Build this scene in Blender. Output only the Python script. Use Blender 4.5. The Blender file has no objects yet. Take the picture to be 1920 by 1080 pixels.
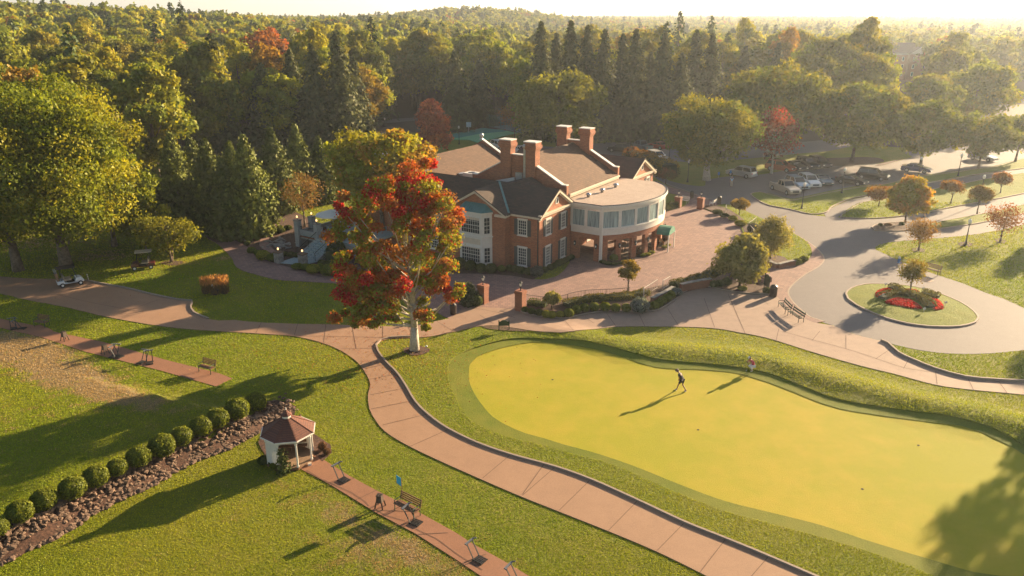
import bpy, bmesh, math, random
import numpy as np
from mathutils import Vector, Matrix
from mathutils.geometry import delaunay_2d_cdt
R = math.radians
sc = bpy.context.scene
col = sc.collection
# ------------------------------------------------------------------ camera, sky, sun, exposure
CAMH, FOC, HOR = 25.0, 1450.0, 30.0
PITCH = math.atan((540 - HOR) / FOC)
cd = bpy.data.cameras.new('camera'); cam = bpy.data.objects.new('camera', cd); col.objects.link(cam)
cd.sensor_width = 36; cd.lens = FOC / 1920 * 36; cd.clip_start = 0.5; cd.clip_end = 12000
cam.location = (0, 0, CAMH); cam.rotation_euler = (math.pi / 2 - PITCH, 0, 0)
sc.camera = cam
SUN_AZ, SUN_EL = 49.0, 15.0
w = bpy.data.worlds.new('World'); sc.world = w; w.use_nodes = True
wn = w.node_tree.nodes; wl = w.node_tree.links
sky = wn.new('ShaderNodeTexSky'); sky.sky_type = 'NISHITA'; sky.sun_disc = False
sky.sun_elevation = R(SUN_EL); sky.sun_rotation = R(SUN_AZ); sky.air_density = 1.0; sky.dust_density = .5; sky.ozone_density = 1.0
wl.new(sky.outputs[0], wn['Background'].inputs[0]); wn['Background'].inputs[1].default_value = 0.039
sl = bpy.data.lights.new('sun', 'SUN'); sun = bpy.data.objects.new('sun', sl); col.objects.link(sun)
sl.energy = 5.0; sl.angle = R(0.6); sl.color = (1.0, 0.75, 0.46)
SD = Vector((math.sin(R(SUN_AZ)) * math.cos(R(SUN_EL)), math.cos(R(SUN_AZ)) * math.cos(R(SUN_EL)), math.sin(R(SUN_EL))))
sun.rotation_euler = SD.to_track_quat('Z', 'Y').to_euler(); sun.location = (200, 200, 100)
sc.view_settings.view_transform = 'Standard'; sc.view_settings.look = 'None'
sc.view_settings.exposure = 2.12; sc.view_settings.gamma = 1.0
sc.cycles.max_bounces = 5; sc.cycles.diffuse_bounces = 2; sc.cycles.transmission_bounces = 3
sc.cycles.transparent_max_bounces = 6; sc.cycles.volume_bounces = 0; sc.cycles.caustics_reflective = False
# ------------------------------------------------------------------ ground shape and pixel -> ground
def ss(a, b, x):
    t = np.clip((np.asarray(x, float) - a) / (b - a), 0, 1); return t * t * (3 - 2 * t)
def G(px, py, z=0.0):
    u = (px - 960) / FOC; v = (540 - py) / FOC
    dy = math.cos(PITCH) + v * math.sin(PITCH); dz = -math.sin(PITCH) + v * math.cos(PITCH)
    t = (z - CAMH) / dz
    return np.array([u * t, dy * t])
WALL0 = np.array([G(-250, 1150), G(0, 1060), G(100, 1010), G(175, 965), G(250, 927), G(325, 887), G(400, 852), G(480, 815), G(525, 780)])
def seg_dist(P, A, B):
    d = B - A; L = (d ** 2).sum(); t = np.clip(((P - A) @ d) / L, 0, 1)
    q = A + t[:, None] * d; r = P - q
    side = d[0] * (P[:, 1] - A[1]) - d[1] * (P[:, 0] - A[0])
    return np.sqrt((r ** 2).sum(1)), side, t
def line_dist(P, L):
    best = np.full(len(P), 1e9); sd = np.zeros(len(P)); tt = np.zeros(len(P))
    for i in range(len(L) - 1):
        d, s, t = seg_dist(P, L[i], L[i + 1]); m = d < best
        best[m] = d[m]; sd[m] = s[m]; tt[m] = (i + t[m]) / (len(L) - 1)
    return best, np.sign(sd), tt
LIP = np.array([G(915, 612), G(1060, 628), G(1200, 655), G(1330, 665), G(1450, 680), G(1560, 715), G(1700, 752), G(1860, 785), G(2050, 840)])
def T(x, y):
    x = np.asarray(x, float); y = np.asarray(y, float)
    sh = x.shape; P = np.stack([x.ravel(), y.ravel()], 1); h = np.zeros(len(P))
    near = (P[:, 1] < 80) & (P[:, 1] > 10)
    if near.any():
        Q = P[near]; d, s, t = line_dist(Q, WALL0); d = d * s
        hb = 0.95 * ss(0.15, 1.15, d) * (1 - ss(5, 20, d)) * (1 - ss(0.86, 1.0, t))
        d2, s2, t2 = line_dist(Q, LIP)
        hb = hb + 0.42 * np.exp(-(d2 / 1.7) ** 2) * ss(0, .15, t2)
        h[near] = hb
    dd = np.hypot(P[:, 0], P[:, 1]); az = P[:, 0] / np.maximum(P[:, 1], 1)
    front = (P[:, 1] > 0)
    h += front * ss(200, 420, dd) * (6 + 7.5 * ss(-.22, -.58, az)) * (1 - ss(-.15, .05, az))
    h += front * 13.5 * np.exp(-((az + .03) / .11) ** 2) * np.exp(-((dd - 820) / 170) ** 2)
    h += front * 6 * ss(500, 1300, dd) * ss(-.15, .1, az)
    return h.reshape(sh)
def GT(px, py):           # first ground point the pixel's ray meets
    zs = np.concatenate([np.arange(24, 1.4, -.7), np.arange(1.4, -.45, -.09)]); u = (px - 960) / FOC; v = (540 - py) / FOC
    dy = math.cos(PITCH) + v * math.sin(PITCH); dz = -math.sin(PITCH) + v * math.cos(PITCH)
    t = (zs - CAMH) / dz; f = T(u * t, dy * t) - zs; k = int(np.argmax(f >= 0))
    if f[k] < 0: return G(px, py)
    if k == 0: return G(px, py, zs[0])
    hi, lo = zs[k - 1], zs[k]
    for _ in range(12):
        m = (hi + lo) / 2; tm = (m - CAMH) / dz
        if float(T(u * tm, dy * tm)) >= m: lo = m
        else: hi = m
    return G(px, py, (hi + lo) / 2)
def G3(px, py, dz=0.0):
    g = GT(px, py); return (float(g[0]), float(g[1]), float(T(g[0], g[1])) + dz)
def Hpx(px, yb, yt):      # height of something standing at (px, yb) whose top shows at row yt
    g = GT(px, yb); v = (540 - yt) / FOC
    dy = math.cos(PITCH) + v * math.sin(PITCH); dz = -math.sin(PITCH) + v * math.cos(PITCH)
    return CAMH + g[1] / dy * dz - float(T(g[0], g[1]))
def ppm(px, py):          # pixels (1920 wide) per metre at that ground point
    g = GT(px, py); return FOC / (g[1] * math.cos(PITCH) + CAMH * math.sin(PITCH))
# ------------------------------------------------------------------ materials
def mat(name): 
    m = bpy.data.materials.new(name); m.use_nodes = True; nt = m.node_tree
    return m, nt, nt.nodes['Principled BSDF']
def N(nt, t, **k):
    n = nt.nodes.new(t)
    for a, b in k.items(): setattr(n, a, b)
    return n
def coords(nt, kind='Object', scale=(1, 1, 1)):
    tc = N(nt, 'ShaderNodeTexCoord'); mp = N(nt, 'ShaderNodeMapping'); mp.inputs['Scale'].default_value = scale
    nt.links.new(tc.outputs[kind], mp.inputs[0]); return mp.outputs[0]
def noise(nt, vec, scale, detail=4, rough=.55, dist=0):
    n = N(nt, 'ShaderNodeTexNoise'); n.inputs['Scale'].default_value = scale; n.inputs['Detail'].default_value = detail
    n.inputs['Roughness'].default_value = rough; n.inputs['Distortion'].default_value = dist; nt.links.new(vec, n.inputs['Vector']); return n.outputs['Fac']
def ramp(nt, fac, stops):
    r = N(nt, 'ShaderNodeValToRGB'); e = r.color_ramp.elements
    while len(e) < len(stops): e.new(0.5)
    for k, (p, c) in enumerate(stops): e[k].position = p; e[k].color = (*c, 1)
    nt.links.new(fac, r.inputs[0]); return r.outputs[0]
def mix(nt, fac, a, b, mode='MIX'):
    m = N(nt, 'ShaderNodeMix', data_type='RGBA', blend_type=mode)
    if isinstance(fac, (int, float)): m.inputs[0].default_value = fac
    else: nt.links.new(fac, m.inputs[0])
    for s, i in ((a, 6), (b, 7)):
        if isinstance(s, tuple): m.inputs[i].default_value = (*s, 1)
        else: nt.links.new(s, m.inputs[i])
    return m.outputs[2]
def mathn(nt, op, a, b=0.0):
    m = N(nt, 'ShaderNodeMath', operation=op)
    for s, i in ((a, 0), (b, 1)):
        if isinstance(s, (int, float)): m.inputs[i].default_value = s
        else: nt.links.new(s, m.inputs[i])
    return m.outputs[0]
def bump(nt, bs, h, strength=.5, dist=.05):
    b = N(nt, 'ShaderNodeBump'); b.inputs['Strength'].default_value = strength; b.inputs['Distance'].default_value = dist
    nt.links.new(h, b.inputs['Height']); nt.links.new(b.outputs[0], bs.inputs['Normal'])
def plain(name, c, rough=.6, metal=0, var=.12, sc_=3.0, bmp=0, emit=None, coat=0, stretch=(1, 1, 1)):
    m, nt, bs = mat(name); v = coords(nt, 'Object', stretch)
    n = noise(nt, v, sc_, 4); lo = tuple(x * (1 - var) for x in c); hi = tuple(min(1, x * (1 + var)) for x in c)
    nt.links.new(ramp(nt, n, [(.3, lo), (.7, hi)]), bs.inputs['Base Color'])
    bs.inputs['Roughness'].default_value = rough; bs.inputs['Metallic'].default_value = metal
    if coat: bs.inputs['Coat Weight'].default_value = coat
    if bmp: bump(nt, bs, noise(nt, v, sc_ * 6, 4), bmp, .02)
    if emit: bs.inputs['Emission Color'].default_value = (*emit[0], 1); bs.inputs['Emission Strength'].default_value = emit[1]
    return m
def turf(name, dark, light, dry, fine=9.0, bstr=.9, bdist=.06, drymix=.35, streak=None, wear=False):
    m, nt, bs = mat(name); v = coords(nt)
    big = noise(nt, v, .09, 3); mid = noise(nt, v, .6, 5, .6); fi = noise(nt, v, fine, 6, .75)
    sp = noise(nt, coords(nt, 'Object', (1, .35, 1)), fine * 2.2, 4, .8)
    c = ramp(nt, mathn(nt, 'ADD', mathn(nt, 'MULTIPLY', fi, .6), mathn(nt, 'MULTIPLY', sp, .4)), [(.32, dark), (.62, light)])
    f = mathn(nt, 'MULTIPLY', ramp(nt, mathn(nt, 'ADD', mathn(nt, 'MULTIPLY', big, .55), mathn(nt, 'MULTIPLY', mid, .45)), [(.42, (0, 0, 0)), (.62, (1, 1, 1))]), drymix)
    c = mix(nt, f, c, dry)
    if wear:
        at = N(nt, 'ShaderNodeAttribute', attribute_name='wear'); w2 = noise(nt, coords(nt, 'Object', (1.0, .45, 1)), 1.7, 7, .72)
        k = ramp(nt, mathn(nt, 'ADD', mathn(nt, 'MULTIPLY', at.outputs['Fac'], .62), mathn(nt, 'MULTIPLY', w2, .62)), [(.60, (0, 0, 0)), (.74, (1, 1, 1))])
        tan_ = ramp(nt, fi, [(.3, (.17, .12, .055)), (.7, (.36, .27, .14))])
        c = mix(nt, k, c, tan_)
    nt.links.new(c, bs.inputs['Base Color']); bs.inputs['Roughness'].default_value = .85; bs.inputs['Specular IOR Level'].default_value = .2
    h = mathn(nt, 'ADD', fi, mathn(nt, 'MULTIPLY', sp, .6)); h = mathn(nt, 'ADD', h, mathn(nt, 'MULTIPLY', mid, 1.2)); bump(nt, bs, h, bstr, bdist)
    return m
def paving(name, c, c2, fine=30, stain=.35, bstr=.25, rough=.8, east=None):
    m, nt, bs = mat(name); v = coords(nt)
    a = noise(nt, v, .25, 5, .6); b = noise(nt, v, 1.4, 5, .65, .4); f = noise(nt, v, fine, 3, .7)
    k = ramp(nt, mathn(nt, 'ADD', mathn(nt, 'MULTIPLY', a, .5), mathn(nt, 'MULTIPLY', b, .5)), [(.35, c2), (.65, c)])
    k = mix(nt, .55, k, ramp(nt, f, [(.3, tuple(x * .7 for x in c)), (.7, tuple(min(1, x * 1.25) for x in c))]))
    if east:      # base colour blends paler by position, towards the plaza
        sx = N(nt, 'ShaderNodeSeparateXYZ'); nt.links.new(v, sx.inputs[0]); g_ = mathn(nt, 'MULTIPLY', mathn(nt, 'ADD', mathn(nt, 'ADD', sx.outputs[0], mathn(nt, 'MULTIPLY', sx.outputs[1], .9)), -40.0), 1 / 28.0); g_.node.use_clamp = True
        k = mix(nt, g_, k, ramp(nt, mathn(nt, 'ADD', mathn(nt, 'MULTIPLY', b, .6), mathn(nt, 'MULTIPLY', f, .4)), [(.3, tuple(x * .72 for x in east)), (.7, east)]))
    nt.links.new(k, bs.inputs['Base Color']); bs.inputs['Roughness'].default_value = rough; bump(nt, bs, f, bstr, .01); return m
def brick(name, c1, c2, mortar, wallmode=True, bw=.22, bh=.075, rough=.85, ms=.008, off=.5):
    m, nt, bs = mat(name); tc = N(nt, 'ShaderNodeTexCoord'); sx = N(nt, 'ShaderNodeSeparateXYZ'); nt.links.new(tc.outputs['Object'], sx.inputs[0])
    cx = N(nt, 'ShaderNodeCombineXYZ')
    if wallmode:
        nt.links.new(mathn(nt, 'ADD', sx.outputs[0], sx.outputs[1]), cx.inputs[0]); nt.links.new(sx.outputs[2], cx.inputs[1])
    else:
        nt.links.new(sx.outputs[0], cx.inputs[0]); nt.links.new(sx.outputs[1], cx.inputs[1])
    br = N(nt, 'ShaderNodeTexBrick'); nt.links.new(cx.outputs[0], br.inputs['Vector'])
    br.inputs['Color1'].default_value = (*c1, 1); br.inputs['Color2'].default_value = (*c2, 1); br.inputs['Mortar'].default_value = (*mortar, 1)
    br.inputs['Scale'].default_value = 1; br.inputs['Brick Width'].default_value = bw; br.inputs['Row Height'].default_value = bh; br.inputs['Mortar Size'].default_value = ms
    br.offset = off
    v = coords(nt); n1 = noise(nt, v, .7, 4); n2 = noise(nt, v, 14, 3, .7)
    c = mix(nt, .5, br.outputs[0], ramp(nt, mathn(nt, 'ADD', mathn(nt, 'MULTIPLY', n1, .6), mathn(nt, 'MULTIPLY', n2, .4)), [(.3, (.55, .55, .55)), (.7, (1, 1, 1))]), 'MULTIPLY')
    nt.links.new(c, bs.inputs['Base Color']); bs.inputs['Roughness'].default_value = rough; bump(nt, bs, mathn(nt, 'ADD', n2, mathn(nt, 'MULTIPLY', br.outputs['Fac'], -1)), .35, .01); return m
def leafmat(name, trans=.35, rough=.55):
    m, nt, bs = mat(name); nt.nodes.remove(bs); out = nt.nodes['Material Output']
    at = N(nt, 'ShaderNodeAttribute', attribute_name='col'); oi = N(nt, 'ShaderNodeObjectInfo')
    c = mix(nt, 1.0, at.outputs['Color'], oi.outputs['Color'], 'MULTIPLY')
    d = N(nt, 'ShaderNodeBsdfDiffuse'); t = N(nt, 'ShaderNodeBsdfTranslucent'); ms = N(nt, 'ShaderNodeMixShader'); ms.inputs[0].default_value = trans
    g = N(nt, 'ShaderNodeBsdfGlossy'); g.inputs['Roughness'].default_value = .5; g.inputs['Color'].default_value = (.9, .9, .8, 1); m2 = N(nt, 'ShaderNodeMixShader'); m2.inputs[0].default_value = .012
    nt.links.new(c, d.inputs[0]); nt.links.new(mix(nt, 1.0, c, (1.15, 1.05, .55), 'MULTIPLY'), t.inputs[0])
    nt.links.new(d.outputs[0], ms.inputs[1]); nt.links.new(t.outputs[0], ms.inputs[2]); nt.links.new(ms.outputs[0], m2.inputs[1]); nt.links.new(g.outputs[0], m2.inputs[2])
    nt.links.new(m2.outputs[0], out.inputs[0]); return m
M = {}
M['lawn'] = turf('lawn_grass', (.045, .08, .005), (.21, .24, .010), (.32, .24, .045), fine=6, bstr=1.0, bdist=.16, drymix=.42, wear=True)
M['fringe'] = turf('fringe_grass', (.065, .10, .006), (.165, .19, .010), (.24, .21, .025), fine=11, bstr=.7, bdist=.04, drymix=.45)
M['green'] = turf('green_grass', (.235, .245, .010), (.345, .31, .013), (.41, .31, .028), fine=20, bstr=.45, bdist=.04, drymix=.8)
M['island'] = turf('island_grass', (.05, .085, .007), (.20, .235, .013), (.3, .24, .04), fine=6, bstr=1.0, bdist=.14, drymix=.2)
M['asphalt'] = paving('asphalt', (.14, .12, .118), (.098, .085, .085), fine=22)
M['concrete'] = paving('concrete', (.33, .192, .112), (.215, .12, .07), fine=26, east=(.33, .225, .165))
M['joint'] = plain('joint', (.13, .07, .045), .9)
M['redconcrete'] = paving('red_concrete', (.27, .125, .065), (.18, .08, .045), fine=18, bstr=.4)
M['paver'] = brick('paver', (.31, .18, .145), (.225, .13, .108), (.18, .115, .095), False, .42, .42, ms=.02)
M['mulch'] = plain('mulch', (.075, .036, .022), .95, var=.75, sc_=9, bmp=1.0)
M['kerb'] = paving('kerb', (.30, .23, .18), (.22, .16, .12), fine=14)
M['brick'] = brick('brick', (.46, .135, .05), (.24, .062, .026), (.36, .22, .14), bw=.26, bh=.088, ms=.012)
M['brickdark'] = brick('brick_wall', (.27, .085, .04), (.2, .06, .03), (.24, .16, .11))
M['shingle'] = brick('shingle', (.09, .056, .040), (.052, .035, .028), (.04, .027, .022), True, .5, .12, .9, .01)
M['shinglebrown'] = brick('shingle_brown', (.17, .088, .048), (.115, .06, .034), (.06, .035, .024), True, .5, .12, .9, .01)
M['white'] = plain('white_paint', (.68, .64, .58), .5, var=.06)
M['cream'] = plain('cream_trim', (.60, .50, .38), .6, var=.08)
M['slate'] = plain('slate_shutter', (.05, .058, .062), .6)
M['copper'] = plain('verdigris', (.09, .21, .20), .5, var=.15)
M['glass'] = plain('glass_dark', (.025, .03, .035), .08, var=.3, sc_=.8); 
M['curtain'] = plain('curtain', (.27, .35, .36), .2, var=.5, sc_=5, stretch=(2.2, 2.2, .12))
M['flatroof'] = paving('flat_roof', (.44, .34, .27), (.20, .12, .08), fine=5, bstr=.1)
M['black'] = plain('black_metal', (.018, .017, .017), .5)
M['grey'] = plain('grey_metal', (.30, .30, .30), .4, .6)
M['galv'] = plain('galvanised', (.42, .43, .44), .35, .7)
M['dark'] = plain('dark_interior', (.02, .014, .01), .9)
M['wood'] = plain('wood_slat', (.20, .10, .05), .7, var=.3, sc_=8)
M['woodgreen'] = plain('green_slat', (.035, .07, .05), .6, var=.2)
M['bark'] = plain('bark', (.14, .10, .07), .9, var=.5, sc_=4, bmp=1)
M['barkpale'] = plain('pale_bark', (.42, .37, .30), .9, var=.35, sc_=5, bmp=1)
M['stone'] = plain('stone', (.125, .078, .052), .9, var=.55, sc_=1.6, bmp=.8)
M['stonegrey'] = plain('grey_stone', (.22, .20, .18), .9, var=.45, sc_=2.5, bmp=.8)
M['render'] = paving('weathered_render', (.33, .34, .33), (.16, .14, .13), fine=9)
M['flag'] = paving('flagstone', (.30, .36, .36), (.22, .27, .27), fine=9)
M['lampglow'] = plain('lamp_glass', (.85, .75, .6), .3, emit=((1, .55, .2), .55))
M['lampoff'] = plain('lamp_globe', (.85, .8, .7), .25)
M['leaf'] = leafmat('leaf', .42)
M['needle'] = leafmat('needle', .15)
M['railpale'] = plain('rail_pale', (.62, .55, .47), .4)
M['soil'] = plain('soil', (.06, .04, .028), .95, var=.5)
# ------------------------------------------------------------------ mesh helpers
class MB:
    def __init__(s): s.v = []; s.f = []; s.m = []
    def add(s, vs, fs, mi=0):
        b = len(s.v); s.v += [tuple(map(float, q)) for q in vs]; s.f += [tuple(b + i for i in f) for f in fs]; s.m += [mi] * len(fs); return s
    def box(s, x0, x1, y0, y1, z0, z1, mi=0):
        return s.add([(x0, y0, z0), (x1, y0, z0), (x1, y1, z0), (x0, y1, z0), (x0, y0, z1), (x1, y0, z1), (x1, y1, z1), (x0, y1, z1)],
                     [(0, 3, 2, 1), (4, 5, 6, 7), (0, 1, 5, 4), (1, 2, 6, 5), (2, 3, 7, 6), (3, 0, 4, 7)], mi)
    def bar(s, p, q, wd, ht=None, mi=0, up=(0, 0, 1)):
        p = Vector(p); q = Vector(q); d = (q - p).normalized(); ht = ht or wd
        sx = d.cross(Vector(up)); sx = sx.normalized() if sx.length > 1e-4 else Vector((1, 0, 0)); u = sx.cross(d).normalized()
        vs = []
        for c in (p, q):
            for a, b in ((-1, -1), (1, -1), (1, 1), (-1, 1)): vs.append(c + sx * (a * wd / 2) + u * (b * ht / 2))
        return s.add(vs, [(0, 1, 2, 3), (7, 6, 5, 4), (0, 4, 5, 1), (1, 5, 6, 2), (2, 6, 7, 3), (3, 7, 4, 0)], mi)
    def tube(s, p, q, r0, r1=None, n=8, mi=0, caps=True):
        p = Vector(p); q = Vector(q); r1 = r0 if r1 is None else r1; d = (q - p).normalized()
        a = d.orthogonal().normalized(); b = d.cross(a); vs = []
        for c, r in ((p, r0), (q, r1)):
            for k in range(n): t = 2 * math.pi * k / n; vs.append(c + a * (r * math.cos(t)) + b * (r * math.sin(t)))
        fs = [(k, (k + 1) % n, n + (k + 1) % n, n + k) for k in range(n)]
        if caps: fs += [tuple(range(n - 1, -1, -1)), tuple(range(n, 2 * n))]
        return s.add(vs, fs, mi)
    def path(s, pts, rs, n=7, mi=0):
        for i in range(len(pts) - 1): s.tube(pts[i], pts[i + 1], rs[i], rs[i + 1], n, mi)
        return s
    def lathe(s, prof, n=12, c=(0, 0, 0), mi=0, rot=0):
        vs = []
        for r, z in prof:
            for k in range(n): t = rot + 2 * math.pi * k / n; vs.append((c[0] + r * math.cos(t), c[1] + r * math.sin(t), c[2] + z))
        fs = []
        for j in range(len(prof) - 1):
            for k in range(n): fs.append((j * n + k, j * n + (k + 1) % n, (j + 1) * n + (k + 1) % n, (j + 1) * n + k))
        fs.append(tuple(range(n - 1, -1, -1))); fs.append(tuple(range((len(prof) - 1) * n, len(prof) * n)))
        return s.add(vs, fs, mi)
    def prism(s, poly, z0, z1, mi=0):
        n = len(poly); vs = [(x, y, z0) for x, y in poly] + [(x, y, z1) for x, y in poly]
        return s.add(vs, [tuple(range(n - 1, -1, -1)), tuple(range(n, 2 * n))] + [(k, (k + 1) % n, n + (k + 1) % n, n + k) for k in range(n)], mi)
    def sheetx(s, pts, off, mi=0):      # solid from a polygon pts (3-D, planar) extruded by vector off
        n = len(pts); a = [Vector(p) for p in pts]; b = [p + Vector(off) for p in a]
        return s.add(a + b, [tuple(range(n - 1, -1, -1)), tuple(range(n, 2 * n))] + [(k, (k + 1) % n, n + (k + 1) % n, n + k) for k in range(n)], mi)
    def rock(s, c, r, rnd, mi=0):
        m = [(0, 0, 1), (.89, 0, .45), (.28, .85, .45), (-.72, .53, .45), (-.72, -.53, .45), (.28, -.85, .45), (.72, .53, -.45), (-.28, .85, -.45), (-.89, 0, -.45), (-.28, -.85, -.45), (.72, -.53, -.45), (0, 0, -1)]
        q = Matrix.Rotation(rnd.uniform(0, 6.28), 3, 'Z') @ Matrix.Rotation(rnd.uniform(-.5, .5), 3, 'X')
        vs = []
        for a in m:
            k = q @ Vector((a[0] * r[0] * rnd.uniform(.75, 1.2), a[1] * r[1] * rnd.uniform(.75, 1.2), a[2] * r[2] * rnd.uniform(.8, 1.15))); vs.append((c[0] + k.x, c[1] + k.y, c[2] + k.z))
        fs = [(0, 1, 2), (0, 2, 3), (0, 3, 4), (0, 4, 5), (0, 5, 1), (1, 6, 2), (2, 7, 3), (3, 8, 4), (4, 9, 5), (5, 10, 1), (2, 6, 7), (3, 7, 8), (4, 8, 9), (5, 9, 10), (1, 10, 6), (11, 7, 6), (11, 8, 7), (11, 9, 8), (11, 10, 9), (11, 6, 10)]
        return s.add(vs, fs, mi)
    def build(s, name, m, parent=None, smooth=False, bevel=0):
        me = bpy.data.meshes.new(name); me.from_pydata(s.v, [], s.f); ms = m if isinstance(m, (list, tuple)) else [m]
        for k in ms: me.materials.append(k)
        if len(ms) > 1: me.polygons.foreach_set('material_index', s.m)
        if smooth: me.polygons.foreach_set('use_smooth', [True] * len(me.polygons))
        me.update(); o = bpy.data.objects.new(name, me); col.objects.link(o)
        if parent is not None: o.parent = parent
        if bevel:
            b = o.modifiers.new('bevel', 'BEVEL'); b.width = bevel; b.segments = 2; b.limit_method = 'ANGLE'
        return o
def tag(o, label=None, cat=None, group=None, kind=None):
    if label: o['label'] = label
    if cat: o['category'] = cat
    if group: o['group'] = group
    if kind: o['kind'] = kind
    return o
def thing(name, label, cat, loc=(0, 0, 0), rz=0.0, group=None):
    o = bpy.data.objects.new(name, None); col.objects.link(o); o.location = loc; o.rotation_euler = (0, 0, rz); o.empty_display_size = .2
    return tag(o, label, cat, group)
def copy_tree(o, parent=None):
    c = o.copy(); col.objects.link(c); c.parent = parent
    for ch in list(o.children): copy_tree(ch, c)
    return c
def dup(o, loc, rz=0.0, label=None, group=None, scale=None, color=None):
    c = copy_tree(o); c.location = loc; c.rotation_euler = (0, 0, rz)
    if label: c['label'] = label
    if group: c['group'] = group
    elif 'group' in c and group == '': del c['group']
    if scale is not None: c.scale = scale if isinstance(scale, (tuple, list)) else (scale,) * 3
    if color is not None:
        c.color = (*color, 1)
        for ch in c.children: ch.color = (*color, 1)
    return c
# ------------------------------------------------------------------ sheets draped on the ground
def catmull(P, closed=True, step=.8):
    P = [np.array(p, float) for p in P]; n = len(P); out = []
    for i in range(n if closed else n - 1):
        if closed: p0, p1, p2, p3 = P[i - 1], P[i], P[(i + 1) % n], P[(i + 2) % n]
        else: p0, p1, p2, p3 = P[max(i - 1, 0)], P[i], P[i + 1], P[min(i + 2, n - 1)]
        L = np.linalg.norm(p2 - p1); k = max(1, int(L / step))
        for j in range(k):
            t = j / k
            a, b_, c_ = .5 * (p2 - p0), p0 - 2.5 * p1 + 2 * p2 - .5 * p3, .5 * (3 * (p1 - p2) + p3 - p0)
            h = p1 + a * t + b_ * t * t + c_ * t ** 3
            out.append(h)
    if not closed: out.append(P[-1])
    return np.array(out)
def densify(P, step=.8):
    out = []
    for i in range(len(P)):
        a, b = np.array(P[i]), np.array(P[(i + 1) % len(P)]); k = max(1, int(np.linalg.norm(b - a) / step))
        for j in range(k): out.append(a + (b - a) * j / k)
    return np.array(out)
def inside(P, poly):
    x, y = P[:, 0], P[:, 1]; c = np.zeros(len(P), bool); n = len(poly); j = n - 1
    for i in range(n):
        xi, yi = poly[i]; xj, yj = poly[j]
        with np.errstate(divide='ignore', invalid='ignore'):
            m = ((yi > y) != (yj > y)) & (x < (xj - xi) * (y - yi) / (yj - yi + 1e-12) + xi)
        c ^= m; j = i
    return c
def wpoly(px, smooth=True, step=.8):
    P = [GT(x, y) for x, y in px]
    return catmull(P, True, step) if smooth else densify(P, step)
def cdt(points, edges, faces, otype):
    r = delaunay_2d_cdt([Vector((float(p[0]), float(p[1]))) for p in points], edges, faces, otype, 1e-4)
    return np.array([(v.x, v.y) for v in r[0]]), [tuple(f) for f in r[2]]
HARD = []
def sheet(name, px, dz, m, smooth=True, step=1.6, skirt=0.0, hole=None, world=False, lines=None, kind='structure', crown=0.0, bstep=.8, poly=None):
    poly = (np.array(poly) if poly is not None else (np.array(px) if world else wpoly(px, smooth, bstep)))
    lo, hi = poly.min(0), poly.max(0)
    gx, gy = np.meshgrid(np.arange(lo[0], hi[0], step), np.arange(lo[1], hi[1], step)); g = np.stack([gx.ravel(), gy.ravel()], 1) + .13
    g = g[inside(g, poly)]
    if hole is not None: g = g[~inside(g, hole)]
    d, _, _ = line_dist(g, np.vstack([poly, poly[:1]])) if len(g) else (np.zeros(0), 0, 0)
    g = g[d > .35]
    n = len(poly); pts = np.vstack([poly, g]); faces = [list(range(n))]
    eds = []
    if hole is not None:
        b = len(pts); pts = np.vstack([pts, hole]); eds = [(b + i, b + (i + 1) % len(hole)) for i in range(len(hole))]
    V, F = cdt(pts, eds, faces, 1)
    if hole is not None:
        cen = np.array([V[list(f)].mean(0) for f in F]); k = inside(cen, hole); F = [f for f, q in zip(F, k) if not q]
    Z = T(V[:, 0], V[:, 1]) + dz
    if crown:
        dd, _, _ = line_dist(V, np.vstack([poly, poly[:1]])); Z = Z + crown * ss(0, 2.5, dd)
    mb = MB(); mb.add([(a, b_, c) for (a, b_), c in zip(V, Z)], F)
    if not name.startswith(('grass', 'lawn', 'mulch_ring')) and kind == 'structure': HARD.append(poly)
    if skirt:
        zt = T(poly[:, 0], poly[:, 1]) + dz
        vs = [(p[0], p[1], z) for p, z in zip(poly, zt)] + [(p[0], p[1], z - skirt) for p, z in zip(poly, zt)]
        mb.add(vs, [(k, (k + 1) % n, n + (k + 1) % n, n + k) for k in range(n)])
    ms = [m]
    if lines:
        ms = [m, M['joint']]
        for L in lines:
            q = catmull([GT(x, y) for x, y in L], False, 1.0) if len(L) > 2 else densify([GT(*L[0]), GT(*L[1])], 1.0)
            if len(L) == 2:
                a, b = GT(*L[0]), GT(*L[1]); k = max(2, int(np.linalg.norm(b - a)) + 1); q = np.array([a + (b - a) * t for t in np.linspace(0, 1, k)])
            tn = np.gradient(q, axis=0); tn /= np.linalg.norm(tn, axis=1)[:, None]; nn = np.stack([-tn[:, 1], tn[:, 0]], 1) * .019
            A, B = q + nn, q - nn; z = T(q[:, 0], q[:, 1]) + dz + .012
            vs = [(p[0], p[1], zz) for p, zz in zip(A, z)] + [(p[0], p[1], zz) for p, zz in zip(B, z)]; k = len(q)
            mb.add(vs, [(i, i + k, i + 1 + k, i + 1) for i in range(k - 1)], 1)
    o = mb.build(name, ms); tag(o, kind=kind)
    return o, poly
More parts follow.
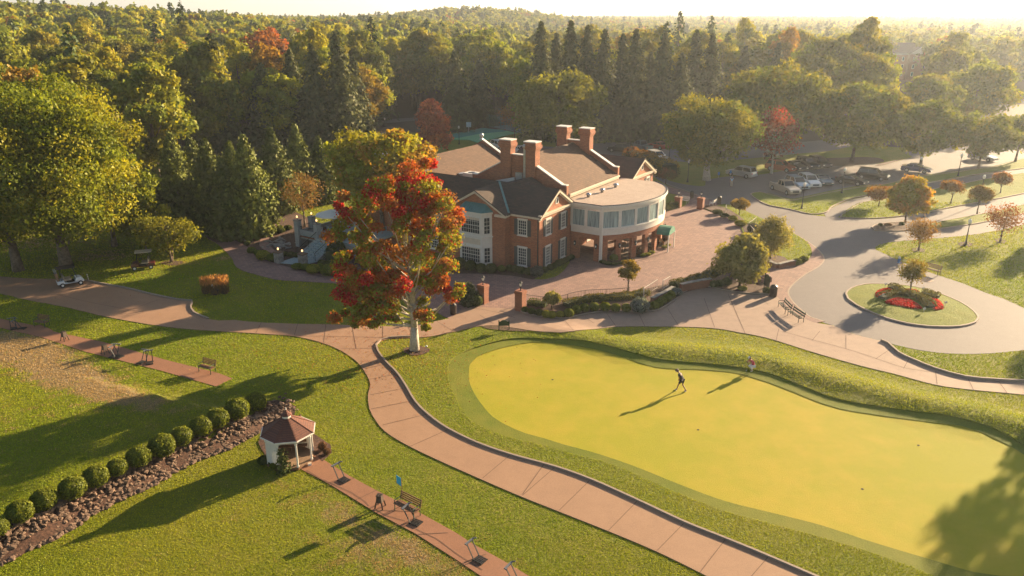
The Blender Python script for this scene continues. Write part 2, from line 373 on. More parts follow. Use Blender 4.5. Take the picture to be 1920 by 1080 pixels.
def kerbline(name, px, m, wd=.16, ht=.13, closed=False, world=False, dz=0, smooth=True, parent=None):
    P = [np.array(p) for p in px] if world else [GT(x, y) for x, y in px]
    q = catmull(P, closed, .7) if smooth else np.array(P)
    n = len(q); tn = (np.roll(q, -1, 0) - np.roll(q, 1, 0)) if closed else np.gradient(q, axis=0); tn /= np.linalg.norm(tn, axis=1)[:, None] + 1e-9
    nn = np.stack([-tn[:, 1], tn[:, 0]], 1) * wd / 2; z = T(q[:, 0], q[:, 1]) + dz; mb = MB(); vs = []
    for A, zz in ((q + nn, -.05), (q + nn, ht), (q - nn, ht), (q - nn, -.05)): vs += [(p[0], p[1], c + zz) for p, c in zip(A, z)]
    fs = []
    for r in range(3):
        for i in range(n if closed else n - 1): j = (i + 1) % n; fs.append((r * n + i, r * n + j, (r + 1) * n + j, (r + 1) * n + i))
    mb.add(vs, fs); return mb.build(name, m, parent)
# ------------------------------------------------------------------ ground
FR_PX = [(980,633),(1017,634),(1085,637),(1135,646),(1185,660),(1222,670),(1272,677),(1335,682),(1397,690),(1440,699),(1490,717),(1552,742),(1602,754),(1652,762),(1702,769),(1765,776),(1815,787),(1852,797),(1877,809),(1930,840),(2000,900),(2040,990),(2010,1110),(1900,1160),(1800,1130),(1752,1080),(1665,1047),(1590,1022),(1515,1000),(1440,980),(1335,950),(1210,897),(1135,865),(1085,854),(1010,832),(960,821),(920,807),(880,785),(855,747),(840,702),(845,675),(870,659),(905,647),(942,637)]
GR_PX = [(1000,640),(1060,644),(1110,652),(1160,665),(1210,682),(1247,689),(1310,691),(1360,695),(1397,702),(1440,715),(1490,734),(1540,754),(1577,765),(1652,777),(1740,789),(1802,796),(1840,808),(1877,825),(1920,850),(1975,900),(2000,980),(1985,1060),(1920,1078),(1877,1077),(1827,1070),(1765,1052),(1690,1030),(1615,1007),(1540,982),(1440,957),(1360,937),(1285,910),(1185,870),(1110,845),(1060,832),(1022,820),(985,810),(960,800),(925,780),(900,752),(882,720),(879,695),(882,680),(895,667),(925,655),(960,646)]
fr = wpoly(FR_PX, True, .7); gr = wpoly(GR_PX, True, .7)
def shrink(P, d):
    t = np.roll(P, -1, 0) - np.roll(P, 1, 0); t /= np.linalg.norm(t, axis=1)[:, None]; n = np.stack([-t[:, 1], t[:, 0]], 1)
    c = P.mean(0); s = np.sign(((c - P) * n).sum(1)); s[:] = 1 if s.sum() > 0 else -1
    return P + n * d * s[:, None]
fr_in = shrink(fr, .06); gr_in = gr
WEAR = [(40,655,9,3.5,-.5,1.0),(120,700,9,3,-.55,.95),(200,735,8,2.2,-.55,.9),(270,752,5,2,-.5,.75),(30,640,6,3,-.5,.8),(250,800,7,4,-.4,.25),(90,780,9,5,-.5,.3),
               (640,965,5,1.8,-.6,.62),(760,1030,6,2,-.6,.72),(560,930,4,2.4,-.5,.45),(480,960,5,4,-.5,.30),(690,1040,6,3,-.6,.55),(850,1075,5,2,-.6,.6),(412,485,2.5,1.2,0,.7),(350,495,2,1,0,.6),(620,905,3,1,-.6,.3),(260,1010,9,5,-.4,.14),
               (330,1040,8,4,-.4,.2),(60,455,9,6,0,.55),(190,480,7,4,0,.6),(900,1010,5,2.5,-.6,.22),(960,1040,5,2,-.6,.3)]
def wear_at(V):
    wv = np.zeros(len(V))
    for px, py, rx, ry, ang, s in WEAR:
        c = GT(px, py); q = V - c; ca, sa = math.cos(ang), math.sin(ang); u = q[:, 0] * ca + q[:, 1] * sa; v = -q[:, 0] * sa + q[:, 1] * ca
        wv = np.maximum(wv, s * np.exp(-((u / rx) ** 2 + (v / ry) ** 2) * 1.2))
    return wv
BANKP = wpoly([(555,762),(540,790),(512,794),(480,815),(400,852),(325,887),(250,927),(175,965),(100,1010),(0,1062),(-90,1110),(-90,1015),(0,985),(62,967),(150,928),(212,893),(250,872),(350,838),(440,790),(500,752)], True, .7)
def ground_mesh():
    pts = [fr, fr_in]
    def grid(x0, x1, y0, y1, s, jx=.0):
        gx, gy = np.meshgrid(np.arange(x0, x1, s), np.arange(y0, y1, s)); return np.stack([gx.ravel() + jx, gy.ravel() + jx], 1)
    a = grid(-75, 105, 18, 165, 1.4); d, _, _ = line_dist(a, np.vstack([fr, fr[:1]])); a = a[d > .5]
    wd, _, _ = line_dist(a, WALL0); pts.append(a)
    c = a[wd < 3]; pts.append(c + np.array([.7, .1])); pts.append(c + np.array([.1, .7]))
    b = grid(-500, 520, -60, 900, 11.3, .31); b = b[~((b[:, 0] > -77) & (b[:, 0] < 107) & (b[:, 1] > 16) & (b[:, 1] < 167))]; pts.append(b)
    f = grid(-5200, 5200, -300, 6200, 130, 3.7); f = f[~((f[:, 0] > -505) & (f[:, 0] < 525) & (f[:, 1] > -65) & (f[:, 1] < 905))]; pts.append(f)
    nf = len(fr); bd, _, _ = line_dist(np.vstack(pts[2:]), np.vstack([BANKP, BANKP[:1]])); rest = np.vstack(pts[2:])[bd > .25]; P = np.vstack([fr, fr_in, rest, BANKP]); nb = len(P) - len(BANKP)
    ed = [(i, (i + 1) % nf) for i in range(nf)] + [(nf + i, nf + (i + 1) % nf) for i in range(nf)] + [(nb + i, nb + (i + 1) % len(BANKP)) for i in range(len(BANKP))]
    V, F = cdt(P, ed, [], 0)
    cen0 = np.array([V[list(f)].mean(0) for f in F]); k0 = inside(cen0, fr); F = [f for f, q in zip(F, k0) if not q]
    Z = T(V[:, 0], V[:, 1]); mb = MB(); mb.add([(x, y, z) for (x, y), z in zip(V, Z)], F)
    zt = T(fr[:, 0], fr[:, 1]); mb.add([(p[0], p[1], z) for p, z in zip(fr, zt)] + [(p[0], p[1], z - .2) for p, z in zip(fr, zt)], [(k, (k + 1) % nf, nf + (k + 1) % nf, nf + k) for k in range(nf)])
    o = mb.build('ground', [M['lawn'], M['soil'], M['mulch']]); tag(o, kind='structure'); inb = inside(cen0[~k0], BANKP)
    # worn patches of the practice range
    V = np.vstack([V, fr, fr]); 
    wv = wear_at(V)
    at = o.data.attributes.new('wear', 'FLOAT', 'POINT'); at.data.foreach_set('value', wv.astype(np.float32))
    o.data.polygons.foreach_set('use_smooth', [True] * len(F) + [False] * nf)
    cen = o.data.polygons; idx = np.array([1 if (np.hypot(*V[list(f)].mean(0)) > 175 and V[list(f)].mean(0)[1] > 0) else 0 for f in F] + [0] * nf); idx[:len(F)][inb] = 2; cen.foreach_set('material_index', idx)
    o.data.update(); return o
ground_mesh()
tag(sheet('fringe_ground', None, -.08, M['fringe'], hole=gr, poly=fr, step=1.2)[0])
sheet('putting_green', None, -.115, M['green'], poly=shrink(gr, -.25), step=1.4)
# ------------------------------------------------------------------ hard surfaces
RIGHT_ROAD = [(1223,328),(1270,343),(1318,349),(1326,338),(1365,331),(1420,328),(1475,318),(1520,302),(1600,300),(1653,307),(1709,295),(1698,285),(1760,275),(1793,266),(1830,269),(1869,266),(1920,264),(2010,262),
 (2010,275),(1920,296),(1865,311),(1835,315),(1790,321),(1722,330),(1655,345),(1620,347),(1560,357),(1500,370),(1480,372),(1440,362),(1425,366),(1440,385),(1480,393),(1520,403),(1572,408),(1640,411),(1690,407),(1737,400),(1780,391),(1840,380),(1920,364),(2010,345),
 (2010,392),(1920,421),(1850,436),(1810,442),(1720,450),(1665,455),(1640,465),(1660,477),(1700,495),(1735,508),(1760,517),(1800,530),(1850,550),(1880,560),(1920,578),(2010,620),
 (2010,650),(1920,657),(1880,661),(1830,664),(1760,662),(1700,652),(1660,642),(1600,626),(1560,610),(1520,597),(1490,570),(1478,550),(1485,535),(1510,515),(1535,500),(1545,485),(1530,465),(1500,445),(1460,425),(1400,400),(1340,378),(1300,363),(1262,351),(1244,343)]
sheet('asphalt_drive', RIGHT_ROAD, .02, M['asphalt'], skirt=.05)
sheet('asphalt_lot', [(905,283),(960,295),(1060,292),(1130,305),(1200,309),(1262,303),(1320,305),(1420,296),(1500,288),(1560,282),(1640,262),(1560,262),(1420,272),(1290,265),(1220,264),(1130,268),(1060,276),(980,272),(930,272)], .024, M['asphalt'])
sheet('road', [(700,233),(770,227),(860,221),(1010,232),(1130,247),(1300,240),(1420,238),(1420,232),(1300,234),(1130,238),(1010,226),(860,215),(770,221),(700,226)], .02, M['asphalt'])
sheet('road', [(1820,190),(1920,193),(2000,196),(2000,188),(1920,186),(1820,183)], .02, M['asphalt'])
sheet('road', [(240,412),(285,402),(330,396),(400,388),(400,378),(325,385),(280,390),(235,398)], .02, M['asphalt'])
sheet('path', [(1545,402),(1560,390),(1590,377),(1620,370),(1680,358),(1727,347),(1790,336),(1850,326),(1920,317),(2000,306),(2000,314),(1920,324),(1850,335),(1802,345),(1735,357),(1680,368),(1627,377),(1610,381),(1590,392),(1572,407),(1558,410)], .03, M['asphalt'])
ISL = []
def island(name, px, m='island', dz=.10, kerb_m='kerb', crown=0, **k):
    o, p = sheet(name, px, dz, M[m], skirt=.12, crown=crown, **k)
    if m == 'island': ISL.append((p, dz + crown * .8))
    kerbline('kerb', p, M[kerb_m], .16, dz + .03, closed=True, world=True, smooth=False)['kind'] = 'structure'
    return o
island('grass_island', [(1586,552),(1596,542),(1620,535),(1650,534),(1700,537),(1750,548),(1800,568),(1825,585),(1834,598),(1828,606),(1800,613),(1760,614),(1720,611),(1680,603),(1640,590),(1605,573),(1590,562)], crown=.12, dz=.12)
island('grass_island', [(1408,364),(1425,361),(1440,365),(1460,370),(1480,377),(1500,374),(1560,361),(1620,351),(1655,347),(1722,333),(1790,324),(1835,317),(1865,314),(1920,298),(2000,284),(2000,302),(1920,316),(1850,325),(1790,335),(1727,346),(1680,356),(1620,368),(1590,375),(1560,388),(1548,399),(1520,402),(1480,393),(1440,385),(1418,374)], dz=.10)
island('grass_island', [(1576,408),(1593,394),(1612,383),(1628,378),(1680,369),(1735,358),(1802,346),(1850,336),(1920,325),(2000,315),(2000,343),(1920,363),(1840,379),(1780,390),(1737,399),(1690,406),(1640,410),(1600,410)], dz=.10)
island('grass_island', [(1700,431),(1745,420),(1800,409),(1850,400),(1920,384),(2000,366),(2000,384),(1920,401),(1835,419),(1757,430),(1720,434)], dz=.09)
island('mulch_island', [(1635,428),(1648,421),(1700,417),(1735,419),(1730,428),(1700,433),(1660,434),(1640,433)], 'mulch', dz=.12, crown=.2)
sheet('mulch_bed', [(1655,306),(1690,299),(1709,296),(1690,300),(1660,309),(1640,312)], .08, M['mulch'])
sheet('asphalt_median', [(1490,303),(1560,297),(1640,296),(1655,305),(1600,310),(1560,312),(1500,312)], .09, M['mulch'])
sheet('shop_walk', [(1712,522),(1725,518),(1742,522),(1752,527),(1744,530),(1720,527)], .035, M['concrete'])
# brick forecourt and the brick walk along the road
sheet('brick_forecourt', [(690,512),(760,505),(860,508),(900,513),(960,517),(1000,524),(1040,520),(1068,492),(1075,450),(1120,440),(1200,420),(1236,385),(1240,360),(1262,368),(1285,360),(1300,366),(1340,379),(1355,392),(1340,390),(1322,386),(1322,394),(1350,401),(1378,412),(1395,430),(1398,450),(1380,470),(1368,488),(1345,503),(1310,521),(1260,531),(1215,541),(1180,549),(1120,553),(1060,559),(985,577),(966,580),(925,584),(890,586),(866,572),(840,560),(790,548),(720,536),(680,528)], .03, M['paver'])
sheet('brick_walk', [(1236,345),(1262,352),(1300,364),(1340,379),(1400,401),(1460,426),(1500,446),(1530,466),(1545,486),(1535,501),(1510,516),(1485,536),(1478,551),(1490,571),(1520,596),(1547,603),(1527,607),(1502,594),(1465,568),(1447,554),(1436,538),(1415,528),(1400,512),(1415,494),(1440,492),(1480,500),(1510,492),(1522,475),(1514,455),(1490,438),(1440,416),(1390,396),(1340,386),(1300,372),(1255,362),(1236,354)], .045, M['paver'], skirt=.06)
kerbline('kerb', [(1244,343),(1300,363),(1340,378),(1400,400),(1460,425),(1500,445),(1530,465),(1545,485),(1535,500),(1510,515),(1485,535),(1478,550),(1490,570),(1520,595),(1545,603)], M['kerb'], .14, .05)['kind'] = 'structure'
CART = [(-60,512),(0,519),(60,523),(110,524),(157,527),(188,533),(241,543),(290,555),(336,564),(360,566),(359,576),(365,587),(391,599),(409,602),(440,601),(480,605),(555,608),(617,609),(692,612),(762,612),(805,605),(845,597),(860,586),(885,577),(966,581),(985,590),(1010,596),(1055,600),(1067,599),(1100,591),(1140,586),(1185,587),(1225,586),(1247,577),(1272,560),(1282,550),(1318,540),(1331,541),(1359,547),(1387,551),(1421,554),(1453,555),(1470,571),(1502,594),(1527,606),(1560,611),(1600,627),(1650,640),(1665,647),(1685,665),(1715,679),(1752,694),(1810,710),(1865,715),(1920,718),(2020,722),
 (2020,752),(1920,741),(1815,731),(1752,722),(1677,702),(1615,687),(1527,662),(1440,635),(1385,624),(1335,616),(1247,613),(1147,614),(1072,622),(1034,623),(1000,621),(960,615),(936,611),(900,612),(855,622),(805,632),(770,634),(730,636),(715,640),(706,648),(710,660),(725,680),(745,700),(762,725),(780,755),(805,780),(840,805),(895,832),(960,856),(1040,878),(1110,903),(1195,941),(1285,983),(1360,1013),(1440,1046),(1560,1098),(1700,1160),(1900,1245),
 (1760,1310),(1560,1200),(1400,1122),(1322,1080),(1230,1035),(1140,997),(1047,960),(960,925),(835,870),(762,835),(722,810),(705,790),(693,768),(690,742),(694,720),(685,700),(670,680),(642,660),(605,644),(550,631),(480,626),(325,615),(207,596),(125,577),(47,562),(0,551),(-60,544)]
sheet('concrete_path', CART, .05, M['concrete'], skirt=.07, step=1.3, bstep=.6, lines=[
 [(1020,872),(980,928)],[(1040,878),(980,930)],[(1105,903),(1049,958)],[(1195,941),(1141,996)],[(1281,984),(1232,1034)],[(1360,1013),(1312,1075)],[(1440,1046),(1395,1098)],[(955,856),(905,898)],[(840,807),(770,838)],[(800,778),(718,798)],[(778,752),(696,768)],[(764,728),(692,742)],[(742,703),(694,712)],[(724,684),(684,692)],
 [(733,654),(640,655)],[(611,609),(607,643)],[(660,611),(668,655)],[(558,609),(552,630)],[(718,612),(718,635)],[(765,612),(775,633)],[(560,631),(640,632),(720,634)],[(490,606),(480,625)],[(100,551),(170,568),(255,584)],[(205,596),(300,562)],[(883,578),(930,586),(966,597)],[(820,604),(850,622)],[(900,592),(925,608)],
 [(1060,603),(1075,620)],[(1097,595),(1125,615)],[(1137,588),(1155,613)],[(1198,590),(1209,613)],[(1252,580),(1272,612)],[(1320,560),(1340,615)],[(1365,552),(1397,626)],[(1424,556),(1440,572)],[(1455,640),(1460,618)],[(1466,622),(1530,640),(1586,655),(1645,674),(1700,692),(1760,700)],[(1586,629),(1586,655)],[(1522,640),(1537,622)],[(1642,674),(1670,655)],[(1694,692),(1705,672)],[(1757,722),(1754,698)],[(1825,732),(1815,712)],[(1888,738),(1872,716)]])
kerbline('kerb', [(770,632),(730,634),(714,639),(705,648),(709,660),(724,680),(744,700),(761,725),(779,755),(804,780),(839,805),(894,832),(960,855),(1040,877),(1110,902),(1195,940),(1285,982),(1360,1012),(1440,1045),(1560,1097),(1700,1159),(1900,1244)], M['kerb'], .13, .15)['kind'] = 'structure'
kerbline('kerb', [(1652,640),(1665,646),(1685,664),(1715,678),(1752,693),(1810,709),(1865,714),(1920,717),(2000,719)], M['kerb'], .14, .22)['kind'] = 'structure'
kerbline('kerb', [(157,526),(188,532),(241,542),(290,554),(336,563),(360,565),(358,575),(364,587),(391,599)], M['kerb'], .14, .16)['kind'] = 'structure'
kerbline('kerb', [(966,579),(985,589),(1010,595),(1055,599),(1067,598),(1100,590),(1140,585),(1185,586),(1225,585),(1247,576),(1272,559),(1282,549),(1318,539),(1331,540),(1359,546),(1387,550),(1421,553),(1449,554)], M['kerb'], .13, .16)['kind'] = 'structure'
sheet('brick_path', [(370,425),(387,445),(408,458),(428,477),(437,488),(440,497),(453,507),(487,517),(520,525),(562,528),(617,531),(653,534),(720,548),(800,575),(845,598),(884,579),(840,560),(780,546),(700,533),(630,520),(587,512),(547,503),(520,495),(497,488),(478,478),(463,463),(442,452),(423,445),(395,432),(380,424),(335,398),(315,398)], .035, M['paver'], skirt=.04)
sheet('garden_path', [(517,478),(498,470),(487,462),(488,450),(495,435),(503,425),(500,412),(502,402),(514,400),(520,412),(516,425),(508,438),(504,450),(507,462),(520,474)], .03, M['paver'])
sheet('tee_strip', [(-60,588),(0,598),(67,611),(75,609),(98,619),(100,622),(195,642),(310,675),(410,700),(435,710),(405,725),(300,695),(160,660),(75,632),(0,615),(-60,602)], .03, M['redconcrete'], smooth=False, skirt=.05)
sheet('tee_strip', [(545,867),(567,882),(620,910),(705,962),(780,1002),(855,1050),(900,1080),(970,1125),(1190,1275),(1285,1265),(1065,1122),(990,1080),(943,1052),(887,1021),(855,1000),(792,965),(755,945),(705,920),(655,893),(615,868),(590,851)], .04, M['redconcrete'], smooth=False, skirt=.06, step=1.2,
      lines=[[(615,912),(665,898)],[(668,938),(712,918)],[(700,958),(775,960)],[(785,1003),(840,1000)],[(870,1056),(912,1040)],[(575,883),(600,898),(660,925),(684,941),(692,950)],[(705,957),(725,968),(760,978)],[(780,993),(820,1012),(860,1042),(905,1070)],[(700,1002),(745,985)]])
# mulch and planting beds
BED = [(966,580),(985,589),(1010,596),(1055,600),(1067,599),(1100,591),(1140,586),(1185,587),(1225,586),(1247,577),(1272,560),(1280,551),(1318,541),(1331,541),(1359,547),(1387,551),(1421,554),(1449,554),(1440,538),(1425,528),(1405,515),(1370,500),(1345,505),(1310,522),(1260,532),(1215,542),(1180,550),(1120,554),(1060,560),(985,576)]
sheet('mulch_bed', BED, .09, M['mulch'], step=1.0)
_o, _p = sheet('lawn_strip', [(1330,392),(1360,384),(1392,394),(1440,416),(1490,440),(1514,457),(1521,475),(1510,491),(1480,499),(1440,491),(1415,480),(1400,455),(1380,412),(1350,399)], .11, M['island'], skirt=.1); ISL.append((_p, .11)); HARD.append(BANKP)
sheet('planting_bed', [(1318,390),(1335,386),(1362,392),(1390,410),(1408,430),(1425,470),(1470,484),(1478,496),(1445,494),(1412,488),(1400,500),(1368,492),(1378,470),(1396,450),(1393,430),(1376,411),(1350,402)], .13, M['mulch'])
sheet('lawn_strip', [(1240,362),(1262,369),(1288,370),(1292,380),(1275,390),(1240,396),(1238,380)], .1, M['island'])
sheet('mulch_ring', [(772,651),(790,650),(806,655),(804,661),(790,666),(772,667),(758,662),(756,656),(762,652)], .05, M['mulch'], crown=.12, step=.6)
sheet('mulch_ring', [(300,493),(320,488),(343,490),(345,494),(330,498),(306,497)], .04, M['mulch'])
sheet('mulch_ring', [(1710,466),(1722,464),(1735,468),(1733,473),(1718,473),(1709,470)], .04, M['mulch'])
sheet('mulch_ring', [(1865,448),(1875,447),(1887,452),(1885,457),(1870,455)], .04, M['mulch'])
sheet('mulch_ring', [(900,612),(936,611),(969,614),(995,620),(985,622),(940,620),(915,617)], .04, M['mulch'])
sheet('mulch_ring', [(1797,455),(1812,453),(1824,457),(1818,463),(1802,462)], .04, M['mulch'])
sheet('mulch_bed', [(484,830),(500,858),(505,875),(530,884),(555,884),(560,872),(590,852),(605,866),(622,850),(620,835),(600,822),(590,815),(520,810),(495,812)], .05, M['mulch'], step=.8)
sheet('mulch_bed', [(395,433),(423,446),(442,453),(463,464),(478,479),(497,489),(520,496),(547,504),(600,515),(640,522),(700,530),(700,470),(640,440),(560,400),(520,380),(400,390),(300,400),(330,405),(370,423)], .02, M['mulch'])
sheet('mulch_bed', [(845,512),(900,514),(960,518),(1000,525),(1010,519),(1040,500),(1068,480),(1066,470),(1040,480),(1010,500),(950,495),(850,490)], .06, M['mulch'])
sheet('mulch_bed', [(860,572),(880,578),(905,572),(918,560),(900,550),(870,548),(855,556)], .07, M['mulch'])
sheet('planting_bed', [(1118,484),(1130,497),(1150,499),(1175,494),(1190,482),(1205,484),(1225,475),(1232,462),(1245,464),(1256,452),(1250,440),(1236,436),(1220,455),(1180,470),(1140,478)], .06, M['mulch'])
sheet('court_green', [(840,262),(880,263),(895,268),(960,252),(970,250),(940,244),(905,243),(848,256)], .15, plain('court_turf', (.16, .45, .22), .8), smooth=False, skirt=.2)
sheet('court_teal', [(838,260),(860,260),(900,252),(945,248),(950,246),(905,241),(850,252)], .17, plain('court_blue', (.03, .24, .19), .8), smooth=False)
sheet('tennis_court', [(920,238),(980,250),(1080,262),(1240,248),(1250,236),(1130,236),(1000,228)], .03, plain('court_paving', (.16, .26, .27), .8), smooth=False)
# far hills
def hills():
    D = 2950.0; mb = MB(); prof = [(1150,30),(1230,24),(1290,19),(1320,14),(1350,12),(1390,14),(1420,9),(1470,7.5),(1520,9),(1560,10),(1600,15),(1640,19),(1700,23),(1740,22),(1800,24),(1900,27),(2050,29)]
    xs = np.arange(1150, 2050, 10.); ys = np.interp(xs, [p[0] for p in prof], [p[1] for p in prof]); rr = np.random.RandomState(4); ys += rr.normal(0, .25, len(ys))
    rows = []
    for k, (f, dep) in enumerate([(0, -900), (.5, -500), (.85, -200), (1, 0), (.8, 300), (0, 900)]):
        row = []
        for px, py in zip(xs, ys):
            h = (25 + (30 - py) / FOC * D + 12 * 0) * f; row.append(((px - 960) / FOC * D * 1.0 * (D + dep) / D, D + dep, h - (6 if f == 0 else 0)))
        rows.append(row)
    n = len(xs); mb.add([p for r_ in rows for p in r_], [(j * n + i, j * n + i + 1, (j + 1) * n + i + 1, (j + 1) * n + i) for j in range(5) for i in range(n - 1)])
    o = mb.build('hills', plain('hill_woods', (.06, .07, .035), .95, var=.4, sc_=.02), smooth=True); tag(o, kind='structure')
hills()
# ------------------------------------------------------------------ foliage
def leafmesh(name, C, Nrm, S, col_, m, asp=1.0, droop=None, rs=None):
    """quads at centres C facing Nrm, half size S, one colour each"""
    rs = rs or np.random.RandomState(1); n = len(C)
    Nrm = Nrm / (np.linalg.norm(Nrm, axis=1)[:, None] + 1e-9)
    a = np.cross(Nrm, rs.normal(size=(n, 3)) if droop is None else droop); a /= np.linalg.norm(a, axis=1)[:, None] + 1e-9
    b = np.cross(Nrm, a); S = np.asarray(S).reshape(-1, 1) * np.ones((n, 1))
    sa = a * S; sb = b * S * asp; j = lambda: rs.uniform(.6, 1.25, (n, 1))
    V = np.stack([C - sa * j() , C - sb * j() + Nrm * S * .25, C + sa * j(), C + sb * j() + Nrm * S * .25], 1).reshape(-1, 3)
    me = bpy.data.meshes.new(name); me.vertices.add(4 * n); me.vertices.foreach_set('co', V.ravel().astype(np.float32))
    me.loops.add(4 * n); me.loops.foreach_set('vertex_index', np.arange(4 * n, dtype=np.int32))
    me.polygons.add(n); me.polygons.foreach_set('loop_start', np.arange(0, 4 * n, 4, dtype=np.int32)); me.polygons.foreach_set('loop_total', np.full(n, 4, np.int32))
    at = me.attributes.new('col', 'FLOAT_COLOR', 'POINT'); c4 = np.ones((4 * n, 4), np.float32); c4[:, :3] = np.repeat(col_, 4, 0); at.data.foreach_set('color', c4.ravel())
    me.materials.append(m); me.update(calc_edges=True); return me
def clumps(rs, h, base, rx, ry, n, shape='round', cr=(.2, .34)):
    """clump centres and radii filling a crown between base and h"""
    out = []; cz = (base + h) / 2; rz = (h - base) / 2; R0 = (rx + ry) / 2
    while len(out) < n:
        d = rs.normal(size=3); d /= np.linalg.norm(d); r = rs.uniform(.35, 1.0) ** .55
        p = d * r; zz = p[2]
        if shape == 'round': k = 1.0
        elif shape == 'egg': k = 1.0 - .38 * (zz * .5 + .5) + .1
        elif shape == 'cone': k = 1.15 - .95 * (zz * .5 + .5)
        elif shape == 'umbrella': k = .55 + .55 * (zz * .5 + .5)
        c = rs.uniform(*cr) * R0
        out.append((p[0] * rx * k * .84, p[1] * ry * k * .84, cz + zz * rz * .84, c))
    return np.array(out)
def crown_mesh(name, seed, CL, per, leaf, colfn, m, flat=.8, jit=.28, upbias=.25):
    rs = np.random.RandomState(seed); n = len(CL) * per
    ci = np.repeat(np.arange(len(CL)), per); d = rs.normal(size=(n, 3)); d[:, 2] = d[:, 2] * .8 + upbias; d /= np.linalg.norm(d, axis=1)[:, None]
    r = CL[ci, 3] * (rs.uniform(.3, 1.05, n) ** .5)
    lump = 1 + .25 * np.sin(d[:, 0] * 5 + ci) * np.cos(d[:, 1] * 5 + ci * 1.7) + .12 * np.sin(d[:, 2] * 9 + ci * 2.1)
    C = CL[ci, :3] + d * (r * lump)[:, None] * np.array([1, 1, flat]); C += rs.normal(size=(n, 3)) * leaf * jit
    Nn = d + rs.normal(size=(n, 3)) * .75
    return leafmesh(name, C, Nn, leaf * rs.uniform(.6, 1.25, n), colfn(rs, ci, C, d), m, .75, rs=rs)
def trunk_mb(seed, h, base, r0, CL, nl=9, stems=1, lean=.03):
    rs = random.Random(seed); mb = MB()
    for s in range(stems):
        a = 2 * math.pi * s / max(stems, 1) + .4; sp = 0 if stems == 1 else .16 * h
        top = Vector((math.cos(a) * sp + rs.uniform(-1, 1) * lean * h, math.sin(a) * sp + rs.uniform(-1, 1) * lean * h, h * .8)); n = 6; pts = []; rr = []
        for i in range(n + 1):
            t = i / n; pts.append(Vector((top.x * t ** 1.2 + (rs.uniform(-.1, .1) * r0 * 3 if 0 < i < n else 0), top.y * t ** 1.2 + (rs.uniform(-.1, .1) * r0 * 3 if 0 < i < n else 0), top.z * t - (.15 if i == 0 else 0))))
            rr.append(r0 * (1.35 if i == 0 else 1.0) * (1 - .82 * t) / (1 if stems == 1 else 1.4))
        mb.path(pts, rr, 8)
        idx = rs.sample(range(len(CL)), min(len(CL), nl))
        for k in idx:
            e = Vector(CL[k][:3]); t = min(.9, max(.12, (e.z * .55) / (h * .8))); j = t * n; i0 = int(j); p = pts[i0].lerp(pts[min(i0 + 1, n)], j - i0)
            mid = p.lerp(e, .5) + Vector((0, 0, -.04 * h)); r1 = r0 * .38 * (1 - .6 * t); mb.path([p, mid, e], [r1, r1 * .6, r1 * .15], 5)
    return mb
def col_mix(palette, var=.22, topf=None):
    P = np.array(palette, float)
    def f(rs, ci, C, d):
        nc = ci.max() + 1; pick = rs.randint(0, len(P), nc); base = P[pick] * rs.uniform(.8, 1.2, (nc, 1)); c = base[ci]
        # single leaves that turned differently
        o = rs.rand(len(ci)) < .12; c[o] = P[rs.randint(0, len(P), o.sum())]
        return np.clip(c * rs.uniform(1 - var, 1 + var, (len(ci), 1)), 0, 1)
    return f
def tree_parts(root, name, tm, cm, bark):
    t = tm.build('trunk', bark, root, smooth=True) if isinstance(tm, MB) else bpy.data.objects.new('trunk', tm)
    if not isinstance(tm, MB): col.objects.link(t); t.parent = root
    c = bpy.data.objects.new('crown', cm); col.objects.link(c); c.parent = root
    return t, c
def broad(name, label, loc, seed, h, base, rx, ry=None, n=60, per=110, leaf=.28, pal=((.16, .17, .02),), shape='round', bark='bark', r0=None, cr=(.2, .34), group=None, stems=1, nl=9, colfn=None, cat='tree', jit=.28, rz=0):
    rs = np.random.RandomState(seed); ry = ry or rx; CL = clumps(rs, h, base, rx, ry, n, shape, cr)
    root = thing(name, label, cat, loc, rz, group)
    cm = crown_mesh('crown', seed, CL, per, leaf, colfn or col_mix(pal), M['leaf'], jit=jit)
    tree_parts(root, name, trunk_mb(seed, h, base, r0 or h * .022, CL, nl, stems), cm, M[bark]); return root
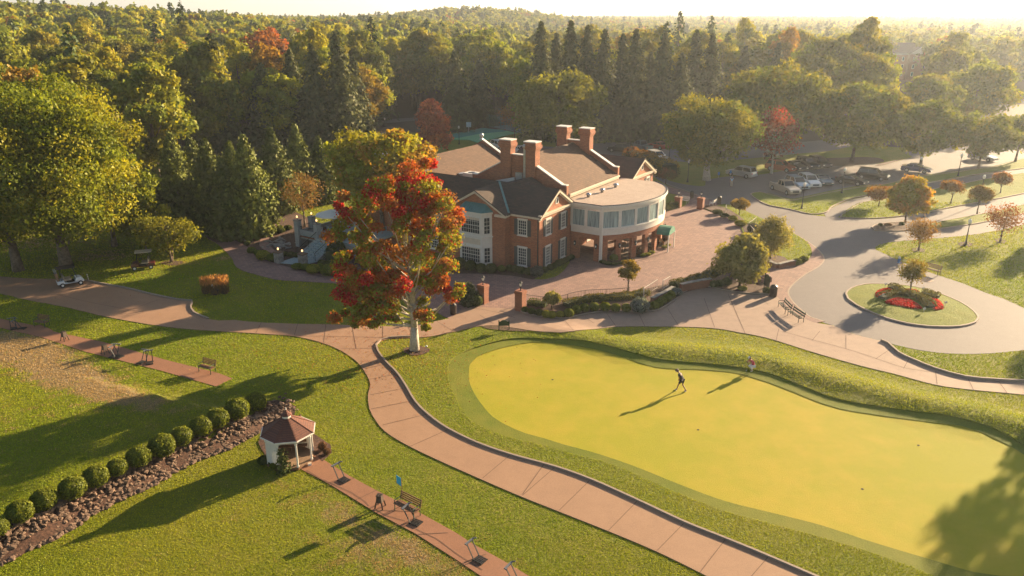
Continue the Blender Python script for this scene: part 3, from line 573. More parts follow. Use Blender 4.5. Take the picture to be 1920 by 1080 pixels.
def conifer(name, label, loc, seed, h, r, base=.06, levels=42, per=9, q=7, pal=((.035, .055, .018),), shape='spruce', group=None, leaf=.34, cat='tree', trunk=True, droop=.35):
    rs = np.random.RandomState(seed); P = np.array(pal); C = []; Nn = []; S = []; K = []; Dr = []
    for i in range(levels):
        t = (i + rs.uniform(-.3, .3)) / levels; t = min(max(t, 0), 1); z = h * (base + (1 - base) * t)
        if shape == 'spruce': rad = r * (1 - t) ** .66 * rs.uniform(.8, 1.1) + .08
        elif shape == 'column': rad = r * min(1, (1 - t) * 1.55 + .02) ** .95 * rs.uniform(.9, 1.08)
        else: rad = r * math.sin(math.pi * min(1, .18 + .82 * t)) ** .6
        nb = max(4, int(per * (1 - t * .5)))
        for b in range(nb):
            a = rs.uniform(0, 6.283); L = rad * rs.uniform(.65, 1.12); cc = P[rs.randint(len(P))] * rs.uniform(.7, 1.3)
            nq = max(2, int(q * (.35 + .65 * L / r)))
            for k in range(nq):
                s = (k + rs.uniform(.2, 1)) / nq; rr = L * (s if shape == 'spruce' else .45 + .55 * s)
                dz = -droop * rr * (s ** 1.3) if shape == 'spruce' else .5 * rr * (s - .5)
                p = (math.cos(a) * rr + rs.normal() * .12, math.sin(a) * rr + rs.normal() * .12, z + dz + rs.normal() * .1)
                C.append(p); out = np.array((math.cos(a), math.sin(a), .75 if shape == 'spruce' else .35)); Nn.append(out + rs.normal(size=3) * .5); S.append(leaf * rs.uniform(.6, 1.2) * (1.1 - .4 * t)); K.append(cc * rs.uniform(.8, 1.25)); Dr.append((math.cos(a), math.sin(a), -.4))
    me = leafmesh('crown', np.array(C), np.array(Nn), np.array(S), np.clip(np.array(K), 0, 1), M['needle'], 1.3 if shape == 'spruce' else 1.5, rs=rs)
    root = thing(name, label, cat, loc, 0, group); mb = MB(); mb.path([(0, 0, -.2), (0, 0, h * .5), (0, 0, h * .97)], [h * .018, h * .011, .02], 7)
    tree_parts(root, name, mb, me, M['bark']); return root
YG = ((.24, .265, .016), (.30, .285, .02), (.19, .23, .014), (.15, .185, .020))
MG = ((.15, .175, .022), (.20, .205, .024), (.25, .23, .024))
DG = ((.04, .065, .018), (.05, .08, .018), (.065, .085, .02))
OR = ((.30, .12, .02), (.34, .17, .025), (.22, .14, .02))
RD = ((.36, .035, .018), (.30, .05, .018), (.40, .08, .02))
# ---- the red maple
def red_col(rs, ci, C, d):
    nc = ci.max() + 1; cen = np.array([C[ci == k].mean(0) for k in range(nc)])
    pal = {'r': (.47, .024, .022), 'o': (.44, .125, .028), 'g': (.26, .26, .025), 'b': (.34, .15, .035)}; out = np.zeros((nc, 3))
    for k in range(nc):
        x, y, z = cen[k]; q = rs.rand()
        pr = .12 + .14 * math.sin(x * 1.1 + 1) + .14 * math.cos(z * .9) + (.16 if z > 10.5 else 0) + (.12 if x > 1.5 and z < 8 else 0) - (.12 if z < 5 and x < 0 else 0)
        out[k] = pal['r'] if q < pr else pal['o'] if q < pr + .18 else pal['b'] if q < pr + .34 else pal['g']
    c = out[ci] * rs.uniform(.75, 1.25, (len(ci), 1)); m = rs.rand(len(ci)) < .22; alt = np.array([pal['o'], pal['g'], pal['b'], pal['r']]); c[m] = alt[rs.randint(0, 4, m.sum())]
    return np.clip(c, 0, 1)
g = G3(777, 657); Hr = Hpx(777, 657, 303); pm = 1 / ((ppm(777, 657)) * .93)
rs = np.random.RandomState(11); CLl = []
for (lx, ly, rx_, ry_, n_) in [(748, 455, 108, 100, 62), (805, 350, 52, 52, 20), (742, 380, 55, 50, 12), (690, 405, 42, 42, 14), (828, 440, 42, 62, 16), (702, 540, 48, 48, 20), (712, 590, 36, 24, 9), (682, 470, 26, 60, 10), (775, 545, 62, 46, 16), (676, 592, 32, 18, 6), (838, 548, 30, 14, 5), (822, 520, 30, 30, 5), (795, 590, 16, 26, 4), (730, 585, 26, 18, 4)]:
    for _ in range(n_):
        a_ = rs.uniform(0, 6.283); q_ = rs.uniform(0, 1) ** .5; x_ = (lx + rx_ * q_ * math.cos(a_) - 777) * pm; z_ = Hpx(777, 657, ly + ry_ * q_ * math.sin(a_)); yd = rs.normal() * .55 * min(rx_ * pm, 4.2) * math.sqrt(max(.1, 1 - q_ ** 2))
        CLl.append((x_, yd, z_, rs.uniform(.4, .88) * (.75 if rx_ < 45 else 1)))
CL = np.array(CLl)
root = thing('maple_tree', 'tall maple with red, orange and green leaves by the path fork', 'tree', g)
tree_parts(root, 'maple_tree', trunk_mb(5, Hr, 3, .32, CL, 44, 1, .01), crown_mesh('crown', 12, CL, 330, .118, red_col, M['leaf'], jit=.5), M['barkpale'])
# ---- yellow-green maple behind it, rust maple, big lawn trees on the left
broad('maple_tree', 'yellow green maple behind the red maple, beside the clubhouse roof', G3(720, 455), 21, Hpx(720, 455, 232), 3.5, 7.6, 6.0, 80, 190, .24, YG[:2] + ((.36, .22, .03), (.28, .27, .03)), 'umbrella', cr=(.14, .25), nl=14)
broad('maple_tree', 'rust coloured maple with narrow top near the green court', G3(812, 300), 22, Hpx(812, 300, 181), 1.5, 4.4, 4.4, 60, 120, .3, ((.56, .16, .09), (.48, .13, .075), (.60, .2, .09)), 'cone', cr=(.2, .34))
broad('oak_tree', 'largest yellow green tree, trunk behind the white golf cart', G3(125, 500), 31, Hpx(125, 500, 134), 2.3, 9.6, 9.6, 175, 560, .165, YG, 'round', cr=(.17, .28), nl=20, r0=.55)
broad('oak_tree', 'yellow green tree at the left end of the lawn, second trunk', G3(35, 508), 32, Hpx(35, 508, 150), 2.4, 8.5, 8.5, 120, 480, .165, YG, 'round', cr=(.18, .3), nl=16, r0=.45)
broad('oak_tree', 'green tree on the lawn right behind the two biggest trees', G3(215, 462), 33, 10.5, 2.6, 5.5, 5.5, 60, 300, .20, YG[2:] + YG[:1], 'round', cr=(.2, .32), nl=10, r0=.3)
broad('tree', 'thin trunked tree behind the parked golf cart', G3(273, 468), 34, 6.5, 1.2, 3.2, 3.2, 30, 150, .24, YG, 'round', cr=(.22, .34))
broad('oak_tree', 'yellow green tree cut by the left edge beyond the lawn trees', G3(-60, 440), 35, 19, 3.5, 8.5, 8.5, 80, 300, .25, YG, 'round', cr=(.2, .3))
broad('small_tree', 'low spreading yellow tree with several stems in a mulch ring', G3(322, 492), 36, Hpx(322, 492, 402), 1.0, 4.1, 3.4, 34, 110, .17, ((.24, .23, .022), (.2, .2, .02), (.17, .18, .02)), 'umbrella', cr=(.2, .34), stems=4, nl=7, r0=.16)
# ---- trees along the car park and round the right side
rt = [
 ('oak_tree', 'broad green oak with pale flared trunk beside the car park', 1325, 338, 175, 8.0, MG + YG[3:], 41, 'round', 120, 280, .24),
 ('tree', 'green tree behind the chimneys with yellow patches high up', 1045, 290, 128, 9.5, MG[:2] + ((.2, .2, .02),), 42, 'round', 90, 160, .36),
 ('oak_tree', 'big green oak behind the orange car and bare red tree', 1445, 292, 118, 10.5, MG + YG[3:], 43, 'round', 110, 170, .38),
 ('oak_tree', 'round green oak behind the row of dark parked cars', 1597, 303, 152, 8.5, MG + YG[2:], 44, 'round', 95, 170, .34),
 ('oak_tree', 'green oak on the lot median with trunk in the open asphalt', 1726, 311, 188, 6.8, MG + YG[2:], 45, 'round', 90, 170, .3),
 ('oak_tree', 'large hazy tree behind the median oak', 1735, 262, 138, 8.0, MG + YG[2:], 46, 'round', 90, 150, .4),
 ('tree', 'green tree standing by the far parked silver coupe', 1834, 317, 208, 5.6, MG + YG[2:], 47, 'round', 70, 160, .28),
 ('tree', 'yellowish tree at the right edge by the car park', 1903, 304, 210, 5.2, YG, 48, 'round', 60, 160, .28),
 ('oak_tree', 'hazy yellow green oak behind the far end of the lot', 1820, 245, 115, 9.5, YG, 49, 'round', 80, 130, .42),
 ('oak_tree', 'hazy oak near the far brick building', 1585, 240, 128, 8.0, YG, 50, 'round', 70, 120, .42),
 ('maple_tree', 'dense round maple with orange top at the road fork', 1697, 420, 332, 3.3, ((.34, .27, .025), (.44, .24, .03), (.28, .25, .025)), 51, 'egg', 70, 190, .17),
]
for nm, lab, px, yb, yt, r_, pal, sd, shp, n_, per_, lf in rt:
    broad(nm, lab, G3(px, yb), sd, Hpx(px, yb, yt), 2.2 if r_ > 5 else 1.1, r_, r_, n_, per_, lf, pal, shp, cr=(.16, .28), nl=12, bark='barkpale' if '1325' in str(px) else 'bark', r0=.55 if px == 1325 else None)
broad('poplar_tree', 'slim columnar tree standing behind the far cars', G3(1812, 262), 60, Hpx(1812, 262, 178), 1, 1.6, 1.6, 30, 110, .28, YG, 'egg', cr=(.35, .5))
broad('bare_tree', 'half bare tree with reddish leaves beside the orange car', G3(1446, 326), 61, Hpx(1446, 326, 200), 2.2, 4.6, 4.6, 60, 55, .22, ((.20, .055, .035), (.17, .06, .035), (.30, .05, .03)), 'egg', 'barkpale', cr=(.2, .34), nl=26, r0=.22, jit=1.2)
sm = [('small tree by the right lawn road, left of the lamp post', 1782, 383, 336, 1.55, OR, .1), ('small round tree planted in front of the upper lamp post', 1832, 402, 348, 1.5, ((.2, .13, .02), (.17, .14, .02)), .1), ('smallest orange tree on the far right lawn', 1875, 363, 324, 1.35, OR, .1),
      ('sparse orange tree in the mulch ring at the road bend', 1722, 470, 414, 2.1, ((.26, .15, .03), (.22, .12, .03)), 1.0), ('sparse russet tree in the mulch ring on the right lawn', 1875, 454, 388, 2.5, ((.27, .10, .03), (.22, .10, .03)), 1.0),
      ('pale green tree in the bed beside the green sign', 1387, 537, 444, 2.6, ((.30, .27, .07), (.24, .23, .06)), .1), ('pale green tree on the lawn strip inside the brick walk', 1444, 487, 404, 2.1, ((.32, .29, .08), (.26, .24, .06)), .1),
      ('golden little tree on the strip near the gate pillars', 1386, 404, 374, 1.35, ((.3, .2, .03), (.26, .18, .03)), .1), ('little golden tree in the bed in front of the arcade', 1177, 550, 488, 1.05, ((.26, .18, .02), (.2, .16, .02)), .1),
      ('pale globe tree in the bed beside the brick pillar', 1035, 580, 552, .75, ((.26, .24, .07), (.22, .2, .05)), .1), ('young yellow tree in the middle of the round island', 1705, 556, 491, 1.15, ((.26, .2, .03), (.2, .18, .02)), .8),
      ('orange tinted bushy tree left of the round maple', 1647, 388, 352, 2.0, OR, .5), ('tan bare bush like tree beside the stairs terrace', 572, 425, 322, 2.6, ((.26, .15, .05), (.22, .13, .04)), 1.2),
      ('orange leaved small tree by the green court', 965, 268, 190, 3.2, ((.3, .12, .04), (.26, .14, .04)), .8), ('russet bush at the road edge left of the far oak', 1248, 345, 318, 1.8, ((.22, .08, .03), (.12, .09, .03)), .3)]
for i, (lab, px, yb, yt, r_, pal, j) in enumerate(sm):
    h = Hpx(px, yb, yt); bushy = i in (5, 6); broad('small_tree', lab, G3(px, yb, .05), 70 + i, h, h * (.08 if bushy else .42 if i == 10 else .42 if j < .6 else .3), r_, r_, 46 if bushy else 26, 170 if bushy else 150 if j < .6 else 90, (.11 if h < 5 else .2) if j < .6 else .10 if h < 7 else .16, pal, 'umbrella' if i in (3, 4) else 'egg' if bushy else 'round', cr=(.26, .42), r0=.07 + h * .008, jit=j * 2 + .3, nl=10, cat='small tree')
# ---- conifers
cyp = [('light feathery conifer left of the dark group', 342, 430, 255, 2.7, 1), ('conifer with dense dark sides, second of the close row', 405, 436, 268, 2.6, 0), ('short conifer in front of the close row', 432, 446, 300, 2.2, 0), ('broad feathery conifer over the winding garden path', 476, 442, 260, 2.9, 1),
       ('tall conifer right of the garden path', 522, 400, 246, 2.6, 0), ('slim conifer beside the terrace', 566, 385, 240, 2.4, 1), ('low conifer hiding the terrace corner', 606, 380, 262, 1.9, 0), ('conifer at the back of the close row', 375, 405, 262, 2.7, 0), ('conifer between the row and the winding path', 448, 425, 272, 2.4, 1)]
for i, (lab, px, yb, yt, r_, k) in enumerate(cyp):
    conifer('conifer_tree', lab, G3(px, yb), 100 + i, Hpx(px, yb, yt) * 1.04, r_ * 1.15, .02, 74, 34, 7, ((.15, .17, .03), (.11, .13, .025)) if k else ((.085, .105, .022), (.11, .125, .026)), 'column', leaf=.19)
spr = [(560, 285, 92, 5.2), (600, 292, 82, 5.5), (645, 290, 58, 6.0), (672, 278, 105, 5.0), (505, 290, 118, 5.2), (425, 292, 72, 6.0), (856, 246, 92, 5.0), (900, 236, 112, 5.0), (1012, 262, 40, 5.2), (1040, 255, 62, 5.0), (1065, 264, 38, 5.6), (1095, 262, 48, 5.0), (1127, 262, 54, 5.2), (1160, 254, 62, 5.2), (1183, 264, 54, 5.4), (1212, 256, 98, 4.5), (1235, 268, 62, 5.8), (1268, 268, 98, 5.2), (1292, 255, 56, 5.4), (1322, 254, 62, 5.2), (1385, 228, 85, 4.6), (1445, 230, 80, 4.6)]
for i, (px, yb, yt, r_) in enumerate(spr):
    lab = ('tall dark spruce of the stand behind the chimneys and back lot' if 1000 < px < 1350 else 'tall dark spruce at the forest edge left of the rust maple' if px < 700 else 'narrow spruce behind the green court' if px < 950 else 'hazy spruce between the far oaks')
    conifer('spruce_tree', lab, G3(px, yb), 130 + i, Hpx(px, yb, yt), r_ * .98, .07, 70, 22, 9, ((.065, .08, .026), (.09, .095, .028), (.07, .075, .024)), 'spruce', leaf=.34, group='spruces at the forest edge')
# ---- forest: prototypes, individual trees, far woods
def proto(kind, seed, n, per, leaf, pal, shape='round', h=17, r=5.6):
    if kind == 'c': return conifer('forest_tree', 'x', (0, -500, -80), seed, 19, 4.2, .06, 34, 9, 6, pal, 'spruce', leaf=leaf)
    return broad('forest_tree', 'x', (0, -500, -80), seed, h, 3.0, r, r, n, per, leaf, pal, shape, cr=(.2, .33), nl=5)
FP = [proto('b', 201, 60, 200, .32, YG), proto('b', 202, 60, 200, .32, MG), proto('b', 203, 60, 200, .32, YG[1:], 'egg', 18, 5.0), proto('b', 204, 56, 200, .32, MG + YG[:1], 'round', 15, 6.2), proto('c', 205, 0, 0, .45, DG)]
flab = {0: 'yellow green broadleaf tree in the forest around the clubhouse', 1: 'mid green broadleaf tree in the forest around the clubhouse', 2: 'upright olive tree in the forest around the clubhouse', 3: 'wide green tree in the forest around the clubhouse', 4: 'dark evergreen rising in the forest around the clubhouse', 5: 'orange tinted tree in the forest around the clubhouse', 6: 'red leaved tree in the forest around the clubhouse'}
fr_edge = [(-400, 430), (0, 425), (240, 395), (300, 372), (330, 350), (420, 300), (600, 288), (700, 262), (720, 220), (990, 214), (1000, 252), (1310, 250), (1320, 228), (1440, 226), (1560, 268), (1640, 252), (1700, 236), (1800, 225), (1830, 178), (2400, 176)]
rf = np.random.RandomState(77); cand = []
for gx in np.arange(-330, 330, 8.2):
    for gy in np.arange(90, 560, 8.2):
        x = gx + rf.uniform(-3.2, 3.2); y = gy + rf.uniform(-3.2, 3.2); z = float(T(x, y)); zc = y * math.cos(PITCH) - (z - CAMH) * math.sin(PITCH); yc = y * math.sin(PITCH) + (z - CAMH) * math.cos(PITCH)
        px = 960 + FOC * x / zc; py = 540 - FOC * yc / zc
        if px < -170 or px > 2120: continue
        if py > np.interp(px, [a for a, b in fr_edge], [b for a, b in fr_edge]): continue
        if 1628 < px < 1745 and 150 < py < 262: continue     # clearing around the far building
        cand.append((math.hypot(x, y), x, y, z, px, py))
cand.sort(); NEAR = [c for c in cand if -80 < c[4] < 2010][:285]; ns = set(id(c) for c in NEAR); REST = [c for c in cand if id(c) not in ns]
first = set()
for d, x, y, z, px, py in NEAR:
    q = rf.rand(); k = 4 if (q < .06 and px < 1400) else int(rf.randint(0, 4)); lk = k; tint = (1, 1, 1)
    q2 = rf.rand(); v = rf.uniform(.78, 1.2); tint = (v, v * rf.uniform(.93, 1.05), v)
    if k != 4 and q2 < .09: lk = 5; tint = (1.35 * v, .82 * v, 1.1)
    elif k != 4 and q2 < .10: lk = 6; tint = (1.6 * v, .5 * v, 1.4)
    s = rf.uniform(.85, 1.25) * (1.0 if k != 4 else 1.12); sz = s * rf.uniform(.9, 1.15)
    gp = 'trees of the forest around the clubhouse'
    if k not in first and lk < 5:
        o = FP[k]; first.add(k); o.location = (x, y, z); o['label'] = flab[lk]; o['group'] = gp; o.scale = (s, s, sz); o.rotation_euler[2] = rf.uniform(0, 6.28)
        for ch in o.children: ch.color = (*tint, 1)
    else: dup(FP[k], (x, y, z), rf.uniform(0, 6.28), flab[lk], gp, (s, s, sz), tint)
# far woods, one mass instanced on points
def far_proto(seed, pal, shape='round', con=False):
    rs_ = np.random.RandomState(seed)
    if con:
        o = conifer('far_tree', 'x', (0, 0, 0), seed, 18, 4.0, .1, 22, 7, 4, pal, 'spruce', leaf=.85); c = [k for k in o.children if k.name.startswith('crown')][0]; me = c.data
        for k in list(o.children) + [o]: bpy.data.objects.remove(k)
    else:
        CL = clumps(rs_, 16, 4, 5.6, 5.6, 24, shape, (.24, .38)); me = crown_mesh('far_crown', seed, CL, 26, .95, col_mix(pal), M['leaf'])
    o = bpy.data.objects.new('far_crown', me); return o
fc = bpy.data.collections.new('far_tree_kinds')
for k, (pal, shp, con) in enumerate([(YG, 'round', 0), (MG, 'round', 0), (YG[1:], 'egg', 0), (MG + YG[2:], 'round', 0), (MG, 'egg', 0), (YG, 'round', 0), (OR[:1] + YG + YG, 'round', 0), (DG, 'round', 1), (MG + YG, 'egg', 0), (YG + MG, 'round', 0)]):
    fc.objects.link(far_proto(300 + k, pal, shp, con))
pts = [(c[1], c[2], c[3]) for c in REST]
for d in np.arange(565, 2600, 11.5):
    step = 9.5 if d < 1000 else 12
    for a in np.arange(-.72, .74, step / d):
        aa = a + rf.uniform(-.4, .4) * step / d; dd = d + rf.uniform(-4, 4); x = math.sin(aa) * dd; y = math.cos(aa) * dd
        pts.append((x, y, float(0)))
pts = np.array(pts); m_ = pts[:, 2] == 0; pts[m_, 2] = T(pts[m_, 0], pts[m_, 1])
keep = np.ones(len(pts), bool); pts = pts[keep]
me = bpy.data.meshes.new('forest'); me.vertices.add(len(pts)); me.vertices.foreach_set('co', pts.astype(np.float32).ravel()); me.update()
fo = bpy.data.objects.new('forest', me); col.objects.link(fo); tag(fo, 'far woods running back to the horizon as one mass', 'forest', kind='stuff')
ng = bpy.data.node_groups.new('forest_points', 'GeometryNodeTree'); ng.interface.new_socket('Geometry', in_out='INPUT', socket_type='NodeSocketGeometry'); ng.interface.new_socket('Geometry', in_out='OUTPUT', socket_type='NodeSocketGeometry')
gi = ng.nodes.new('NodeGroupInput'); go = ng.nodes.new('NodeGroupOutput'); ip = ng.nodes.new('GeometryNodeInstanceOnPoints'); ci = ng.nodes.new('GeometryNodeCollectionInfo'); ci.inputs['Collection'].default_value = fc; ci.inputs['Separate Children'].default_value = True
r1 = ng.nodes.new('FunctionNodeRandomValue'); r1.data_type = 'FLOAT'; r1.inputs[2].default_value = .72; r1.inputs[3].default_value = 1.2
r2 = ng.nodes.new('FunctionNodeRandomValue'); r2.data_type = 'FLOAT_VECTOR'; r2.inputs[0].default_value = (0, 0, 0); r2.inputs[1].default_value = (0, 0, 6.28)
ip.inputs['Pick Instance'].default_value = True
L_ = ng.links.new; L_(gi.outputs[0], ip.inputs['Points']); L_(ci.outputs[0], ip.inputs['Instance']); L_(r2.outputs[0], ip.inputs['Rotation']); L_(r1.outputs[1], ip.inputs['Scale']); L_(ip.outputs[0], go.inputs[0])
md = fo.modifiers.new('points', 'NODES'); md.node_group = ng
# trees outside the frame to the right whose shade falls into it
for i, (px, py, hh, r_) in enumerate([(2005, 860, 12, 3.6), (2060, 1030, 12, 3.4), (1975, 480, 9, 3.2), (2030, 640, 11, 3.5)]):
    gq = GT(px, py); k = hh * .62 / math.tan(R(SUN_EL)); x, y = gq[0] + math.sin(R(SUN_AZ)) * k, gq[1] + math.cos(R(SUN_AZ)) * k
    broad('oak_tree', 'oak beyond the right edge of the view whose shade crosses the grass', (x, y, 0), 400 + i, hh, 3, r_, r_, 20, 110, .3, MG, 'round', cr=(.22, .36), group='oaks beyond the right edge')
# ------------------------------------------------------------------ clubhouse (own axes: u along the front, v to the back)
ANG = R(-32.5); C0 = (2.7796, 75.8211, 0.0)
def UV(u, v, z=0): return (C0[0] + math.cos(ANG) * u - math.sin(ANG) * v, C0[1] + math.sin(ANG) * u + math.cos(ANG) * v, z)
club = thing('clubhouse', 'two storey red brick clubhouse with four chimneys and rounded glazed front', 'building', C0, ANG)
V3 = Vector
def window(par, O, D, Nn, w_, h_, nx, ny, shut=0.0, fm='white', gm='glass', sill=True, blind=0, name='window', mt=.028):
    O = V3(O); D = V3(D).normalized(); Nn = V3(Nn).normalized(); U = V3((0, 0, 1)); mb = MB(); P = lambda a, b, c=0.0: O + D * a + U * b + Nn * c
    def bx(m, a0, a1, b0, b1, c0, c1):
        m.add([P(a0, b0, c0), P(a1, b0, c0), P(a1, b1, c0), P(a0, b1, c0), P(a0, b0, c1), P(a1, b0, c1), P(a1, b1, c1), P(a0, b1, c1)], [(0, 3, 2, 1), (4, 5, 6, 7), (0, 1, 5, 4), (1, 2, 6, 5), (2, 3, 7, 6), (3, 0, 4, 7)])
    f = .09; bx(mb, -w_ / 2, -w_ / 2 + f, 0, h_, 0, .085); bx(mb, w_ / 2 - f, w_ / 2, 0, h_, 0, .085); bx(mb, -w_ / 2 + f, w_ / 2 - f, h_ - f, h_, 0, .08); bx(mb, -w_ / 2 + f, w_ / 2 - f, 0, f, 0, .08)
    if sill: bx(mb, -w_ / 2 - .08, w_ / 2 + .08, -.09, 0, 0, .14); bx(mb, -w_ / 2 - .06, w_ / 2 + .06, h_, h_ + .13, 0, .11)
    for i in range(1, nx): a = -w_ / 2 + f + (w_ - 2 * f) * i / nx; bx(mb, a - mt / 2, a + mt / 2, f, h_ - f, .03, .06)
    for j in range(1, ny):
        b = f + (h_ - 2 * f) * j / ny; t = mt / 2 * (2.2 if j == ny // 2 and ny >= 4 else 1); bx(mb, -w_ / 2 + f, w_ / 2 - f, b - t, b + t, .031, .063)
    o = mb.build(name, M[fm], par); g = MB(); bx(g, -w_ / 2 + f, w_ / 2 - f, f, h_ - f, .005, .02); g.build('pane', M[gm], o)
    if blind: b_ = MB(); bx(b_, -w_ / 2 + f, w_ / 2 - f, h_ - f - blind, h_ - f, .021, .028); b_.build('blind', M['cream'], o)
    if shut:
        for s in (-1, 1):
            m = MB(); a0 = s * (w_ / 2 + .03); a1 = s * (w_ / 2 + .03 + shut); a0, a1 = min(a0, a1), max(a0, a1); bx(m, a0, a1, -.02, h_ + .02, 0, .05)
            for q in (0, .5): bx(m, a0 + .06, a1 - .06, .07 + q * h_, h_ * (.5 + q) - .05, .05, .062)
            m.build('shutter', M['slate'], par)
    return o
def roofslab(par, pts, m='shingle', th=.12, name='roof'):
    mb = MB(); mb.sheetx(pts, (0, 0, -th)); return mb.build(name, M[m], par)
def gable_wing(v0, v1, uL, uR, zr, ze=6.0, rear=False):
    vm = (v0 + v1) / 2; mb = MB()
    mb.box(uL, uR, v0, v1, -.1, ze)
    mb.sheetx([(uR, v0, ze), (uR, v1, ze), (uR, vm, zr - .22)], (-.3, 0, 0)); w0 = mb.build('wall', M['brick'], club)
    o = .34; s = (zr - ze) / (vm - v0)
    roofslab(club, [(uL, v0 - o, ze - s * o + .1), (uR + o, v0 - o, ze - s * o + .1), (uR + o, vm, zr + .1), (uL, vm, zr + .1)]); roofslab(club, [(uL, vm, zr + .102), (uR + o, vm, zr + .102), (uR + o, v1 + o, ze - s * o + .1), (uL, v1 + o, ze - s * o + .1)])
    c = MB(); ue = uR + o
    for a, b in ((v0 - o, vm), (v1 + o, vm)):
        za, zb = ze - s * o, zr; c.bar((ue - .13, a, za - .12), (ue - .13, b, zb - .14), .24, .2); c.bar((ue - .20, a, za - .30), (ue - .20, b, zb - .34), .12, .14)
    c.box(uR, uR + .20, v0 - .2, v1 + .2, ze - .24, ze - .02); c.box(uR, uR + .32, v0 - .3, v1 + .3, ze - .02, ze + .10)
    c.box(uL, uR - .0, v0 - .22, v0 - .0, ze - .36, ze - .18); c.box(uL, uR + .2, v0 - .36, v0 - .22, ze - .3, ze - .12)
    c.build('cornice', M['cream'], club)
    k = MB(); n = 10; vs = [(uR + .05, vm + .3 * math.cos(math.pi * i / n), ze + .95 + .38 * math.sin(math.pi * i / n)) for i in range(n + 1)] + [(uR + .05, vm - .3, ze + .6), (uR + .05, vm + .3, ze + .6)]
    k.sheetx(vs, (-.05, 0, 0)); f = k.build('gable_window', M['white'], club); k = MB(); vs = [(uR + .06, vm + .17 * math.cos(math.pi * i / n), ze + .92 + .24 * math.sin(math.pi * i / n)) for i in range(n + 1)] + [(uR + .06, vm - .17, ze + .68), (uR + .06, vm + .17, ze + .68)]
    k.sheetx(vs, (-.05, 0, 0)); k.build('pane', M['glass'], f)
# south-east wing
gable_wing(0, 7.0, -20.5, 0.0, 8.1)
for v in (1.7, 4.9):
    window(club, (0, v, .45), (0, 1, 0), (1, 0, 0), 1.0, 2.0, 4, 6, .42); window(club, (0, v, 3.7), (0, 1, 0), (1, 0, 0), 1.0, 1.65, 4, 5, .42)
window(club, (-2.0, 0, .45), (1, 0, 0), (0, -1, 0), 1.1, 1.95, 4, 6, .42); window(club, (-2.0, 0, 3.7), (1, 0, 0), (0, -1, 0), 1.1, 1.65, 4, 5, .42)
for u in (-13.5, -17): window(club, (u, 0, .45), (1, 0, 0), (0, -1, 0), 1.1, 1.95, 4, 6, .42); window(club, (u, 0, 3.7), (1, 0, 0), (0, -1, 0), 1.1, 1.65, 4, 5, .42)
m = MB(); m.box(-3.25, -.0, -.06, 0, 3.0, 3.12); m.box(-20, -10.7, -.06, 0, 3.0, 3.12); m.build('brick_band', M['brick'], club)
m = MB(); m.tube((-.12, -.1, 0), (-.12, -.1, 5.7), .055); m.build('downpipe', M['black'], club)
m = MB(); m.tube((.1, 6.9, 0), (.1, 6.9, 5.8), .06); m.build('downpipe', M['white'], club)
# bay wing in front
BU0, BU1, BV = -10.6, -3.55, -1.0; um = (BU0 + BU1) / 2
m = MB(); m.box(BU0, BU1, BV, .05, -.1, 6.0); m.sheetx([(BU0, BV, 6.0), (BU1, BV, 6.0), (um, BV, 7.85)], (0, .3, 0)); m.build('wall', M['brick'], club)
s = 2.0 / 3.525; o = .32
roofslab(club, [(BU1 + o, BV - o, 6.1 - s * o), (BU1 + o, 1.2, 6.1 - s * o), (um, 3.6, 8.1), (um, BV - o, 8.1)]); roofslab(club, [(um, BV - o, 8.102), (um, 3.6, 8.102), (BU0 - o, 1.2, 6.1 - s * o), (BU0 - o, BV - o, 6.1 - s * o)])
c = MB(); ve = BV - o + .12
for a in (BU0 - o, BU1 + o): c.bar((a, ve, 5.99 - s * o - .08), (um, ve, 7.86), .2, .22)
c.box(BU1, BU1 + .26, BV - .25, -.4, 5.6, 5.8); c.box(BU1 - 1.1, BU1 + .28, BV - .28, BV, 5.58, 5.8); c.box(BU0 - .28, BU0 + 1.1, BV - .28, BV, 5.58, 5.8); c.build('cornice', M['cream'], club)
m = MB(); m.bar((BU1 + o - .1, -.55, 6.02), (um + .05, 3.3, 8.2), .22, .05); m.build('valley_flashing', M['copper'], club)
# two storey bay window
bc = -7.15; bf = BV - .95; bp = [(bc - 2.05, BV), (bc - 1.35, bf), (bc + 1.35, bf), (bc + 2.05, BV)]
bay = MB(); bay.prism(bp, .3, 5.75); bp2 = [(bc - 2.15, BV), (bc - 1.42, bf - .1), (bc + 1.42, bf - .1), (bc + 2.15, BV)]; bay.prism(bp2, 5.75, 5.95); bay.prism(bp2, 3.28, 3.40); bay.prism(bp2, .18, .3); bo = bay.build('bay_window', M['white'], club)
q = MB(); hi = [(bc - 1.7, BV, 6.85), (bc + 1.7, BV, 6.85)]; e = [(x, y, 5.96) for x, y in [(bc - 2.25, BV), (bc - 1.48, bf - .18), (bc + 1.48, bf - .18), (bc + 2.25, BV)]]
q.add([e[0], e[1], e[2], e[3], (bc - 1.3, BV, 6.7), (bc + 1.3, BV, 6.7)], [(0, 1, 4), (1, 2, 5, 4), (2, 3, 5), (0, 4, 5, 3), (3, 2, 1, 0)])
for i in range(9):
    t = (i + .5) / 9; a = V3(e[1]).lerp(V3(e[2]), t); b = V3((bc - 1.3 + 2.6 * t, BV, 6.7)); q.bar(a + V3((0, 0, .02)), b + V3((0, 0, .02)), .05, .05)
q.build('bay_roof', M['copper'], bo)
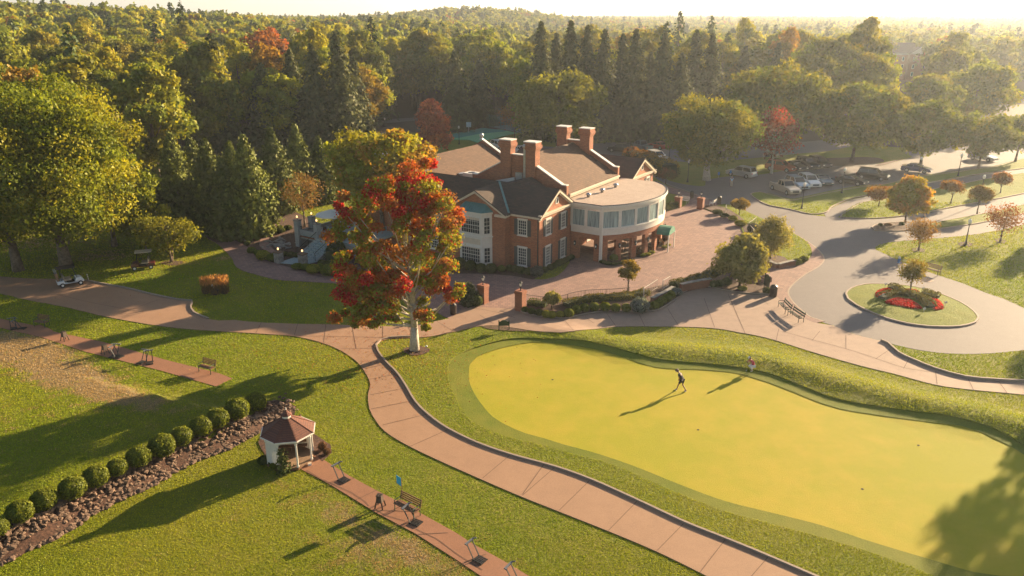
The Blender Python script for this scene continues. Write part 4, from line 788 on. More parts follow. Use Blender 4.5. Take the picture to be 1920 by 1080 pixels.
for z0, h_ in ((.5, 1.75), (3.62, 1.85)):
    window(bo, (bc, bf, z0), (1, 0, 0), (0, -1, 0), 2.45, h_, 8, 4, sill=False, blind=.3 if z0 > 2 else .12); 
    for sg in (-1, 1):
        a = V3((*bp[1 if sg < 0 else 2], 0)); b = V3((*bp[0 if sg < 0 else 3], 0)); mid = (a + b) / 2; D = (b - a) if sg > 0 else (a - b); nn = V3((D.y, -D.x, 0)); window(bo, (mid.x, mid.y, z0), D, nn, .78, h_, 2, 4, sill=False)
p_ = MB(); p_.box(bc - 1.2, bc + 1.2, bf - .03, bf, 2.5, 3.1); p_.build('panel', M['cream'], bo)
# rear wing (mirror of the front one)
gable_wing(21.8, 29.2, -18.0, 0.0, 8.0)
for v in (23.6, 27.4): window(club, (0, v, 3.7), (0, 1, 0), (1, 0, 0), 1.0, 1.65, 4, 5, .42); window(club, (0, v, .45), (0, 1, 0), (1, 0, 0), 1.0, 1.95, 4, 6, .42)
# main block with parapet gables and chimneys
m = MB(); m.box(-13, -1, 7.3, 20.1, -.1, 6.7); m.box(-13, -.3, 19.9, 21.8, -.1, 5.6); m.build('wall', M['brick'], club)
ur, zr2, ue, ze2 = -7.0, 10.25, -.75, 6.85
roofslab(club, [(ue, 7.45, ze2), (ue, 19.95, ze2), (ur, 19.95, zr2), (ur, 7.45, zr2)], 'shinglebrown', .15); roofslab(club, [(ur, 7.45, zr2 + .002), (ur, 19.95, zr2 + .002), (-13.25, 19.95, ze2), (-13.25, 7.45, ze2)], 'shinglebrown', .15)
m = MB(); m.box(-1.02, -.62, 7.5, 19.9, 6.38, 6.72); m.box(-.66, -.5, 7.4, 20, 6.6, 6.8); m.build('cornice', M['cream'], club)
for v0 in (7.02, 19.9):
    prof = [(-13.2, 5.9), (-.78, 5.9), (-.78, 7.72), (-1.35, 7.72), (-4.6, 9.45), (-4.6, 10.5), (-9.0, 10.5), (-9.0, 9.6), (-12.5, 7.75), (-13.2, 7.75)]
    m = MB(); m.sheetx([(a, v0, b) for a, b in prof], (0, .42, 0)); m.build('parapet_wall', M['brick'], club)
    m = MB(); 
    for i in (2, 3, 7, 8): a, b = prof[i], prof[i + 1]; m.bar((a[0], v0 + .21, a[1] + .05), (b[0], v0 + .21, b[1] + .05), .52, .1)
    m.bar((-8.0, v0 + .21, 10.55), (-5.6, v0 + .21, 10.55), .52, .1); m.build('coping', M['white'], club)
    for uc in (-5.25, -8.45):
        m = MB(); hw, hd, vc = .66, .5, v0 + .21
        m.box(uc - hw, uc + hw, vc - hd, vc + hd, 8.0, 11.15)
        for z, g_ in ((11.15, .05), (11.25, .1), (11.35, .15), (11.45, .19)): m.box(uc - hw - g_, uc + hw + g_, vc - hd - g_, vc + hd + g_, z, z + .1 if z < 11.45 else 11.75)
        m.box(uc - hw - .1, uc + hw + .1, vc - hd - .1, vc + hd + .1, 11.75, 12.05); ch = m.build('chimney', M['brick'], club)
        m = MB(); m.box(uc - hw - .14, uc + hw + .14, vc - hd - .14, vc + hd + .14, 12.05, 12.15); m.build('chimney_cap', M['white'], ch)
m = MB(); m.box(-12.2, -7.4, 6.85, 7.02, 6.2, 7.15); m.sheetx([(-10.8, 6.88, 7.15), (-7.4, 6.88, 7.15), (-7.4, 6.88, 8.0)], (0, .14, 0)); m.build('white_wall', M['white'], club)
m = MB(); m.tube((-5.95, 6.7, 7.4), (-5.95, 6.7, 11.5), .13, n=10); m.tube((-5.95, 6.7, 11.5), (-5.95, 6.7, 11.62), .24, n=10); m.tube((-5.95, 6.7, 11.66), (-5.95, 6.7, 11.85), .26, .1, n=10); m.tube((-5.95, 6.7, 9.4), (-5.95, 6.7, 9.46), .16, n=10); m.build('flue_pipe', M['galv'], club)
m = MB(); m.box(-7.15, -6.3, 6.75, 7.02, 7.5, 8.6); m.build('roof_hatch', M['galv'], club)
roofslab(club, [(-5.05, 3.6, 8.3), (-5.05, 7.0, 8.33), (-1.4, 7.0, 6.2), (-1.4, 5.4, 6.9), (-3.6, 3.6, 8.05)], 'shingle'); roofslab(club, [(-5.05, 3.6, 8.3), (-8.2, 3.7, 7.6), (-8.6, 7.0, 6.3), (-5.05, 7.0, 8.33)], 'shingle')
# left wing with its long roof
m = MB(); m.box(-26.6, -16.6, 3.0, 20.2, -.1, 6.6); m.build('wall', M['brick'], club)
roofslab(club, [(-16.2, 5.4, 6.7), (-16.2, 20, 6.7), (-20.6, 20, 9.0), (-20.6, 3.0, 9.0), (-18.4, 3.0, 7.85)], 'shinglebrown'); roofslab(club, [(-20.6, 3, 9.002), (-20.6, 20, 9.002), (-26.9, 20, 5.75), (-26.9, 3, 5.75)], 'shinglebrown')
m = MB(); m.sheetx([(-26.8, 19.9, 5.5), (-16.0, 19.9, 5.5), (-16.0, 19.9, 6.9), (-20.6, 19.9, 9.4), (-26.8, 19.9, 6.3)], (0, .35, 0)); m.build('parapet_wall', M['brick'], club)
m = MB(); m.bar((-16.0, 20.07, 6.96), (-20.6, 20.07, 9.46), .48, .1); m.build('coping', M['white'], club)
m = MB(); m.lathe([(.3, 0), (.3, .15), (.12, .2), (.24, .4), (.3, .65), (.18, .85), (.02, .95)], 10, (-20.9, 20.07, 9.4)); m.build('finial', M['galv'], club, smooth=True)
m = MB(); m.box(-16.58, -13.0, 7.3, 19.85, -.1, 6.2); m.build('flat_roof', M['flatroof'], club)
m = MB(); m.box(-16.0, -14.3, 8.9, 10.4, 6.35, 7.3); ac = m.build('air_conditioner', M['white'], club, bevel=.04); m = MB(); m.lathe([(.42, 0), (.42, .03), (.1, .05)], 14, (-15.15, 9.65, 7.3)); m.build('fan', M['black'], ac); m = MB(); m.box(-16.9, -16.0, 9.1, 10.2, 6.7, 7.1); m.build('duct', M['galv'], ac)
# rounded glazed front over the arcade
arc = catmull([(3.7, 6.6), (5.15, 8.2), (6.1, 10.0), (6.7, 12.0), (6.95, 14.0), (6.8, 16.0), (6.2, 18.0), (5.1, 19.9), (3.5, 21.3)], False, .2)
cum = np.concatenate([[0], np.cumsum(np.linalg.norm(np.diff(arc, axis=0), axis=1))]); AL = cum[-1]
def A_(s): return V3((float(np.interp(s, cum, arc[:, 0])), float(np.interp(s, cum, arc[:, 1])), 0))
def An(s): d = A_(min(AL, s + .05)) - A_(max(0, s - .05)); d.normalize(); return V3((d.y, -d.x, 0)), d
def band(name, z0, z1, o0, th, m, par=club):     # ring following straight face + arc
    pts = [(.12, 6.6, V3((0, -1, 0)))] + [(3.7, 6.6, V3((.55, -.8, 0)))] + [(*A_(s)[:2], An(s)[0]) for s in np.arange(.35, AL, .35)] + [(*A_(AL)[:2], An(AL)[0])]
    mb = MB(); vs = []; n = len(pts)
    for (o_, z) in ((o0, z0), (o0, z1), (o0 - th, z1), (o0 - th, z0)): vs += [(x + nn.x * o_, y + nn.y * o_, z) for x, y, nn in pts]
    fs = [(r_ * n + i, r_ * n + i + 1, ((r_ + 1) % 4) * n + i + 1, ((r_ + 1) % 4) * n + i) for r_ in range(4) for i in range(n - 1)] + [(0, n, 2 * n, 3 * n), (n - 1, 4 * n - 1, 3 * n - 1, 2 * n - 1)]
    mb.add(vs, fs); return mb.build(name, m, par)
band('brick_lintel', 2.38, 2.98, 0, .4, M['brick']); ub = band('spandrel', 2.98, 3.62, .06, .5, M['white']); band('ledge', 3.58, 3.70, .13, .2, M['white'], ub); band('fascia', 5.66, 6.1, .08, .5, M['white']); band('cornice', 5.95, 6.2, .26, .2, M['white'])
band('gutter', 6.2, 6.27, .2, .12, M['black'])
rp = [(.0, 6.52)] + [tuple((A_(s) + An(s)[0] * .1)[:2]) for s in np.arange(0, AL, .4)] + [tuple(A_(AL)[:2]), (-.9, 21.3), (-.9, 7.0)]
m = MB(); m.prism(rp, 6.0, 6.22); m.build('flat_roof', M['flatroof'], club)
inn = [(.12, 6.95)] + [tuple((A_(s) - An(s)[0] * .5)[:2]) for s in np.arange(.3, AL, .4)] + [(-.9, 21.2), (-.9, 7.1)]
m = MB(); m.prism(inn, 2.7, 3.5); m.build('arcade_ceiling', M['cream'], club); 
for i, (u, v) in enumerate([(.6, 9.5), (.8, 12.5), (.9, 15.8)]):
    m = MB(); m.lathe([(.16, 0), (.16, .2), (.3, .24), (.3, .34), (.2, .46), (.02, .5)], 10, (u, v, 6.22)); m.build('roof_vent', M['galv'], club, smooth=True)
def glaz(c, D, nn, w_, last=False):
    f = MB(); mid = V3(c); window(club, (mid.x, mid.y, 3.70), D, nn, w_ - .16, 1.92, 1, 1, fm='white', gm='curtain', sill=False, name='glazing')
    m = MB(); pp = mid + V3(D).normalized() * (w_ / 2); m.bar(pp + V3(nn) * -.02 + V3((0, 0, 3.7)), pp + V3(nn) * -.02 + V3((0, 0, 5.66)), .17, .22, up=nn); m.build('mullion', M['white'], club)
for uc in (1.02, 2.78): glaz((uc, 6.6, 0), (1, 0, 0), (0, -1, 0), 1.76)
m = MB(); m.box(.05, .16, 6.5, 6.7, 3.7, 5.66); m.build('mullion', M['white'], club)
m = MB(); m.box(3.6, 3.86, 6.5, 6.75, 0, 6.0); m.build('corner_post', M['white'], club)
nseg = 8; sl_ = AL / nseg
for k in range(nseg):
    s = (k + .5) * sl_; nn, D = An(s); a, b = A_(k * sl_), A_((k + 1) * sl_); c = (a + b) / 2; D = (b - a).normalized(); nn = V3((D.y, -D.x, 0)); glaz((c.x, c.y, 0), D, nn, (b - a).length)
def pier(c, D, nn, w_, d=.42, z1=2.39):
    m = MB(); c = V3(c); D = V3(D).normalized() * w_ / 2; nn = V3(nn).normalized()
    q = [c - D, c + D, c + D - nn * d, c - D - nn * d]; m.prism([(p.x, p.y) for p in q], -.05, z1); return m.build('brick_pier', M['brick'], club)
pier((.6, 6.6, 0), (1, 0, 0), (0, -1, 0), .95); pier((3.3, 6.6, 0), (1, 0, 0), (0, -1, 0), .8)
n0, d0 = An(.3); pier(A_(.42), d0, n0, .8)
for k in range(1, nseg + 1):
    s = min(AL, k * sl_); nn, D = An(s); pier(A_(s), D, nn, .62 if k != 2 else .7)
m = MB(); m.box(-1.0, -.96, 9.0, 10.4, .1, 2.3); m.box(-1.0, -.96, 12.6, 14.2, .1, 2.3); m.build('door', M['white'], club)
n2, d2 = An(4.45 * sl_); c2 = A_(4.45 * sl_); m = MB(); a0 = -1.35; rows = []
for k in range(9):
    t = math.pi * k / 8; rows.append((math.cos(t) * 1.15, math.sin(t) * .8))
vs = [c2 + d2 * x + n2 * .05 + V3((0, 0, 1.95 + z)) for x, z in rows] + [c2 + d2 * x + n2 * 1.5 + V3((0, 0, 1.95 + z)) for x, z in rows]
m.add(vs, [(i, i + 1, i + 10, i + 9) for i in range(8)] + [tuple(range(9, 18))]); aw = m.build('awning', plain('awning_green', (.05, .19, .13), .7), club)
m = MB()
for sg in (-1.1, 1.1): m.bar(c2 + d2 * sg + n2 * 1.45, c2 + d2 * sg + n2 * 1.45 + V3((0, 0, 2.0)), .1, .1)
m.build('awning_post', M['white'], aw)
for (c, nn) in [((.75, 6.55, 1.8), (0, -1, 0)), ((3.3, 6.55, 1.8), (0, -1, 0))] + [(tuple(A_(k * sl_) + V3((0, 0, 1.8))), An(k * sl_)[0]) for k in (1, 2, 3, 6)]:
    c = V3(c); nn = V3(nn); m = MB(); m.bar(c, c + nn * .22, .05, .05); m.lathe([(.03, -.3), (.10, -.26), (.13, .1), (.16, .14), (.03, .28)], 6, tuple(c + nn * .22)); l_ = m.build('wall_lantern', M['black'], club)
    m = MB(); m.lathe([(.07, -.1), (.08, .08)], 6, tuple(c + nn * .31)); m.build('lamp', M['lampoff'], l_)
# tables and chairs glimpsed in the arcade
def club_table(u, v):
    t = thing('cafe_table', 'dark round table with chairs around it under the arcade', 'table', UV(u, v, .04), ANG, 'arcade tables')
    m = MB(); m.lathe([(.5, .72), (.5, .76)], 14); m.build('table_top', M['black'], t); m = MB(); m.tube((0, 0, 0), (0, 0, .72), .04); m.lathe([(.25, 0), (.22, .04), (.03, .06)], 10); m.build('pedestal', M['black'], t)
def chair_mb():
    m = MB(); m.box(-.22, .22, -.22, .22, .42, .46); m.box(-.22, .22, .18, .22, .46, .9)
    for a in (-.2, .2):
        for b in (-.2, .2): m.tube((a, b, 0), (a, b, .44), .02, n=5)
    return m
ch0 = None
for u, v in ((3.2, 9.0), (4.4, 11.4), (3.6, 13.8)):
    club_table(u, v)
    for a in (0, 2.1, 4.2):
        p = UV(u + .75 * math.cos(a), v + .75 * math.sin(a), .04)
        if ch0 is None:
            ch0 = chair_mb().build('chair', M['wood']); ch0.location = p; ch0.rotation_euler[2] = a + ANG - math.pi / 2; tag(ch0, 'chair at a dark table under the brick arcade', 'chair', 'chairs under the arcade')
        else: c = dup(ch0, p, a + ANG - math.pi / 2)
# ------------------------------------------------------------------ terrace with stairs
ter = thing('terrace', 'raised stone terrace with pillars beside the garden stairs', 'terrace', C0, ANG)
m = MB(); m.box(-28.3, -19.0, -6.3, 1.5, 1.2, 1.5); m.build('floor', M['flag'], ter)
m = MB(); m.box(-28.3, -27.9, -6.3, 1.5, -.3, 1.2); m.box(-25.5, -25.1, -6.3, -1, -.3, 1.2); m.box(-22.2, -19, -6.3, -5.9, -.3, 1.2); m.box(-28.3, -25.1, -6.3, -6.0, .95, 1.2); m.box(-28.3, -25.2, -6.45, -6.15, 1.5, 2.0); m.box(-28.45, -28.15, -6.3, -1, 1.5, 1.8); m.build('wall', M['render'], ter)
m = MB(); m.box(-28.4, -25.0, -6.5, -6.3, 1.2, 1.32); m.box(-25.0, -22.2, -6.42, -6.3, 1.42, 1.5); m.build('brick_edge', M['brickdark'], ter)
for (u, v) in ((-28.2, -6.4), (-28.0, -4.4), (-25.1, -6.4), (-21.7, -6.3), (-28.0, -.6), (-24.4, .6)):
    m = MB(); m.box(u - .3, u + .3, v - .3, v + .3, -.3 if (u, v) == (-28.2, -6.4) else 1.4, 3.05); pl = m.build('pillar', M['render'], ter); m = MB(); m.box(u - .36, u + .36, v - .36, v + .36, 3.05, 3.15); m.build('capstone', M['stonegrey'], pl)
    m = MB(); m.tube((u, v, 3.15), (u, v, 3.35), .04); m.lathe([(.05, 0), (.08, .04)], 8, (u, v, 3.33)); ln = m.build('lantern', M['black'], pl); m = MB(); m.lathe([(.07, 0), (.1, .1), (.08, .2), (.02, .26)], 8, (u, v, 3.37)); m.build('lamp', M['lampglow'], ln)
m = MB()
for v0, u0, v1, u1 in ((-6.35, -27.9, -6.35, -25.4), (-6.1, -28.1, -4.7, -28.1), (-4.1, -28.0, -.9, -28.0), (-.3, -27.7, .5, -24.7)):
    m.bar((u0, v0, 2.4), (u1, v1, 2.4), .04, .05); k = int(math.hypot(u1 - u0, v1 - v0) / .18)
    for i in range(k + 1): t = i / max(k, 1); m.bar((u0 + (u1 - u0) * t, v0 + (v1 - v0) * t, 1.5), (u0 + (u1 - u0) * t, v0 + (v1 - v0) * t, 2.4), .02)
m.build('railing', M['black'], ter)
st = MB(); ns_ = 9
for i in range(ns_):
    z = 1.5 * (ns_ - i - 1 + 1) / (ns_ + 0.0) - .0; v1 = -6.42 - i * .36; st.box(-25.0, -22.2, v1 - .38, v1 + .02, z - .36, z - .02 * (i > 0) - .02)
so = st.build('stairs', M['flag'], ter); m = MB()
for i in range(ns_):
    z = 1.5 * (ns_ - i) / ns_; v1 = -6.42 - i * .36
    for uu in (-24.3, -23.6, -22.9): m.box(uu - .05, uu + .05, v1 - .395, v1 - .381, z - .13, z - .05)
m.build('step_light', M['black'], so); m = MB(); m.sheetx([(-22.2, -6.4, -.1), (-22.2, -6.4, 1.5), (-22.2, -9.7, .2), (-22.2, -9.7, -.1)], (.2, 0, 0)); m.sheetx([(-25.2, -6.4, -.1), (-25.2, -6.4, 1.5), (-25.2, -9.7, .2), (-25.2, -9.7, -.1)], (.2, 0, 0)); m.build('stringer', M['render'], so)
for uu in (-24.95, -22.25):
    m = MB(); m.tube((uu, -6.3, 2.4), (uu, -9.7, .95), .035); m.tube((uu, -9.7, .95), (uu, -9.7, 0), .03); m.tube((uu, -8, 1.6), (uu, -8, .7), .025); m.build('handrail', M['black'], so)
um_ = thing('parasol', 'white parasol open over the terrace table', 'parasol', UV(-25.6, -3.6, 1.5), ANG)
m = MB(); m.tube((0, 0, 0), (0, 0, 2.6), .035); m.lathe([(.3, 0), (.3, .08)], 10); m.build('pole', M['black'], um_)
m = MB(); n = 8; ring = [(1.85 * math.cos(2 * math.pi * k / n + .2), 1.85 * math.sin(2 * math.pi * k / n + .2), 2.05) for k in range(n)]; r2_ = [(.45 * math.cos(2 * math.pi * k / n + .2), .45 * math.sin(2 * math.pi * k / n + .2), 2.5) for k in range(n)]
m.add(ring + r2_ + [(0, 0, 2.62)], [(k, (k + 1) % n, n + (k + 1) % n, n + k) for k in range(n)] + [(n + k, n + (k + 1) % n, 2 * n) for k in range(n)]); m.add([(a, b, c - .13) for a, b, c in ring] + ring, [(k, (k + 1) % n, n + (k + 1) % n, n + k) for k in range(n)]); m.build('canopy', M['white'], um_)
tt = thing('patio_table', 'dark patio table under the white parasol', 'table', UV(-25.6, -3.6, 1.5), ANG); m = MB(); m.lathe([(.6, .7), (.6, .74)], 16); m.build('table_top', M['black'], tt); m = MB()
for a in range(4): m.tube((.4 * math.cos(a * 1.57), .4 * math.sin(a * 1.57), 0), (.3 * math.cos(a * 1.57), .3 * math.sin(a * 1.57), .7), .02)
m.build('leg', M['black'], tt)
pc = None
for i, (u, v, a) in enumerate([(-25.6, -4.7, 3.14), (-24.5, -3.6, 1.2), (-26.6, -3.0, -1), (-22.6, -2.4, .5), (-21.6, -3.6, 2.2), (-23.0, -4.6, 1), (-21.0, -2.2, 0)]):
    if pc is None: pc = chair_mb().build('patio_chair', M['black']); pc.location = UV(u, v, 1.5); pc.rotation_euler[2] = a; tag(pc, 'dark patio chair on the raised terrace', 'chair', 'chairs on the terrace')
    else: dup(pc, UV(u, v, 1.5), a)
for (u, v), lab in (((-25.3, -12.0), 'low stone pillar with lantern left of the lower landing'), ((-22.6, -11.1), 'low stone pillar at the foot of the terrace stairs')):
    t = thing('stone_pillar', lab, 'pillar', UV(u, v, 0), ANG); m = MB(); m.box(-.36, .36, -.36, .36, -.1, 1.15); m.build('shaft', M['stonegrey'], t); m = MB(); m.box(-.42, .42, -.42, .42, 1.15, 1.25); m.build('capstone', M['stone'], t)
    m = MB(); m.tube((0, 0, 1.25), (0, 0, 1.42), .04); m.lathe([(.05, 0), (.08, .04)], 8, (0, 0, 1.4)); ln = m.build('lantern', M['black'], t); m = MB(); m.lathe([(.07, 0), (.1, .1), (.08, .2), (.02, .26)], 8, (0, 0, 1.43)); m.build('lamp', M['lampglow'], ln)
m = MB(); a_ = [UV(-25.2, -12.2), UV(-22.4, -11.4), UV(-22.0, -9.7), UV(-25.2, -9.7)]; m.prism([(p[0], p[1]) for p in a_], .0, .09); tag(m.build('landing_path', M['flag']), kind='structure')
# ------------------------------------------------------------------ other buildings
ob = thing('outbuilding', 'low building with dark hipped roof behind the yellow green maple', 'building', G3(645, 345), R(-32.5)); m = MB(); m.box(-7, 4, 0, 8, -.1, 2.9); m.build('wall', M['cream'], ob)
m = MB(); m.add([(-7.5, -.5, 2.9), (4.5, -.5, 2.9), (4.5, 8.5, 2.9), (-7.5, 8.5, 2.9), (-4, 4, 4.6), (1, 4, 4.6)], [(0, 1, 5, 4), (1, 2, 5), (2, 3, 4, 5), (3, 0, 4), (3, 2, 1, 0)]); m.build('roof', M['shingle'], ob)
def far_building():
    x, y = G(1672, 150, 0); t = thing('hall', 'large hazy brick hall with white pediments beyond the oaks', 'building', (float(x), float(y), 0), R(-6)); s = .95
    m = MB(); m.box(-16, 30, 0, 14, -.1, 12); m.box(6, 16, -2.5, 0, -.1, 12); m.box(-22, -12, -1.5, 12, -.1, 12); m.build('wall', M['brickdark'], t)
    m = MB(); m.add([(-17, -.6, 12.4), (31, -.6, 12.4), (31, 15, 12.4), (-17, 15, 12.4), (-9, 7, 17), (24, 7, 17)], [(0, 1, 5, 4), (1, 2, 5), (2, 3, 4, 5), (3, 0, 4), (3, 2, 1, 0)])
    for a, b, yy in ((-22.6, -11.4, -2), (5.4, 16.6, -3)): mm = (a + b) / 2; m.add([(a, yy, 12.4), (b, yy, 12.4), (mm, yy, 15.6), (a, 7, 12.4), (b, 7, 12.4), (mm, 7, 15.6)], [(0, 2, 5, 3), (1, 4, 5, 2), (0, 1, 2)])
    m.build('roof', plain('far_roof', (.12, .09, .09), .9), t)
    for a, b, yy in ((-22.4, -11.6, -2.05), (5.6, 16.4, -3.05)):
        m = MB(); mm = (a + b) / 2; m.sheetx([(a, yy, 12.2), (b, yy, 12.2), (mm, yy, 15.4)], (0, -.3, 0)); m.build('pediment', M['white'], t)
    m = MB(); m.box(-17, 31, -.9, -.05, 11.6, 12.4); m.build('cornice', M['white'], t)
    for z in (2, 5.4, 8.8):
        for xx in (-19.5, -14.5, -8, -4, 0, 4, 8.5, 13.5, 19, 23, 27):
            yy = -1.5 if xx < -12 else (-2.5 if 6 < xx < 16 else 0); m = MB(); m.box(xx - .55, xx + .55, yy - .1, yy - .01, z, z + 1.9); w0 = m.build('window', M['white'], t); m = MB(); m.box(xx - .45, xx + .45, yy - .14, yy - .11, z + .12, z + 1.8); m.build('pane', M['glass'], w0)
    t.scale = (.8, .8, .86)
far_building()
x, y = G(355, 130, 0); mx = thing('radio_mast', 'thin lattice radio mast rising above the woods on the hill', 'mast', (float(x) * 1.0, float(y) * 1.0, float(T(x, y)))); m = MB(); H_ = 58
for a in range(3):
    c, s_ = math.cos(a * 2.094), math.sin(a * 2.094); m.bar((c * .5, s_ * .5, 0), (c * .35, s_ * .35, H_), .12)
for z in range(0, H_, 2):
    for a in range(3): c, s_ = math.cos(a * 2.094) * .45, math.sin(a * 2.094) * .45; c2_, s2_ = math.cos((a + 1) * 2.094) * .45, math.sin((a + 1) * 2.094) * .45; m.bar((c, s_, z), (c2_, s2_, z + 2), .06)
m.build('lattice', M['galv'], mx)
# ------------------------------------------------------------------ shrubs and hedges
def ball_mesh(seed, pal, n=1500, leaf=.06, flat=.85, rough=.06):
    rs = np.random.RandomState(seed); d = rs.normal(size=(n, 3)); d[:, 2] = np.abs(d[:, 2]) * np.where(rs.rand(n) < .25, -.55, 1); d /= np.linalg.norm(d, axis=1)[:, None]
    lump = 1 + rough * np.sin(d[:, 0] * 7 + seed) * np.cos(d[:, 1] * 6) + rs.normal(size=n) * .03
    C = d * lump[:, None] * .5; C[:, 2] = C[:, 2] * flat + .42 * flat; P = np.array(pal); K = P[rs.randint(0, len(P), n)] * rs.uniform(.7, 1.3, (n, 1))
    core = rs.rand(n) < .3; C[core, :2] *= .9
    return leafmesh('leaves', C, d + rs.normal(size=(n, 3)) * .45, leaf * rs.uniform(.6, 1.3, n), np.clip(K, 0, 1), M['leaf'], .8, rs=rs)
def shrub_proto(name, lab, mesh, cat='shrub', core=(.02, .03, .012), squash=.85):
    t = thing(name, lab, cat, (0, 0, 0)); o = bpy.data.objects.new('leaves', mesh); col.objects.link(o); o.parent = t
    m = MB(); m.lathe([(.1, 0), (.40, .12 * squash), (.46, .42 * squash), (.40, .66 * squash), (.22, .80 * squash), (.02, .86 * squash)], 14); m.build('branches', M['shrubcore'], t, smooth=True); return t
M['shrubcore'] = plain('shrub_inside', (.03, .042, .014), .95)
SP = {'g': shrub_proto('round_shrub', '', ball_mesh(1, ((.14, .17, .018), (.20, .22, .024), (.11, .14, .018)), 3200, .040)), 'y': shrub_proto('round_shrub', '', ball_mesh(2, ((.32, .30, .03), (.24, .25, .025)), 2000, .05)),
      'd': shrub_proto('round_shrub', '', ball_mesh(3, ((.07, .095, .022), (.10, .12, .026)), 1800, .05)), 'r': shrub_proto('round_shrub', '', ball_mesh(4, ((.17, .07, .035), (.10, .06, .03), (.2, .10, .04)), 1200, .06, rough=.12)),
      'b': shrub_proto('blue_shrub', '', ball_mesh(5, ((.14, .17, .17), (.18, .21, .21)), 1400, .05, rough=.16)), 's': shrub_proto('grey_shrub', '', ball_mesh(6, ((.10, .11, .10), (.13, .13, .11)), 1200, .06, rough=.14))}
used = {}
def put_shrub(k, px, py, wpx, lab, grp=None, hs=1.0, z=0.08, ws=1.0):
    p = G3(px, py, z); w_ = wpx / ppm(px, py) * .97
    if k not in used: o = SP[k]; used[k] = o; o.location = p
    else: o = dup(SP[k], p)
    o['label'] = lab; o.scale = (w_ * ws, w_, w_ * hs); o.rotation_euler = (0, 0, random.uniform(0, 6)) if ws == 1.0 else (0, 0, 0)
    if grp: o['group'] = grp
    elif 'group' in o: del o['group']
    return o
random.seed(5)
wl_ = [(0, 1003, 38), (42, 976, 48), (86, 953, 46), (140, 932, 49), (183, 910, 46), (223, 890, 38), (263, 872, 44), (307, 853, 49), (343, 833, 41), (380, 815, 42), (411, 800, 43), (446, 784, 45), (481, 769, 41)]
for x, y, w_ in wl_: put_shrub('g', x, y, w_, 'clipped round shrub in the row along the top of the rock bank', 'shrubs along the rock bank', z=.1)
for x, y, w_ in [(1066, 595, 20), (1081, 588, 19), (1096, 585, 19), (1114, 584, 20), (1134, 584, 21), (1154, 585, 19), (1174, 585, 19), (1226, 581, 19), (1234, 576, 18), (1241, 571, 18), (1250, 566, 18), (1257, 560, 18)]: put_shrub('g', x, y, w_, 'bright clipped ball in the curved bed below the forecourt', 'clipped balls in the curved bed')
for x, y, w_ in [(984, 586, 13), (997, 590, 15), (1011, 593, 16)]: put_shrub('d', x, y, w_, 'dark clipped ball beside the brick pillar end of the curved bed', 'dark balls by the pillar')
for x, y, w_ in [(1024, 596, 17), (1035, 597, 16), (1050, 596, 15)]: put_shrub('y', x, y, w_, 'yellowish loose shrub under the pale globe tree', 'shrubs under the globe tree')
put_shrub('b', 1199, 586, 34, 'spiky blue grey shrub between the two rows of balls', hs=1.05); put_shrub('b', 1266, 555, 26, 'low blue grey shrub at the upper end of the curved bed', hs=.7)
for x, y, w_ in [(1262, 540, 15), (1273, 536, 15), (1338, 540, 17), (1349, 538, 16), (1362, 536, 19)]: put_shrub('d', x, y, w_, 'dark round shrub behind the retaining wall', 'dark shrubs behind the retaining wall')
for x, y, w_ in [(861, 503, 25), (882, 507, 23), (902, 511, 21), (921, 512, 22), (955, 509, 15), (966, 511, 16), (978, 514, 17), (991, 516, 17)]: put_shrub('d', x, y, w_, 'dark round shrub along the front wall of the clubhouse', 'shrubs along the front wall')
put_shrub('g', 940, 510, 15, 'small light green ball in the dark row along the front wall'); put_shrub('s', 1007, 519, 25, 'grey shrub at the outer corner of the clubhouse')
for x, y, w_ in [(1021, 512, 14), (1032, 507, 14), (1040, 503, 12), (1047, 499, 14), (1053, 496, 13), (1060, 493, 12), (1066, 490, 11), (1072, 487, 11)]: put_shrub('d', x, y, w_, 'small ball in the row under the gable end windows', 'balls under the gable end')
put_shrub('g', 1151, 490, 16, 'single green ball in front of the first arcade pier')
for x, y, w_ in [(1194, 480, 19), (1216, 471, 15), (1234, 463, 19), (1245, 452, 17), (1246, 437, 17)]: put_shrub('r', x, y, w_, 'russet round shrub beside the arcade', 'russet shrubs beside the arcade')
for x, y, w_ in [(1205, 481, 13), (1214, 480, 13), (1222, 476, 12), (1246, 466, 12), (1253, 462, 10)]: put_shrub('y', x, y, w_, 'low yellow green plant at the edge of the arcade bed', 'low plants of the arcade bed', hs=.5)
for x, y, w_ in [(1130, 494, 14), (1140, 497, 15), (1152, 498, 14), (1163, 496, 13), (1172, 492, 12)]: put_shrub('d', x, y, w_, 'flat dark shrub in the bed by the corner post', 'flat shrubs by the corner post', hs=.45)
